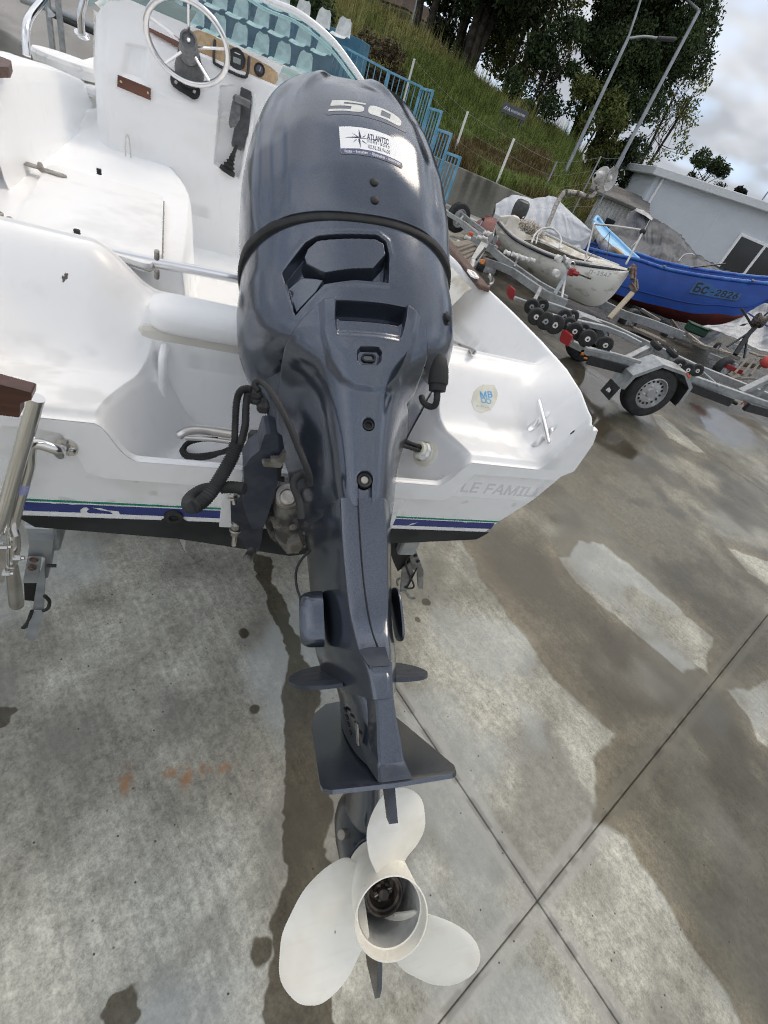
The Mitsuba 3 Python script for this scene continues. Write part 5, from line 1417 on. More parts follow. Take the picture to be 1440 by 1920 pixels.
RA_ = [(.9025,18.5184,2.4028),(1.9069,17.53,2.2973),(1.9463,17.5003,2.2903),(2.6053,16.7785,2.2523),(2.6309,16.7622,2.251),(3.078,16.1612,2.2095),(3.1155,16.1419,2.2123),(4.0421,15.2098,2.118),(4.0795,15.1816,2.1114),(4.7247,14.4728,2.0787)]
names = ['blue railing panel seen through the windscreen', 'blue railing panel at the end of the windscreen tube', 'short blue railing panel right of the windscreen tube', 'long blue railing panel just above the outboard cowl', 'blue railing panel right of the long one, above the cowl corner']
for i in range(5):
    panel('railing_panel' + ('_%03d' % i if i else ''), RA_[2 * i], RA_[2 * i + 1], 1.0, (7, 5, 4, 6, 5)[i], names[i])
RS = [(4.5578,13.9297,2.0351),(4.4558,12.7946,2.0395),(4.586,13.0549,1.7627),(4.4605,11.936,1.7697),(4.6007,12.1834,1.4856),(4.471,11.0787,1.5048),(4.5915,11.3209,1.2031),(4.456,10.241,1.2448)]
names = ['topmost of the stepped blue railing panels beside the cowl', 'second blue railing panel down the steps', 'third blue railing panel down the steps', 'lowest blue railing panel on the steps, in front of the retaining wall']
for i in range(4):
    panel('railing_panel_%03d' % (5 + i), RS[2 * i], RS[2 * i + 1], 1.05, 3, names[i])

# ---------------------------------------------------------------- sheds
def clad(p, n, uv):
    return MIX((0.50, 0.54, 0.58), (0.57, 0.61, 0.65), FB(p.x * 3, p.y * 3, p.z * 3, 4)) * (0.93 + 0.14 * N(p.x * 120, p.y * 120, p.z * 50))


scene['stucco_grey'] = {'type': 'bumpmap', 'arbitrary': mikit.proc(lambda p, n, uv: N(p.x * 70, p.y * 70, p.z * 32), 3e-3), 'scale': 0.006, 'bsdf': {'type': 'principled', 'base_color': mikit.proc(clad), 'roughness': 0.85}}
mat('trim_light', (0.58, 0.61, 0.63), 0.5)
mat('frame_white', (0.76, 0.77, 0.78), 0.4)
SH = [(14.3838,16.4942,2.5896),(17.9672,14.6636,2.8721),(14.5915,16.3746,2.5918),(14.0191,15.7279,1.5584)]
q0, q1 = V(*SH[0]), V(*SH[1])
sd = unit((q1 - q0) * V(1, 1, 0))
sb = V(-sd[1], sd[0], 0)
o = V(q0[0], q0[1], 0)
zl = q0[2]
slope = (q1[2] - q0[2]) / np.linalg.norm((q1 - q0)[:2])
L = 12.0
def shd(u, v, z):
    return o + sd * u + sb * v + V(0, 0, z)
wl = np.array([shd(0, 0, 0), shd(L, 0, 0), shd(L, 0, zl + slope * L), shd(0, 0, zl), shd(0, 5, 0), shd(L, 5, 0), shd(L, 5, zl + slope * L), shd(0, 5, zl)])
put('shed__wall', trimesh.Trimesh(wl, [(0, 1, 2), (0, 2, 3), (4, 6, 5), (4, 7, 6), (0, 3, 7), (0, 7, 4), (1, 5, 6), (1, 6, 2)], process=False), 'stucco_grey')
put('shed__roof_edge', beam(shd(-0.25, 2.3, zl + 0.12 - 0.25 * slope), shd(L, 2.3, zl + 0.12 + slope * L), 5.2, 0.24, 0.02), 'trim_light')
put('shed__downpipe', cyl(shd(0.22, -0.06, 0.1), shd(0.22, -0.06, zl), 0.045, 12), 'frame_white', 40)
for u in (2.6, 5.2):
    put('shed__panel_joint', cbox((0.02, 0.012, 2.6), 0.002, shd(u, -0.004, 1.35), np.stack([sd, sb, V(0, 0, 1)])), 'trim_light')
DQ = [(17.331,14.2248,2.0182),(16.6687,13.6787,1.0351)]
du = (V(*DQ[0]) - o) @ sd
R3 = np.stack([sd, sb, V(0, 0, 1)])
k = put('shed__window', cat(*[cbox(s, 0.008, shd(du + x, -0.03, z), R3) for s, x, z in (((0.09, 0.08, 2.15), 0.045, 1.02), ((0.09, 0.085, 2.15), 1.02, 1.02), ((0.09, 0.08, 2.15), 2.0, 1.02), ((2.04, 0.075, 0.09), 1.02, 2.06), ((2.04, 0.075, 0.09), 1.02, 0.93), ((2.04, 0.075, 0.09), 1.02, 0.0))]), 'frame_white')
for x in (0.53, 1.51):
    for z, h in ((1.50, 1.06), (0.47, 0.84)):
        put(k + '__pane', cbox((0.90, 0.02, h), 0.002, shd(du + x, -0.02, z), R3), 'dark_glass')
lab('shed', 'light grey single storey shed with a white framed window behind the blue boat', 'shed')

mat('corrugated_white', blotch((0.55, 0.56, 0.56), (0.40, 0.40, 0.39), 2), 0.6)
mat('roof_grey', blotch((0.14, 0.135, 0.13), (0.09, 0.088, 0.085), 1.5), 0.8)
FS = [(12.6067,16.0656,1.8318),(13.658,15.2896,1.6631),(12.61,15.5351,1.2755)]
f0, f1 = V(*FS[0]), V(*FS[1])
fd = unit((f1 - f0) * V(1, 1, 0))
fb = V(-fd[1], fd[0], 0)
f0 = V(f0[0], f0[1], 0) - fd * 0.3
g = np.array([[f0 + fd * u + fb * 0.035 * math.sin(u * 2 * np.pi / 0.13) + V(0, 0, z) for u in np.linspace(0, 1.5, 120)] for z in (-0.3, 1.62)])
put('far_shed__wall', grid_mesh(g), 'corrugated_white', 40)
put('far_shed__roof', beam(f0 - fd * 0.4 + fb * 0.8 + V(0, 0, 1.72), f0 + fd * 1.75 + fb * 0.8 + V(0, 0, 1.72), 2.2, 0.10, 0.02, up=unit(V(0, 0, 1) - fb * 0.16)), 'roof_grey')
put('far_shed__door', cbox((0.32, 0.05, 1.0), 0.01, f0 + fd * 0.75 - fb * 0.09 + V(0, 0, 0.55), np.stack([fd, fb, V(0, 0, 1)])), 'dark_glass')
lab('far_shed', 'small white corrugated shed with a dark roof left of the grey shed', 'shed')

# ---------------------------------------------------------------- helpers for the boats and trailers in the yard
def loft(*lines, n=30):
    """A surface through several polylines with the same number of stations."""
    L = [spline(l, max(2, n // (len(l) - 1))) for l in lines]
    k = min(len(q) for q in L)
    L = [np.stack([np.interp(np.linspace(0, 1, k), np.linspace(0, 1, len(q)), q[:, i]) for i in range(3)], 1) for q in L]
    return np.stack(L, 1)


def bulged(G, B, out, m=7):
    """From the gunwale line G to the bottom line B, bellied outward by out."""
    G, B = loft(G, B).transpose(1, 0, 2)
    t = np.linspace(0, 1, m)[None, :, None]
    d = np.cross(np.gradient(G, axis=0), B - G)
    d /= np.linalg.norm(d, axis=1, keepdims=True) + 1e-9
    d = np.where((d[:, :1] * G[:, :1] + d[:, 1:2] * G[:, 1:2]) > 0, -d, d)
    return G[:, None] * (1 - t) + B[:, None] * t + d[:, None] * out * np.sin(np.pi * t ** 0.8)


def tarp(lines, folds, seed, n=90, m=14, f=9.0):
    """A cloth over the given lines, with creases running down it."""
    g = loft(*lines, n=n)
    rows = []
    for i in range(len(lines) - 1):
        for t in np.linspace(0, 1, m, endpoint=i == len(lines) - 2):
            e = t * t * (3 - 2 * t) * 0.35 + t * 0.65
            rows.append(g[:, i] * (1 - e) + g[:, i + 1] * e)
    g = np.array(rows).transpose(1, 0, 2)
    L = np.r_[0, np.cumsum(np.linalg.norm(np.diff(g[:, 0], axis=0), axis=1))]
    q = np.stack(list(np.meshgrid(L * f, np.arange(g.shape[1]) * 0.05, indexing='ij')) + [np.full(g.shape[:2], seed * 3.7)], -1)
    d = (np.abs(meshkit.fbm(q, 4, seed) - 0.5) * 2 - 0.25) * folds + (meshkit.noise(q * V(0.4, 2.5, 1), seed + 5) - 0.5) * folds * 0.8
    nrm = np.cross(np.gradient(g, axis=0), np.gradient(g, axis=1))
    nrm /= np.linalg.norm(nrm, axis=-1, keepdims=True) + 1e-9
    nrm = np.where(nrm[..., 2:] < 0, -nrm, nrm)
    return grid_mesh(g + nrm * d[..., None])


def wheel(key, c, axis, r, w, rim=0.62, holes=True, flat='galvanized'):
    """Road wheel: tyre with treads, rim with slots and hub."""
    c, axis = V(*c), unit(axis)
    k = put(key, lathe([(-w / 2, r * rim), (-w / 2, r * 0.88), (-w * 0.40, r * 0.97), (-w * 0.25, r), (-w * 0.22, r * 0.985), (-w * 0.06, r), (-w * 0.03, r * 0.985), (w * 0.03, r * 0.985), (w * 0.06, r), (w * 0.22, r * 0.985), (w * 0.25, r), (w * 0.40, r * 0.97), (w / 2, r * 0.88), (w / 2, r * rim), (w * 0.3, r * rim * 0.96), (-w * 0.3, r * rim * 0.96)], c, axis, 48), 'black_rubber', 40)
    put(k + '__rim', lathe([(w * 0.47, r * rim * 0.985), (w * 0.49, r * rim * 0.93), (w * 0.30, r * rim * 0.88), (w * 0.22, r * rim * 0.82), (w * 0.30, r * rim * 0.62), (w * 0.31, r * rim * 0.34), (w * 0.40, r * rim * 0.25), (w * 0.40, 1e-4)], c, axis, 48), 'rim_silver', 40)
    if holes:
        R = frame(axis)
        h = []
        for a in np.arange(16) * np.pi / 8:
            o = c + axis * w * 0.285 + (R[1] * math.cos(a) + R[2] * math.sin(a)) * r * rim * 0.72
            h.append(cyl(o, o + axis * 0.006, r * 0.045, 10, 0.001))
        put(k + '__slots', cat(*h), 'deep_black')
        h = []
        for a in np.arange(4) * np.pi / 2 + 0.4:
            o = c + axis * w * 0.30 + (R[1] * math.cos(a) + R[2] * math.sin(a)) * r * rim * 0.42
            h.append(cyl(o, o + axis * 0.016, r * 0.04, 6, 0.001))
        for q in h:
            put(k + '__wheel_nut', q, 'chrome')
    return k


mat('rim_silver', blotch((0.46, 0.47, 0.48), (0.36, 0.36, 0.36), 14), 0.4, 0.5)
mat('roller_white', blotch((0.70, 0.70, 0.68), (0.55, 0.54, 0.50), 20), 0.5)
mat('lamp_red', (0.26, 0.008, 0.011), 0.15, clearcoat=1.0)
mat('lamp_amber', (0.65, 0.20, 0.02), 0.2, clearcoat=1.0)
mat('letter_orange', (0.62, 0.10, 0.045), 0.5)


def roller(key, c, axis, r, w, tread='black_rubber', hub='roller_white', ribs=16):
    c, axis = V(*c), unit(axis)
    k = put(key, lathe([(-w / 2, r * 0.35), (-w / 2, r * 0.82), (-w * 0.36, r * 0.96), (-w * 0.15, r), (w * 0.15, r), (w * 0.36, r * 0.96), (w / 2, r * 0.82), (w / 2, r * 0.35)], c, axis, 28), tread, 35)
    if ribs:
        R = frame(axis)
        put(k + '__ribs', cat(*[cbox((0.006, r * 0.34, r * 0.07), 0.001, c + axis * w * 0.5 + (R[1] * math.cos(a) + R[2] * math.sin(a)) * r * 0.62, np.stack([axis, R[1] * math.cos(a) + R[2] * math.sin(a), -R[1] * math.sin(a) + R[2] * math.cos(a)])) for a in np.arange(ribs) * 2 * np.pi / ribs]), tread)
    put(k + '__hub', cyl(c + axis * w * 0.42, c + axis * w * 0.60, r * 0.30, 18), hub, 40)
    put(k + '__pin', cyl(c + axis * w * 0.50, c + axis * w * 0.66, r * 0.12, 12), 'black_plastic')
    return k


# ---------------------------------------------------------------- the near trailer with black ribbed rollers
TD = unit(V(1, -0.16, 0))                     # towards the drawbar
TS = V(TD[1], -TD[0], 0) * 1.0                # to the wheel side seen here
T1 = 'boat_trailer'
lab(T1, 'empty galvanized boat trailer with black ribbed rollers and red tail lights beside the white boat', 'trailer')
NR = [(3.4758,3.5953,.47),(3.9116,3.5696,.47),(4.8536,3.5472,.47),(5.2693,3.4086,.47),(5.3667,3.3065,.47),(5.9658,3.2571,.47)]
FR = [(3.7267,4.8414,.47),(4.229,4.6389,.47),(4.6097,4.6563,.47),(5.0213,4.3334,.47),(5.4319,3.9371,.47),(6.0798,3.6418,.47),(6.3585,3.5487,.47)]


def rail(key, pts, w, h, material='galvanized'):
    k = put(key, cat(*[beam(V(*a), V(*b) + unit(V(*b) - V(*a)) * 0.005, w, h, 0.004) for a, b in zip(pts[:-1], pts[1:])]), material)
    return k


rail(T1 + '__frame_rail', [NR[0], NR[2], NR[5], V(*NR[5]) + (V(*NR[5]) - V(*NR[4])) * 2], 0.06, 0.075)
rail(T1 + '__frame_rail', [FR[0], FR[2], FR[4], FR[6], V(*FR[6]) + (V(*FR[6]) - V(*FR[5])) * 2], 0.06, 0.08)
n0, f0 = V(*NR[0]), V(*FR[0])
U2 = [(3.2687,4.067,.56),(4.09,4.1843,.56),(4.3214,4.0962,.56),(4.4284,3.9413,.56)]
rail(T1 + '__upper_rail', U2, 0.05, 0.05)
U1 = [(3.2534,3.3921,.55),(3.6302,3.4291,.55),(3.9533,3.389,.55)]
rail(T1 + '__upper_rail', U1, 0.035, 0.03)
U3 = [(2.9205,4.2881,.58),(3.0778,4.2449,.58),(3.2741,4.1904,.58),(3.5373,4.2308,.58)]
rail(T1 + '__light_board', U3[:2], 0.05, 0.03)
rail(T1 + '__cross_bar', [(3.2555,4.1012,.44),(3.3602,3.9435,.44),(3.4444,3.8069,.44),(3.5323,3.7229,.44)], 0.07, 0.06)
rail(T1 + '__cross_bar', [V(*NR[1]) - V(0, 0, 0.03), V(*FR[3]) - V(0, 0, 0.03)], 0.06, 0.06)
rail(T1 + '__cross_bar', [V(*NR[2]) - V(0, 0, 0.05), V(*FR[4]) - V(0, 0, 0.05)], 0.06, 0.06)
rail(T1 + '__side_plate', [V(*NR[0]) + V(0.05, -0.03, -0.07), V(*NR[2]) + V(-0.55, -0.03, -0.07)], 0.02, 0.09, 'black_plastic')
rail(T1 + '__side_plate', [V(*NR[2]) + V(-0.05, -0.03, -0.07), V(*NR[4]) + V(0.05, -0.03, -0.07)], 0.02, 0.09, 'black_plastic')
for i, (q, rr) in enumerate(zip([(2.9992,4.0704,.6),(3.2123,4.2055,.6),(2.882,3.779,.6),(2.9569,3.7193,.6),(3.0466,3.6836,.6),(3.3951,4.0377,.6),(3.5692,4.131,.6),(3.3065,3.8194,.6),(3.2584,3.6468,.6),(3.448,3.757,.6),(3.3264,3.5192,.6),(3.516,3.474,.6)], (60, 55, 63, 66, 70, 58, 52, 55, 64, 52, 66, 63))):
    roller(T1 + '__roller', q, TS + V(-0.35, 0, 0.05), rr / 66 * 0.080, 0.055, hub='roller_white' if i in (4, 8, 10, 11, 2) else 'galvanized')
ARM = [(3.9258,5.3395,.52),(3.3288,4.5245,.52),(3.0809,3.9926,.52),(3.024,3.719,.52),(3.2373,3.8403,.52),(3.2693,3.616,.52)]
rail(T1 + '__roller_arm', ARM[:2], 0.045, 0.02)
rail(T1 + '__roller_arm', ARM[2:4], 0.045, 0.05)
rail(T1 + '__roller_arm', ARM[4:], 0.045, 0.05)
for i, q in enumerate([(4.5403,3.8448,.6),(4.6719,3.7238,.6)]):
    roller(T1 + '__roller', V(*q) + V(0, 0, 0.02), V(0.15, -0.2, 0.95), 0.072, 0.055, hub='galvanized')
    put(T1 + '__roller_stand', cyl(V(*q) - V(0, 0, 0.10), V(*q), 0.02, 10), 'galvanized')
for q in [(4.6021,3.5035,.58),(4.6525,3.4288,.58),(4.8526,3.4776,.58)]:
    roller(T1 + '__roller', q, TS + V(-0.35, 0, 0.05), 0.066, 0.05)
for i in range(2):
    q = [V(*p) for p in ([(3.7908,5.7821,.2431),(3.808,5.8472,.3223),(3.8392,5.8429,.337),(3.8976,5.7923,.3197),(3.8941,5.7645,.2883),(3.8686,5.7047,.2096),(3.8299,5.7202,.2021)] if i == 0 else [(3.0589,3.5509,.5195),(3.0917,3.5984,.5896),(3.1152,3.5906,.596),(3.1735,3.5447,.5835),(3.1677,3.5216,.5557),(3.1358,3.4894,.5021),(3.0657,3.5315,.5033)])]
    c = np.mean(q, axis=0)
    nn = unit(-V(c[0], c[1], 0.0) * 0.6 - TD * 0.8)
    a1 = unit(np.cross(V(0, 0, 1), nn))
    a2 = np.cross(nn, a1)
    pl = Polygon([((p - c) @ a1, (p - c) @ a2) for p in q]).buffer(0.004)
    k = put(T1 + '__tail_light', plate(pl, 0.055, lambda a, b, cc: c + np.outer(a, a1) + np.outer(b, a2) + np.outer(cc - 0.055, nn)), 'lamp_red')
    put(k + '__lens_rib', cat(*[plate(pl.buffer(-0.012).intersection(Polygon([(-1, z), (1, z), (1, z + 0.012), (-1, z + 0.012)])), 0.003, lambda a, b, cc: c + np.outer(a, a1) + np.outer(b, a2) + np.outer(cc, nn)) for z in (-0.03, 0.0, 0.03)]), 'lamp_red')
    labels[k] = {'label': 'red tail light nearer the white hull' if i else 'red tail light farther from the camera'}
MK = [(4.0399,4.2048,.2351),(4.0712,4.1616,.209)]
put(T1 + '__side_marker', cbox((0.045, 0.02, 0.035), 0.006, MK[0]), 'lamp_amber')
put(T1 + '__side_marker', cbox((0.05, 0.02, 0.02), 0.006, MK[1]), 'lamp_amber')
put(T1 + '__side_marker', cbox((0.05, 0.02, 0.03), 0.006, (5.7321,3.7496,.2471)), 'lamp_amber')
WC = V(4.355, 3.425, 0.282)
wheel(T1 + '__wheel', WC, TS + V(0, 0, 0.04), 0.272, 0.155)
put(T1 + '__axle', cyl(WC - TS * 0.06, WC - TS * 1.15, 0.028, 12), 'galvanized')
# mudguards
def guard(key, c, s=1.0, wide=0.23):
    prof = [(-0.40, -0.02), (-0.375, 0.135), (-0.15, 0.315), (0.17, 0.305), (0.345, 0.19), (0.365, -0.02)]
    o = [(x * s, z * s) for x, z in prof]
    i = [(x * 0.955 * s, z * s - 0.018) for x, z in prof]
    top = [c + TD * x + V(0, 0, z) for x, z in o]
    g = np.array([[p + TS * (wide * 0.5), p - TS * (wide * 0.5)] for p in top])
    lip = np.array([[p + TS * (wide * 0.5), p + TS * (wide * 0.5) + (c - p) * 0.10] for p in top])
    k = put(key, cat(grid_mesh(g), grid_mesh(lip), grid_mesh(np.array([[p - TS * (wide * 0.5), p - TS * (wide * 0.5) + (c - p) * 0.10] for p in top]))), 'galvanized')
    return k


g = guard(T1 + '__mudguard', WC)
put(g + '__reflector', cbox((0.07, 0.006, 0.022), 0.002, WC + TD * 0.19 + TS * 0.118 + V(0, 0, 0.288), np.stack([unit(TD - V(0, 0, 0.5)), TS, V(0, 0, 1)])), 'letter_orange')
put(g + '__mud_flap', beam(WC - TD * 0.405 + V(0, 0, -0.02), WC - TD * 0.43 + V(0, 0, -0.17), 0.20, 0.012, 0.003, up=TD), 'black_rubber')
put(g + '__flap_emblem', plate([(0, 0.0), (0.01, 0.03), (0.03, 0.045), (0.05, 0.035), (0.058, 0.045), (0.07, 0.02), (0.065, 0.0), (0.055, 0.012), (0.045, 0.0), (0.03, 0.012), (0.012, -0.005)], 0.002, lambda a, b, c: WC - TD * 0.440 + V(0, 0, -0.12) + np.outer(a - 0.02, TS) + np.outer(b, V(0, 0, 1)) - np.outer(c, TD)), 'white_print')
put(g + '__inner_liner', beam(WC + TD * 0.335 + V(0, 0, -0.04), WC + TD * 0.31 + V(0, 0, 0.17), 0.20, 0.01, 0.003, up=TD), 'black_rubber')
guard(T1 + '__mudguard', V(4.10, 4.50, 0.30), 0.82, 0.20)
wheel(T1 + '__wheel', (4.42, 4.66, 0.25), -TS, 0.25, 0.15, holes=False)
WP = [(5.681,3.4456,.47),(7.7022,4.5466,.47)]
rail(T1 + '__winch_post', [V(*WP[0]), V(*WP[0]) + V(0.42, 0.02, 0.34)], 0.07, 0.07)
rail(T1 + '__winch_post', [V(*WP[0]) + V(0.30, -0.01, 0.0), V(*WP[0]) + V(0.32, 0.0, 0.26)], 0.04, 0.05)
rail(T1 + '__brace', [(5.3315,3.7602,.5),(5.2183,3.3955,.5)], 0.02, 0.02)
LT0, LT1 = V(*(5.7024,3.3636,.3747)), V(*(6.1723,3.3303,.3928))
ld = unit((LT1 - LT0) * V(1, 1, 0.6))
lm = words('RESPO', 0.085, 0.003, True, 0.40)
put(T1 + '__lettering', warp(lm, lambda x, y, z: LT0 + np.outer(x + 0.22 * y, ld) + np.outer(y, V(0, 0, 1)) + np.outer(z, TS)), 'letter_orange')
put(T1 + '__drawbar', beam(V(*NR[5]) + V(-0.35, -0.02, -0.06), V(*NR[5]) + V(1.3, -0.2, -0.06), 0.05, 0.09, 0.004), 'black_plastic')
put(T1 + '__cable_plug', cyl((5.8125,3.6147,.3126), (5.9463,3.5322,.3082), 0.02, 12), 'black_rubber')

# ---------------------------------------------------------------- middle trailer with white rollers
T2 = 'boat_trailer_001'
lab(T2, 'galvanized trailer with small white rollers between the near trailer and the old white fishing boat', 'trailer')
A = [(3.944,6.9622,.3177),(4.0504,6.5852,.3809),(4.1177,6.344,.4051),(4.1499,5.9571,.4121),(4.1872,5.5667,.4185),(4.3056,5.2308,.4535)]
B_ = [(4.1663,7.5321,.2659),(4.233,7.0993,.3247),(4.2871,6.597,.3815),(4.2777,6.1871,.4175)]
rail(T2 + '__frame_rail', A, 0.06, 0.10)
rail(T2 + '__frame_rail', [(4.4579,9.133,.3955),(4.4742,8.2041,.3744),(4.4856,7.4222,.3471),(4.4021,6.7525,.3794),(4.4548,6.1273,.3848),(4.6681,5.7104,.393)], 0.06, 0.11)
rail(T2 + '__frame_rail', [(4.2238,8.1854,.358),(4.3653,7.9548,.3603),(4.4844,7.7506,.3765)], 0.08, 0.12)
put(T2 + '__side_marker', cyl((3.9145,6.9673,.305), (3.8736,6.8583,.3227), 0.035, 14), 'lamp_amber')
rail(T2 + '__winch_post', [(4.2209,7.6485,.4221),(3.9741,7.2951,.2135),(3.8263,7.1345,.1111)], 0.13, 0.06)
rail(T2 + '__winch_strut', [(3.9108,7.2147,.2476),(3.8532,7.0649,.1332)], 0.05, 0.03, 'roller_white')
rail(T2 + '__winch_strut', [(4.1265,7.399,.4168),(3.949,7.2044,.2603)], 0.03, 0.03, 'black_plastic')
c = V(*(4.4018,7.7773,.5114))
for s in (-0.03, 0.05):
    put(T2 + '__winch_drum', lathe([(-0.006, 1e-4), (-0.006, 0.075), (0.006, 0.075), (0.006, 1e-4)], c + TD * s, TD + V(0.2, 0, 0), 24), 'galvanized', 35)
for q in [(4.0756,7.9954,.3822),(3.9571,7.9723,.2848),(4.2632,7.9448,.4446),(4.337,7.9188,.4627),(4.4143,8.0718,.5136),(4.4639,8.0584,.5301)]:
    k = put(T2 + '__roller', lathe([(-0.05, 1e-4), (-0.05, 0.032), (-0.01, 0.026), (0.0, 0.024), (0.045, 0.034), (0.05, 1e-4)], q, TD + V(0, 0, -0.1), 16), 'roller_white', 35)
for q in [(4.2034,6.8626,.5305),(4.276,6.7633,.5497),(4.3255,6.6706,.5614),(4.3738,6.5785,.5731),(4.413,6.4998,.5934)]:
    put(T2 + '__roller', lathe([(-0.045, 1e-4), (-0.045, 0.034), (-0.01, 0.028), (0.0, 0.026), (0.04, 0.036), (0.045, 1e-4)], q, TD + V(0, 0.1, -0.1), 16), 'roller_white', 35)
rail(T2 + '__roller_arm', [(4.3217,6.7183,.5305),(4.2457,6.5948,.4325)], 0.03, 0.03)
rail(T2 + '__roller_arm', [(4.3243,5.7585,.8626),(4.4086,5.6165,.7652),(4.246,5.4363,.4753)], 0.05, 0.05)
rail(T2 + '__roller_arm', [(4.3627,5.5574,.6747),(4.2951,5.3304,.473)], 0.025, 0.025, 'roller_white')
for q in [(4.2331,5.7017,.8255),(4.3784,5.6962,.8304),(4.2166,5.5785,.6857)]:
    put(T2 + '__roller', lathe([(-0.035, 1e-4), (-0.035, 0.042), (0.035, 0.042), (0.037, 1e-4)], q, V(0.1, -0.95, 0.05), 18), 'roller_white', 35)
w = [(4.3987,5.5389,.7562),(4.4819,5.4975,.764),(4.5909,5.3696,.7754),(4.3593,5.5731,.768)]
put(T2 + '__hand_winch', cat(cbox((0.09, 0.06, 0.09), 0.015, w[0]), cyl(w[0], V(*w[1]), 0.03, 12)), 'lamp_red')
put(T2 + '__winch_handle', cyl(w[1], w[2], 0.010, 8), 'sooty')
put(T2 + '__winch_hook', tube([V(*w[3]) + V(0.01 + 0.045 * math.cos(a), 0, 0.05 + 0.045 * math.sin(a)) for a in np.linspace(-0.5, 5.2, 14)], 0.008, 8, 2), 'stainless')
put(T2 + '__coupling', cbox((0.08, 0.05, 0.05), 0.01, (4.1212,8.0321,.4488)), 'letter_orange')
wheel(T2 + '__wheel', (4.6025,7.8829,.0366), V(0.2, -1, 0.05), 0.225, 0.13, holes=False)
k = put(T2 + '__mudguard', grid_mesh(np.array([[V(*p), V(*p) + V(0.02, 0.16, 0)] for p in [(4.4431,7.6333,.3853),(4.4965,7.6612,.4476),(4.5638,7.6008,.4255),(4.6022,7.4998,.3429),(4.5986,7.4343,.2718)]])), 'galvanized')
put(T2 + '__jockey_hook', tube([(3.5681,6.0108,.3466),(3.5895,5.9804,.3278),(3.5922,5.9403,.2872),(3.5745,5.9155,.2502)], 0.014, 10, 6), 'roller_white')

# far left trailer by the wall
T3 = 'boat_trailer_002'
lab(T3, 'small galvanized trailer parked against the stained retaining wall', 'trailer')
rail(T3 + '__frame_rail', [(4.6547,10.5258,.4053),(4.8127,9.9968,.4192),(5.0238,9.3753,.3684),(5.0768,9.0317,.3549)], 0.06, 0.07)
rail(T3 + '__frame_rail', [(4.3496,9.8002,.4),(4.5028,9.4032,.3921),(4.6106,8.8771,.378),(4.6939,8.6755,.3749)], 0.06, 0.07)
rail(T3 + '__cross_bar', [(4.762,9.8744,.4168),(4.4498,9.3755,.3303)], 0.04, 0.04)
wheel(T3 + '__wheel', (4.7769,10.098,.3459), V(0.25, -1, 0.0), 0.27, 0.13, holes=False)
put(T3 + '__lever', cyl((5.0231,9.5257,.5263), (4.9537,9.4443,.3978), 0.012, 8), 'galvanized')
put(T3 + '__lever_knob', cyl((5.0035,9.5381,.5273), (5.0426,9.5132,.5252), 0.035, 12), 'black_rubber', 40)

# timber heap in front of it
mat('grey_plank', mikit.proc(lambda p, n, uv: MIX((0.11, 0.095, 0.075), (0.24, 0.215, 0.18), FB(p.x * 40, p.y * 40, p.z * 40, 3))), 0.85)
r = np.random.default_rng(3)
ends = [((4.084,7.8026,.3421), (3.2853,6.7834,.3544)), ((4.1195,7.7447,.3031), (3.3028,6.7263,.3051)), ((4.0359,7.6149,.2727), (3.2846,6.5538,.27)), ((4.0066,7.5871,.2253), (3.3569,6.4826,.2398)), ((4.0505,7.8297,.35), (3.3605,6.9219,.3889))]
names = ('topmost', 'second', 'third', 'lowest', 'back')
for i, (a, b) in enumerate(ends):
    k = 'timber_plank' + ('_%03d' % i if i else '')
    put(k, beam(a, b, 0.13, 0.05, 0.008), 'grey_plank')
    lab(k, '%s grey weathered plank of the leaning heap behind the cowl' % names[i], 'plank', 'planks of the heap')

# ---------------------------------------------------------------- upturned brown dinghy
mat('hull_brown', blotch((0.17, 0.065, 0.055), (0.24, 0.10, 0.085), 5), 0.5)
a, b = V(*(5.3764,10.536,.2301)), V(*(5.8397,9.8249,.3982))
ax = unit((b - a) * V(1, 1, 0))
sd_ = V(-ax[1], ax[0], 0)
L = np.linalg.norm((b - a)[:2]) * 1.25
g = []
for t in np.linspace(0, 1, 24):
    w = 0.52 * (math.sin(math.pi * min(0.5, 0.02 + 0.8 * t))) ** 0.7
    h = 0.42 * (math.sin(math.pi * min(0.5, 0.03 + 1.1 * t))) ** 0.6
    o = V(a[0], a[1], 0.12) + ax * L * t
    g.append([o + sd_ * w * math.cos(q) + V(0, 0, h * math.sin(q) ** 0.8) for q in np.linspace(0, math.pi, 20)])
put('upturned_dinghy__hull', grid_mesh(np.array(g)), 'hull_brown', 50)
put('upturned_dinghy__keel', beam(V(a[0], a[1], 0.50) + ax * L * 0.2, V(a[0], a[1], 0.55) + ax * L, 0.03, 0.05), 'hull_brown')
lab('upturned_dinghy', 'reddish brown upturned dinghy lying behind the old white fishing boat', 'dinghy')

# ---------------------------------------------------------------- boat under the pale grey cover
mat('cover_pale', blotch((0.50, 0.52, 0.55), (0.40, 0.42, 0.45), 4), 0.75)
mat('cover_grey', blotch((0.06, 0.064, 0.07), (0.14, 0.145, 0.155), 3.5), 0.8)
mat('cover_silver', blotch((0.44, 0.45, 0.46), (0.22, 0.23, 0.25), 6), 0.6)
K = 'covered_boat'
near = [(6.3268,11.5673,.4818),(6.6085,11.138,.5191),(6.9232,10.7039,.5717),(7.1976,10.1661,.648),(7.3991,9.6541,.7066),(7.5964,9.557,.8838)]
ridge = [(6.6952,12.3639,.6009),(7.0731,12.4115,.8839),(7.4831,12.1219,.9896),(7.7838,11.8234,1.1763),(7.7885,11.1513,1.1027),(7.7472,9.8148,.9326)]
bk = [V(*p) + V(0.5, 0.9, -0.5) for p in ridge]
low = [V(*p) + V(-0.02, -0.04, -0.25) for p in near]
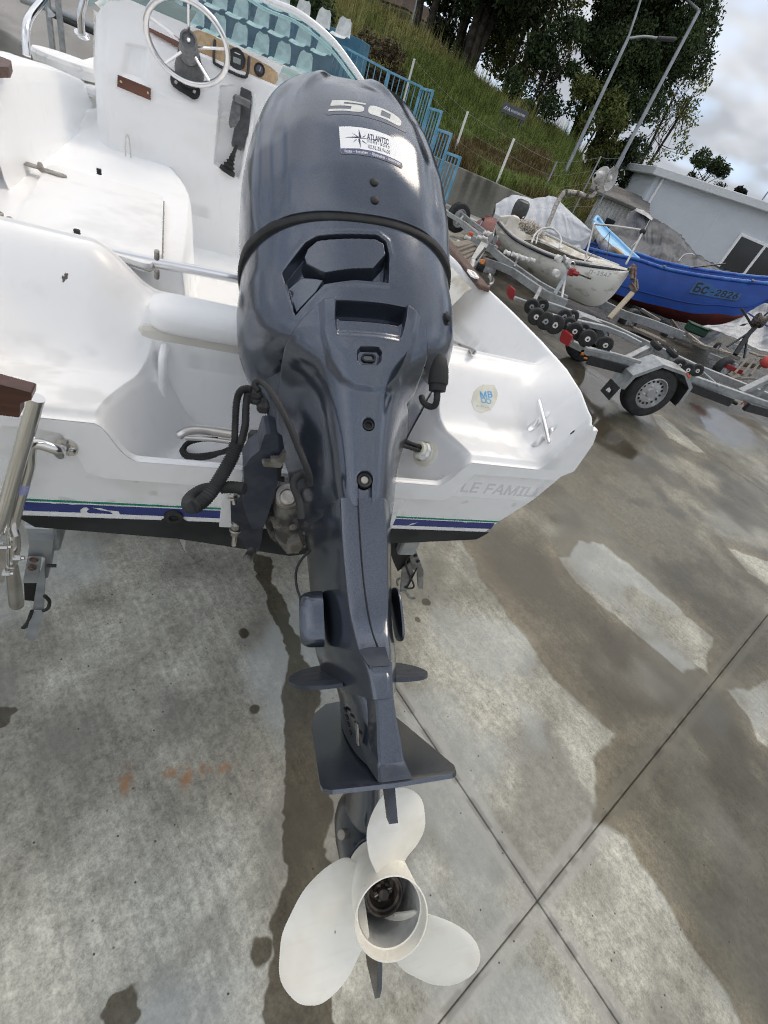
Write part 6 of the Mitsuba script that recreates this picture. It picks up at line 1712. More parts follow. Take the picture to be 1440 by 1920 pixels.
put(K + '__cover', tarp([low, near, [V(*a) * 0.45 + V(*b) * 0.55 + V(-0.05, -0.08, 0.03) for a, b in zip(near, ridge)], ridge, bk], 0.055, 3, f=4.0), 'cover_pale', 50)
put(K + '__hull', cat(*[beam(V(*near[i]) + V(0.1, 0.1, -0.40), V(*near[i + 1]) + V(0.1, 0.1, -0.40), 0.4, 0.55, 0.05) for i in range(5)]), 'gelcoat_worn')
lab(K, 'boat under a pale grey creased cover below the grassy bank', 'boat')

K = 'small_outboard'
c = V(*(6.3759,10.6352,.7929))
oa, ob = V(0.86, -0.51, 0), V(-0.51, -0.86, 0)
rows = []
for z, w, d in ((-0.17, 0.10, 0.13), (-0.16, 0.15, 0.19), (-0.05, 0.17, 0.22), (0.08, 0.165, 0.21), (0.15, 0.14, 0.18), (0.18, 0.09, 0.12)):
    rows.append([c + oa * w * math.copysign(abs(math.cos(t)) ** 0.5, math.cos(t)) + ob * d * math.copysign(abs(math.sin(t)) ** 0.5, math.sin(t)) + V(0, 0, z) + ob * 0.03 * z for t in np.linspace(0, 2 * np.pi, 28, endpoint=False)])
put(K + '__cowl', grid_mesh(np.array(rows), wrap=True, caps=True), 'old_cowl', 35)
mat('old_cowl', blotch((0.045, 0.052, 0.05), (0.07, 0.078, 0.074), 12), 0.4)
put(K + '__leg', cat(cbox((0.16, 0.22, 0.5), 0.03, c - V(0, 0, 0.42)), cbox((0.24, 0.2, 0.14), 0.03, c - V(0, 0, 0.24))), 'black_plastic')
put(K + '__bracket', cat(cbox((0.06, 0.12, 0.3), 0.01, c + oa * 0.14 - V(0, 0, 0.4)), cbox((0.06, 0.12, 0.3), 0.01, c - oa * 0.14 - V(0, 0, 0.4))), 'sooty')
put(K + '__tangle', cat(*[tube([c + V(*(r.normal(0, 0.13, 3) * V(1, 1, 0.8))) - V(0, 0, 0.38) for _ in range(6)], 0.014, 6, 6) for _ in range(6)]), 'black_rubber')
lab(K, 'dark old outboard motor with a weathered cowl at the stern of the old white boat', 'outboard motor')

# ---------------------------------------------------------------- old white fishing boat
mat('old_white', mikit.proc(lambda p, n, uv: MIX(MIX((0.62, 0.62, 0.58), (0.50, 0.49, 0.43), FB(p.x * 4, p.y * 4, p.z * 4, 4)), (0.20, 0.16, 0.10), 0.65 * SS(0.55, 0.8, FB(p.x * 6 + 3, p.y * 6, p.z * 9, 4)) + 0.35 * SS(0.45, 0.1, p.z))), 0.6)
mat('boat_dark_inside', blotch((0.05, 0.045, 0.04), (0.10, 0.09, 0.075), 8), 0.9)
mat('rub_navy', blotch((0.02, 0.022, 0.04), (0.05, 0.05, 0.06), 16), 0.6)
mat('cushion_cream', blotch((0.60, 0.55, 0.47), (0.66, 0.63, 0.58), 15), 0.8)
K = 'fishing_boat'
lab(K, 'old white wooden fishing boat with navy rubbing strake and chrome bow frame', 'boat')
Gq = [(4.9108,8.7411,.6565),(5.0474,8.2763,.5671),(5.2962,7.8232,.559),(5.5593,7.4082,.5999),(5.8333,7.0399,.6967),(6.0575,6.7704,.7878),(6.2311,6.5725,.8444)]
Fq = [(5.5276,9.3164,.6959),(5.9358,9.1497,.6932),(6.215,8.691,.6981),(6.4,8.1511,.7171),(6.4382,7.5735,.7636),(6.3475,7.0022,.8163),(6.2395,6.5841,.8459)]
Bq = [(5.2084,8.691,.3141),(5.4469,8.1754,.1551),(5.6769,7.6237,.1106),(5.8793,7.0894,.1462),(6.0125,6.6345,.2228),(6.1036,6.4884,.4407),(6.2285,6.552,.8054)]
put(K + '__hull', cat(grid_mesh(bulged(Gq, Bq, 0.09)), grid_mesh(bulged(Fq, [V(*p) + V(0.1, 0.15, -0.05) for p in Bq], 0.0))), 'old_white', 50)
put(K + '__transom', cat(beam(V(*Gq[0]) - V(0, 0, 0.12), V(*Fq[0]) - V(0, 0, 0.12), 0.04, 0.42, 0.01)), 'old_white')
put(K + '__rubbing_strake', tube([V(*p) + V(-0.015, -0.02, -0.01) for p in Gq], 0.022, 8, 6), 'rub_navy', 40)
put(K + '__rubbing_strake', tube([V(*p) for p in Fq], 0.02, 8, 6), 'rub_navy', 40)
put(K + '__gunwale', cat(*[tube([V(*p) + V(0.03, 0.05, 0.012) for p in Gq[:-1]], 0.022, 8, 6), tube([V(*p) - V(0.02, 0.04, -0.01) for p in Fq[:-1]], 0.024, 8, 6)]), 'old_white', 40)
mid = [(V(*a) + V(*b)) / 2 for a, b in zip(Gq, Fq)]
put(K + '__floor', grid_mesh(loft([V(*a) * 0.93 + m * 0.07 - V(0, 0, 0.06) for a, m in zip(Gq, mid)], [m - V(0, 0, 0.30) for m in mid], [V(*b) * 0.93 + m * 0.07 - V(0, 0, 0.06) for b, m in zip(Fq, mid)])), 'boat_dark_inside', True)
put(K + '__foredeck', grid_mesh(loft([V(*p) + V(0, 0, 0.012) for p in Gq[4:]], [m + V(0, 0, 0.035) for m in mid[4:]], [V(*p) + V(0, 0, 0.012) for p in Fq[4:]])), 'old_white', True)
k = put(K + '__side_deck', grid_mesh(loft([(5.7237,8.968,.6867),(6.0746,8.4815,.7065),(6.2518,7.8004,.7298),(6.3079,7.2425,.8081)], [(5.4546,8.6299,.6381),(5.8606,8.2464,.6426),(6.0297,7.7169,.6627),(6.159,7.1364,.7624)])), 'grimy_white')
hd = [(5.0644,8.6797,.6866),(5.0421,8.7342,.7303),(5.0967,8.7567,.7875),(5.1738,8.7216,.7981),(5.2053,8.6417,.7335),(5.2797,8.5359,.668),(5.1684,8.5231,.5859)]
hc = np.mean(hd, axis=0)
put(K + '__engine_hood', lathe([(-0.16, 0.17), (-0.10, 0.15), (0.0, 0.10), (0.10, 0.095), (0.14, 0.08), (0.155, 0.04), (0.157, 1e-4)], V(*(5.1117,8.5784,.688)), (0, 0, 1), 24), 'cushion_cream', 40)
fz = V(*(5.5463,8.6808,.7482))
put(K + '__net_bundle', leaves(np.array([fz + V(*x) for x in ((0, 0, 0), (0.12, -0.05, -0.03), (-0.1, 0.05, 0.0), (0.2, -0.1, -0.06))]), np.array([0.13, 0.12, 0.11, 0.1]), 2500, 0.02, 9), 'cushion_cream')
put(K + '__hoop', tube([(5.2185,7.9203,.6133),(5.2992,8.0585,.7296),(5.4377,8.1493,.8317),(5.5998,8.1792,.8842),(5.7139,8.1013,.8726),(5.7508,7.9409,.8055),(5.7007,7.786,.6904)], 0.017, 10, 8), 'roller_white', 40)
put(K + '__hoop', tube([(5.3243,7.9504,.6314),(5.4208,8.1443,.7372),(5.561,8.2355,.8407),(5.6346,8.2268,.8769)], 0.014, 10, 8), 'roller_white', 40)
fr = [(5.9216,7.284,.6925),(5.9581,7.412,.8498),(6.0284,7.6582,1.1522),(6.0619,7.6757,1.1913),(6.2929,7.4072,1.2877),(6.5042,7.1324,1.3653),(6.4854,7.0601,1.3565),(6.3359,6.8699,1.143),(6.1786,6.6741,.9189)]
put(K + '__bow_frame', tube(fr, 0.016, 10, 5), 'stainless', 40)
put(K + '__frame_knob', lathe([(-0.05, 1e-4), (-0.04, 0.03), (0, 0.045), (0.04, 0.03), (0.05, 1e-4)], fr[6], (1, -0.5, 0.2), 14), 'black_rubber', 40)
put(K + '__stay', cat(*[cyl(a, b, 0.005, 6) for a, b in zip([(5.8343,7.1408,.7247),(6.1357,7.1116,.8797)], [(6.1651,7.3845,1.185),(6.1653,7.3818,1.1823)])]), 'sooty')
put(K + '__bow_fitting', cat(*[beam(a, b, w, w, 0.006) for a, b, w in zip([(6.2359,6.5941,.9489),(6.2698,6.5725,.9471),(6.2106,6.3901,.7186),(6.1666,6.5632,.8736),(6.2998,6.4156,.8004)], [(6.2271,6.4352,.7762),(6.2735,6.3235,.6873),(6.2959,6.2803,.6556),(6.2834,6.5639,.9464),(6.3206,6.2984,.6899)], (0.05, 0.035, 0.07, 0.04, 0.03))]), 'rusty')
mat('rusty', blotch((0.10, 0.05, 0.035), (0.20, 0.17, 0.15), 22), 0.7, 0.3)
put(K + '__faded_number', warp(words('П-1547', 0.06, 0.003, True, 0.34), lambda x, y, z: V(*(5.7224,6.8276,.6099)) + np.outer(x, unit(V(*Gq[6]) - V(*Gq[4]))) + np.outer(y, V(0, 0, 1)) - np.outer(z, V(0.5, 0.85, 0))), 'ghost_grey')
mat('ghost_grey', (0.36, 0.36, 0.34), 0.7)
PP = [(5.7607,8.5033,.8513),(5.8348,8.6327,1.0332),(5.9016,8.7584,1.2067),(5.9899,8.8438,1.351),(6.045,8.8634,1.4056),(6.2375,8.7972,1.4545),(6.3933,8.7178,1.467),(6.4775,8.6951,1.4951),(6.543,8.7292,1.5713)]
k = put(K + '__lamp_pipe', tube(PP, [0.036, 0.036, 0.038, 0.04, 0.043, 0.043, 0.042, 0.04, 0.03], 14, 6), 'dull_steel', 40)
for i in (4, 5, 6):
    put(k + '__clamp', tube([V(*PP[i]) - V(0.02, -0.01, 0), V(*PP[i]) + V(0.02, -0.01, 0)], 0.05, 14, 1), 'sooty', 40)
put(k + '__rust_patch', beam(PP[3], V(*PP[4]) + V(0.03, 0, -0.09), 0.10, 0.05, 0.02), 'rusty')
for i, ax_ in enumerate((V(-0.9, -0.1, 0.0), V(0.35, -0.9, 0.1))):
    c = V(*(6.5761,8.8292,1.7758)) if i == 0 else V(*(6.7074,8.7247,1.8256))
    kk = put(K + '__dish_lamp', lathe([(-0.16, 0.03), (-0.14, 0.07), (-0.06, 0.10), (-0.02, 0.175), (0.0, 0.185), (-0.008, 0.172), (-0.05, 0.09), (-0.06, 1e-4)], c, unit(ax_) * (1 if i else -1), 36), 'dish_white', 35)
    put(kk + '__bulb', lathe([(-0.06, 0.05), (-0.02, 0.05), (0.0, 0.035), (0.01, 1e-4)], c, unit(ax_) * (1 if i else -1), 20), 'roller_white', 40)
    labels[kk] = {'label': 'round dish lamp seen from %s' % ('its front' if i else 'behind')}
mat('dish_white', blotch((0.50, 0.49, 0.47), (0.34, 0.33, 0.31), 14), 0.5)
put(K + '__lamp_arm', tube([PP[8], V(*(6.5658,8.838,1.6998)), V(*(6.627,8.879,1.7807))], 0.02, 8, 6), 'sooty', 40)

put('wooden_prop', beam((5.9318,6.0932,.2342), (6.2501,6.2852,.6325), 0.075, 0.05, 0.006), 'pale_wood')
mat('pale_wood', mikit.proc(lambda p, n, uv: MIX((0.38, 0.32, 0.22), (0.50, 0.44, 0.33), FB(p.x * 30, p.y * 30, p.z * 9, 3))), 0.7)
lab('wooden_prop', 'pale slanting timber prop under the bow of the old white boat', 'timber')

# ---------------------------------------------------------------- blue boat with red bottom
mat('boat_blue', blotch((0.003, 0.042, 0.23), (0.005, 0.055, 0.28), 3), 0.35, specular=0.4)
mat('boat_blue_rim', blotch((0.05, 0.17, 0.46), (0.03, 0.10, 0.40), 9, 0.4, 0.6), 0.45)
mat('bottom_red', blotch((0.13, 0.022, 0.020), (0.085, 0.018, 0.017), 5), 0.6)
K = 'blue_boat'
lab(K, 'blue boat with dark red bottom and black registration number in front of the grey shed', 'boat')
Gq = [(7.4384,10.2674,.5877),(7.816,9.797,.6408),(8.1305,9.3183,.7252),(8.4611,8.9245,.83),(8.7745,8.4925,.884),(9.108,8.092,.9836),(9.5437,7.6801,1.1341),(10.1712,7.2813,1.3378),(10.7075,7.0253,1.5567),(11.2897,6.8612,1.8217)]
Wq = [(7.7097,9.9661,.1224),(8.0032,9.4818,.1091),(8.1889,8.9301,.1161),(8.6282,8.4421,.1888),(8.9463,8.0525,.2904),(9.362,7.6272,.4144),(9.6575,7.3873,.5807),(9.9863,7.1195,.7381),(10.4062,7.0754,1.1872),(11.2237,6.8598,1.7638)]
Bq = [(8.1087,10.2001,-.0163),(8.3703,9.6827,-.0841),(8.6264,9.1383,-.026),(9.0352,8.6688,.0474),(9.4242,8.1755,.0835),(9.6227,7.7827,.1867),(9.9062,7.4067,.3601),(10.0208,7.1445,.7069),(10.4264,7.0747,1.1831),(11.2406,6.8634,1.7623)]
hull_b = bulged(Gq, Wq, 0.05, 9)
put(K + '__hull', grid_mesh(hull_b), 'boat_blue', True)
put(K + '__bottom', grid_mesh(bulged(Wq, Bq, 0.03)), 'bottom_red', 50)
Fq = [V(*p) + V(0.75, 0.95, 0.02) * math.sin(math.pi * min(0.5, 0.12 + 0.5 * (1 - i / 9))) for i, p in enumerate(Gq)]
put(K + '__far_side', grid_mesh(loft(Fq, [V(*p) + V(0.3, 0.4, 0.0) for p in Bq])), 'boat_blue', True)
put(K + '__gunwale', cat(tube([V(*p) + V(-0.01, -0.015, 0.0) for p in Gq], 0.032, 10, 6), tube(Fq, 0.03, 8, 6)), 'boat_blue_rim', 40)
put(K + '__rubbing_strake', tube([hull_b[int(i)][6] - V(0.008, 0.014, 0) for i in np.linspace(0, len(hull_b) - 1, 14)], 0.012, 8, 4), 'boat_blue', 40)
put(K + '__deck', grid_mesh(loft([V(*p) + V(0.02, 0.03, -0.06) for p in Gq], [V(*p) + V(-0.02, -0.03, -0.06) for p in Fq])), 'boat_blue', True)
for q in [(8.7715,8.443,.9089),(9.8805,7.365,1.2783)]:
    put(K + '__cleat', cbox((0.08, 0.04, 0.03), 0.008, V(*q) + V(0, 0, 0.01)), 'dull_steel')


def on_hull(px, py_top):
    """Where on the blue side a painter would put the point: nearest loft point to a sight line."""
    d = unit(V(*px) - V(*EYE))
    P = hull_b.reshape(-1, 3) - V(*EYE)
    c = np.linalg.norm(np.cross(P, d), axis=1)
    i = np.argsort(c)[:4]
    w = 1 / (c[i] + 1e-4)
    dist = ((P[i] @ d) * w).sum() / w.sum()
    return V(*EYE) + d * (dist - 0.035)


nA, nB, nC = (on_hull(q, 0) for q in [(9.0018,7.7079,.7505),(9.8477,7.3629,.9089),(9.063,7.7938,.8786)])
nd, nu = unit(nB - nA), unit(nC - nA)
nu = unit(nu - nd * (nu @ nd) * 0.7)
nn = unit(np.cross(nd, nu))
nn = nn if nn @ (nA - V(*EYE)) < 0 else -nn
W = np.linalg.norm(nB - nA)
pos = lambda lift: (lambda x, y, z: nA + np.outer(x, nd) + np.outer(y, nu) + np.outer(lift + z, nn))
put(K + '__number_patch', plate([(-0.04 * W, -0.03), (W * 0.45, -0.035), (W * 1.01, -0.02), (W * 1.05, 0.12), (0.42 * W, 0.13), (0.36 * W, 0.19), (0.03 * W, 0.23)], 0.003, pos(0.0)), 'patch_blue')
mat('patch_blue', blotch((0.008, 0.070, 0.21), (0.012, 0.09, 0.25), 30), 0.5)
t1, t2 = words('Бс', 0.17, 0.002, True, W * 0.33), words('-2826', 0.115, 0.002, True, W * 0.62)
put(K + '__registration', cat(warp(t1, lambda x, y, z: pos(0.004)(x + 0.15 * y, y, z)), warp(t2, lambda x, y, z: pos(0.004)(W * 0.36 + x + 0.15 * y, y, z))), 'deep_black')
put(K + '__boat_hook', cyl((9.0456,8.1288,1.0627), (9.7073,8.0109,1.3465), 0.014, 8), 'black_plastic', 40)
# its trailer
K = 'boat_trailer_003'
lab(K, 'dark galvanized trailer with long square beam under the blue boat', 'trailer')
rail(K + '__frame_rail', [(6.511,7.2824,.1868),(6.9487,6.8731,.1835),(7.2998,6.5688,.2375),(7.728,6.2018,.2729)], 0.06, 0.13)
rail(K + '__frame_rail', [(7.3815,7.1421,.1025),(7.8435,6.645,.1796),(8.0998,6.237,.2237),(8.2922,5.8526,.2532)], 0.05, 0.07)
rail(K + '__drawbar', [(7.8123,6.1854,.3076),(7.8576,5.8296,.2765),(7.9791,5.6643,.3352),(8.2044,5.3994,.3531)], 0.07, 0.06, 'dull_steel')
wheel(K + '__wheel', (7.3661,7.1052,.0543), V(0.2, -1, 0.0), 0.23, 0.13, holes=False)
wheel(K + '__wheel', (8.4457,7.0511,.0319), V(0.2, -1, 0.0), 0.20, 0.13, holes=False)
rail(K + '__strut', [(7.6625,7.2831,.2665),(7.8021,6.8888,.2529)], 0.05, 0.05, 'dull_steel')
rail(K + '__strut', [(7.8114,6.6813,.3557),(7.8747,6.415,.2722)], 0.05, 0.05, 'sooty')
for i, s in enumerate(([(7.1532,6.7136,-.0159),(7.4602,6.5121,-.0387)], [(7.3097,6.6978,.0639),(7.6518,6.4869,.0528)], [(7.4144,6.5391,.1191),(7.6656,6.3541,.0792)])):
    k = 'loose_plank' + ('_%03d' % i if i else '')
    put(k, beam(V(*s[0]) * V(1, 1, 0) + V(0, 0, 0.05), V(*s[1]) * V(1, 1, 0) + V(0, 0, 0.05), 0.14, 0.05, 0.006), 'grey_plank')
    lab(k, ('left', 'middle', 'right')[i] + ' of the three loose planks on the ground under the blue boat', 'plank', 'loose planks under the blue boat')
k = 'green_tub'
put(k, cbox((0.40, 0.2, 0.15), 0.03, (8.7379,6.835,.3), np.stack([unit(V(0.9, -0.4, 0)), unit(V(0.4, 0.9, 0)), V(0, 0, 1)])), 'tub_green')
mat('tub_green', (0.015, 0.06, 0.035), 0.5)
put(k + '__rim', cbox((0.42, 0.22, 0.02), 0.008, V(*(8.7379,6.835,.3)) + V(0, 0, 0.075), np.stack([unit(V(0.9, -0.4, 0)), unit(V(0.4, 0.9, 0)), V(0, 0, 1)])), 'tub_green')
lab(k, 'dark green plastic tub in the shade under the blue boat', 'tub')

# light blue skiff
mat('skiff_blue', blotch((0.19, 0.42, 0.66), (0.24, 0.48, 0.70), 6), 0.4)
mat('skiff_inside', blotch((0.30, 0.56, 0.78), (0.24, 0.50, 0.74), 6), 0.45)
K = 'skiff'
Gq = [(8.4757,10.8511,1.0527),(8.3447,10.3856,.9553),(8.3124,9.9604,.8822),(8.3493,9.5041,.819),(8.399,9.0519,.7681)]
Fq = [(8.7466,11.0774,1.1424),(8.7696,10.6593,1.0321),(8.7504,10.1569,.9647),(8.7617,9.7033,.8886),(8.8009,9.2402,.8197)]
Bq = [(8.5825,10.7983,.9053),(8.5024,10.3788,.7299),(8.4214,9.8911,.6399),(8.4851,9.469,.6292),(8.4919,9.0297,.6443)]
put(K + '__hull', grid_mesh(bulged(Gq, Bq, 0.05)), 'grimy_white', 50)
put(K + '__gunwale', grid_mesh(loft(Gq, [V(*a) * 0.62 + V(*b) * 0.38 + V(0, 0, 0.03) for a, b in zip(Gq, Fq)])), 'skiff_inside', True)
put(K + '__inside', grid_mesh(loft([V(*a) * 0.62 + V(*b) * 0.38 + V(0, 0, 0.03) for a, b in zip(Gq, Fq)], [V(*a) * 0.5 + V(*b) * 0.5 - V(0, 0, 0.10) for a, b in zip(Gq, Fq)], Fq)), 'skiff_blue', 40)
put(K + '__rim', tube(Fq, 0.03, 8, 6), 'skiff_inside', 40)
put(K + '__stem', tube([Gq[0], (V(*Gq[0]) + V(*Fq[0])) / 2 + V(0, 0.05, 0.05), Fq[0]], 0.035, 8, 6), 'skiff_inside', 40)
put(K + '__wood_block', beam((8.3512,9.5808,.8221), (8.423,9.274,.7801), 0.2, 0.06, 0.01), 'plywood_tan')
lab(K, 'light blue skiff standing behind the blue boat', 'boat')
# dark grey tarpaulin heap
near = [(8.6168,10.7029,.8261),(8.9665,10.1686,.7948),(9.2495,9.6525,.7416),(9.6528,9.1866,.8152),(9.9835,8.8009,.9287),(10.3567,8.1759,1.1318)]
n2 = [(9.1016,11.0435,1.0101),(9.5906,10.6773,1.0839),(9.8283,10.2634,1.1104),(10.0511,9.8577,1.1362),(10.2654,9.2354,1.0865),(10.4874,8.3834,1.1942)]
ridge = [(9.7629,11.6158,1.2315),(10.0821,11.6172,1.5874),(10.1883,11.257,1.5892),(10.6334,10.4575,1.4954),(10.6712,9.6241,1.2726),(10.6633,8.581,1.274)]
bk = [V(*p) + V(0.6, 0.9, -0.7) for p in ridge]
put('tarpaulin', tarp([near, n2, ridge, bk], 0.12, 8, n=140, f=6.0), 'cover_grey', 50)
put('tarpaulin__rope', cat(tube([(9.5006,8.9042,1.0551),(9.6081,8.971,1.1917),(9.744,8.9481,1.2513),(9.8133,8.9157,1.26)], 0.008, 6, 6), tube([(9.6892,10.549,1.4829),(9.4854,10.3131,1.1089),(9.2024,10.1656,.7793)], 0.006, 6, 6)), 'roller_white')
put('tarpaulin__top_patch', tarp([[(9.794,11.3039,1.5533),(9.936,11.0505,1.5319),(10.007,10.8256,1.4966)], [(10.0474,11.5816,1.5916),(10.1509,11.3674,1.6036),(10.209,11.0516,1.5436)]], 0.03, 4, n=30), 'cover_silver', 50)
lab('tarpaulin', 'dark grey creased tarpaulin over a boat load in front of the grey shed', 'tarpaulin')

# covered craft at the right edge, winch stand, pallet, wheel
K = 'covered_craft'
near = [(8.2353,6.3892,.4674),(8.2494,6.129,.5177),(8.2868,5.7038,.5664),(8.3257,5.4002,.5863),(8.2847,5.0161,.63)]
n2 = [(8.3723,6.4586,.4672),(8.5804,6.2758,.5608),(8.5856,5.8817,.6224),(8.6292,5.5732,.6401),(8.5102,5.224,.6724)]
ridge = [(8.7981,6.661,.4695),(9.1924,6.6152,.6643),(9.3573,6.6057,.9137),(9.4546,6.5555,1.0786),(9.3942,6.3279,1.1173)]
bk = [V(*p) + V(0.5, 0.5, -0.6) for p in ridge]
put(K + '__cover', tarp([near, n2, ridge, bk], 0.04, 14, n=80, f=5.0), 'cover_silver', 50)
put(K + '__window_flap', plate(Polygon([(0, 0), (0.07, 0.03), (0.10, 0.09), (0.03, 0.05)]), 0.004, lambda a, b, c: V(*(8.6169,6.0763,.6888)) + np.outer(a, V(0.9, -0.45, 0)) + np.outer(b, V(0, 0, 1)) + np.outer(c, V(-0.45, -0.9, 0))), 'black_plastic')
put(K + '__stripe', cat(*[tube([(8.6931,6.1547,.897),(8.7915,6.0028,.8767),(8.8494,5.7972,.8538)], 0.014, 6, 6)]), 'stripe_blue')
lab(K, 'silver grey covered craft at the right edge below the blue boat', 'boat')
K = 'winch_stand'
rail(K + '__post', [(7.399,4.9527,.4906),(7.5601,5.1149,.7605),(7.7186,5.2036,.9515)], 0.06, 0.06, 'black_plastic')
rail(K + '__brace', [(7.2794,5.065,.5349),(7.5665,5.1303,.7807)], 0.025, 0.025, 'black_plastic')
rail(K + '__brace', [(7.5232,4.885,.4958),(7.5597,5.1208,.7664)], 0.025, 0.025, 'black_plastic')
rail(K + '__brace', [(7.4501,5.4187,1.0124),(7.5324,5.3052,.9437),(7.6236,5.1721,.8598)], 0.03, 0.03, 'black_plastic')
wc = V(*(7.654,5.1852,.9712))
put(K + '__winch', cat(lathe([(-0.07, 1e-4), (-0.07, 0.085), (-0.05, 0.095), (-0.02, 0.07), (0.04, 0.07), (0.06, 0.095), (0.075, 0.08), (0.075, 1e-4)], wc, (0.8, -0.6, 0), 20), cbox((0.16, 0.12, 0.12), 0.03, wc + V(0.03, 0, -0.03))), 'sooty', 40)
put(K + '__strap', tube([wc, wc + V(0.06, 0.02, 0.12), wc + V(0.12, 0.03, 0.16)], 0.012, 8, 6), 'black_rubber')
lab(K, 'black trailer winch stand at the right edge in front of the silver cover', 'winch')
K = 'boat_trailer_004'
lab(K, 'trailer with a steel rimmed wheel and red bar beside the wooden pallet', 'trailer')
wheel(K + '__wheel', (7.3422,4.9268,.2705), V(0.1, -1, 0.05), 0.165, 0.12, holes=False)
rail(K + '__frame_rail', [(7.3478,5.2626,.312),(7.3896,5.1097,.3344),(7.4148,4.8285,.3696)], 0.06, 0.07)
rail(K + '__frame_rail', [(7.8004,5.4797,.3462),(7.8617,5.3314,.3857),(7.9114,5.1751,.4095)], 0.06, 0.06, 'dull_steel')
rail(K + '__frame_rail', [(7.7722,6.016,.2623),(7.7841,5.7373,.2918),(7.7999,5.486,.3526)], 0.05, 0.06, 'dull_steel')
rail(K + '__frame_rail', [(7.9943,5.4957,.4826),(8.0122,5.3582,.5067),(8.0188,5.2247,.5279)], 0.06, 0.08)
rail(K + '__red_bar', [(7.2694,4.8792,.3332),(7.3021,4.7262,.3502),(7.3472,4.6369,.3628)], 0.03, 0.06, 'lamp_red')
wheel(K + '__jockey_wheel', (7.8666,5.6259,.3831), V(0.3, -1, 0), 0.075, 0.05, holes=False)
K = 'wooden_pallet'
lab(K, 'grey weathered wooden pallet leaning at the right edge behind the near trailer', 'pallet')
SL = [[(7.144,4.5918,.5844),(6.7538,4.3453,.3998)], [(7.2242,4.5514,.5913),(6.8553,4.3075,.4226)], [(7.307,4.5237,.6132),(6.953,4.2759,.4496)],
      [(7.2648,4.7142,.6299),(7.3128,4.6236,.643)], [(7.243,4.5867,.64),(7.366,4.4317,.7105)], [(6.7516,4.2503,.3775),(6.8184,4.0867,.483)], [(6.7069,4.3318,.3568),(6.8032,4.3215,.4053)]]
for i, (a, b) in enumerate(SL):
    put(K + '__slat', beam(a, b, (0.03, 0.03, 0.03, 0.16, 0.10, 0.12, 0.14)[i], (0.04, 0.04, 0.04, 0.02, 0.02, 0.02, 0.02)[i], 0.004), 'grey_plank')
for q in [(7.0911,4.5416,.4989),(7.1635,4.5113,.5116),(7.2503,4.4771,.5292)]:
    put(K + '__slat', cbox((0.14, 0.04, 0.06), 0.006, q), 'grey_plank')
put('red_float', trimesh.creation.icosphere(3, 0.085).apply_translation((7.2841,4.4114,.6386)), 'float_red', True)
put('red_float__eye', cyl(V(*(7.2841,4.4114,.6386)) + V(0, 0, 0.08), V(*(7.2841,4.4114,.6386)) + V(0, 0, 0.105), 0.02, 12), 'float_red')
mat('float_red', (0.50, 0.07, 0.06), 0.5)
lab('red_float', 'red round float at the right edge beside the wooden pallet', 'float')

# covered boat behind the port bow, with its steel posts
K = 'covered_boat_001'
near = [(-3.3155,9.0434,.8719),(-2.1873,8.3468,.8342),(-1.8485,8.1315,.8165),(-1.2879,7.8357,.8508),(-.332,7.2888,.8645)]
ridge = [(-3.5978,10.1469,1.2283),(-2.3814,9.374,1.1647),(-1.9571,9.1262,1.1654),(-1.3565,8.853,1.2482),(-.3879,8.3026,1.2661)]
low = [V(*p) + V(0, 0.2, -0.5) for p in near]
top = [V(*p) + V(0.2, 0.6, 0.4) for p in ridge]
put(K + '__cover', tarp([low, near, ridge, top], 0.05, 21, n=60, f=3.0), 'cover_drab', 50)
mat('cover_drab', blotch((0.20, 0.20, 0.19), (0.30, 0.29, 0.275), 2.5), 0.75)
put(K + '__rubbing_rail', tube([(-1.9259,8.2813,1.163),(-1.5995,8.113,1.1871),(-1.2715,7.9203,1.1864),(-.8884,7.6886,1.1788)], 0.035, 10, 4), 'pole_grey', 40)
put(K + '__rubbing_rail', tube([(-1.6182,8.0779,1.1387),(-1.2685,7.8753,1.141),(-.8851,7.6395,1.1292)], 0.02, 10, 4), 'black_rubber', 40)
put(K + '__hull', grid_mesh(loft(low, [V(*p) + V(0.1, 0.5, -0.7) for p in low])), 'deep_black')
lab(K, 'boat under a drab grey cover behind the port bow rail', 'boat')
K = 'steel_stand'
for a, b in (((-1.5545,7.6581,1.2881), (-1.5709,7.3189,.9211)), ((-1.455,7.6313,1.3213), (-1.4813,7.2948,.9509))):
    put(K + '__post', beam(V(*a) + V(0, 0, 0.3), V(a[0], a[1], 0.0), 0.05, 0.05, 0.005), 'galvanized')
gp = [(-1.5334,7.5089,1.223),(-1.4506,7.4275,1.1883),(-1.4693,7.4177,1.1665),(-1.5186,7.431,1.1501)]
put(K + '__gusset', cat(trimesh.convex.convex_hull(np.array([V(*p) + V(0, s, 0) for p in gp for s in (0, 0.012)]))), 'galvanized')
lab(K, 'galvanized steel stand with two posts behind the port bow rail', 'stand')

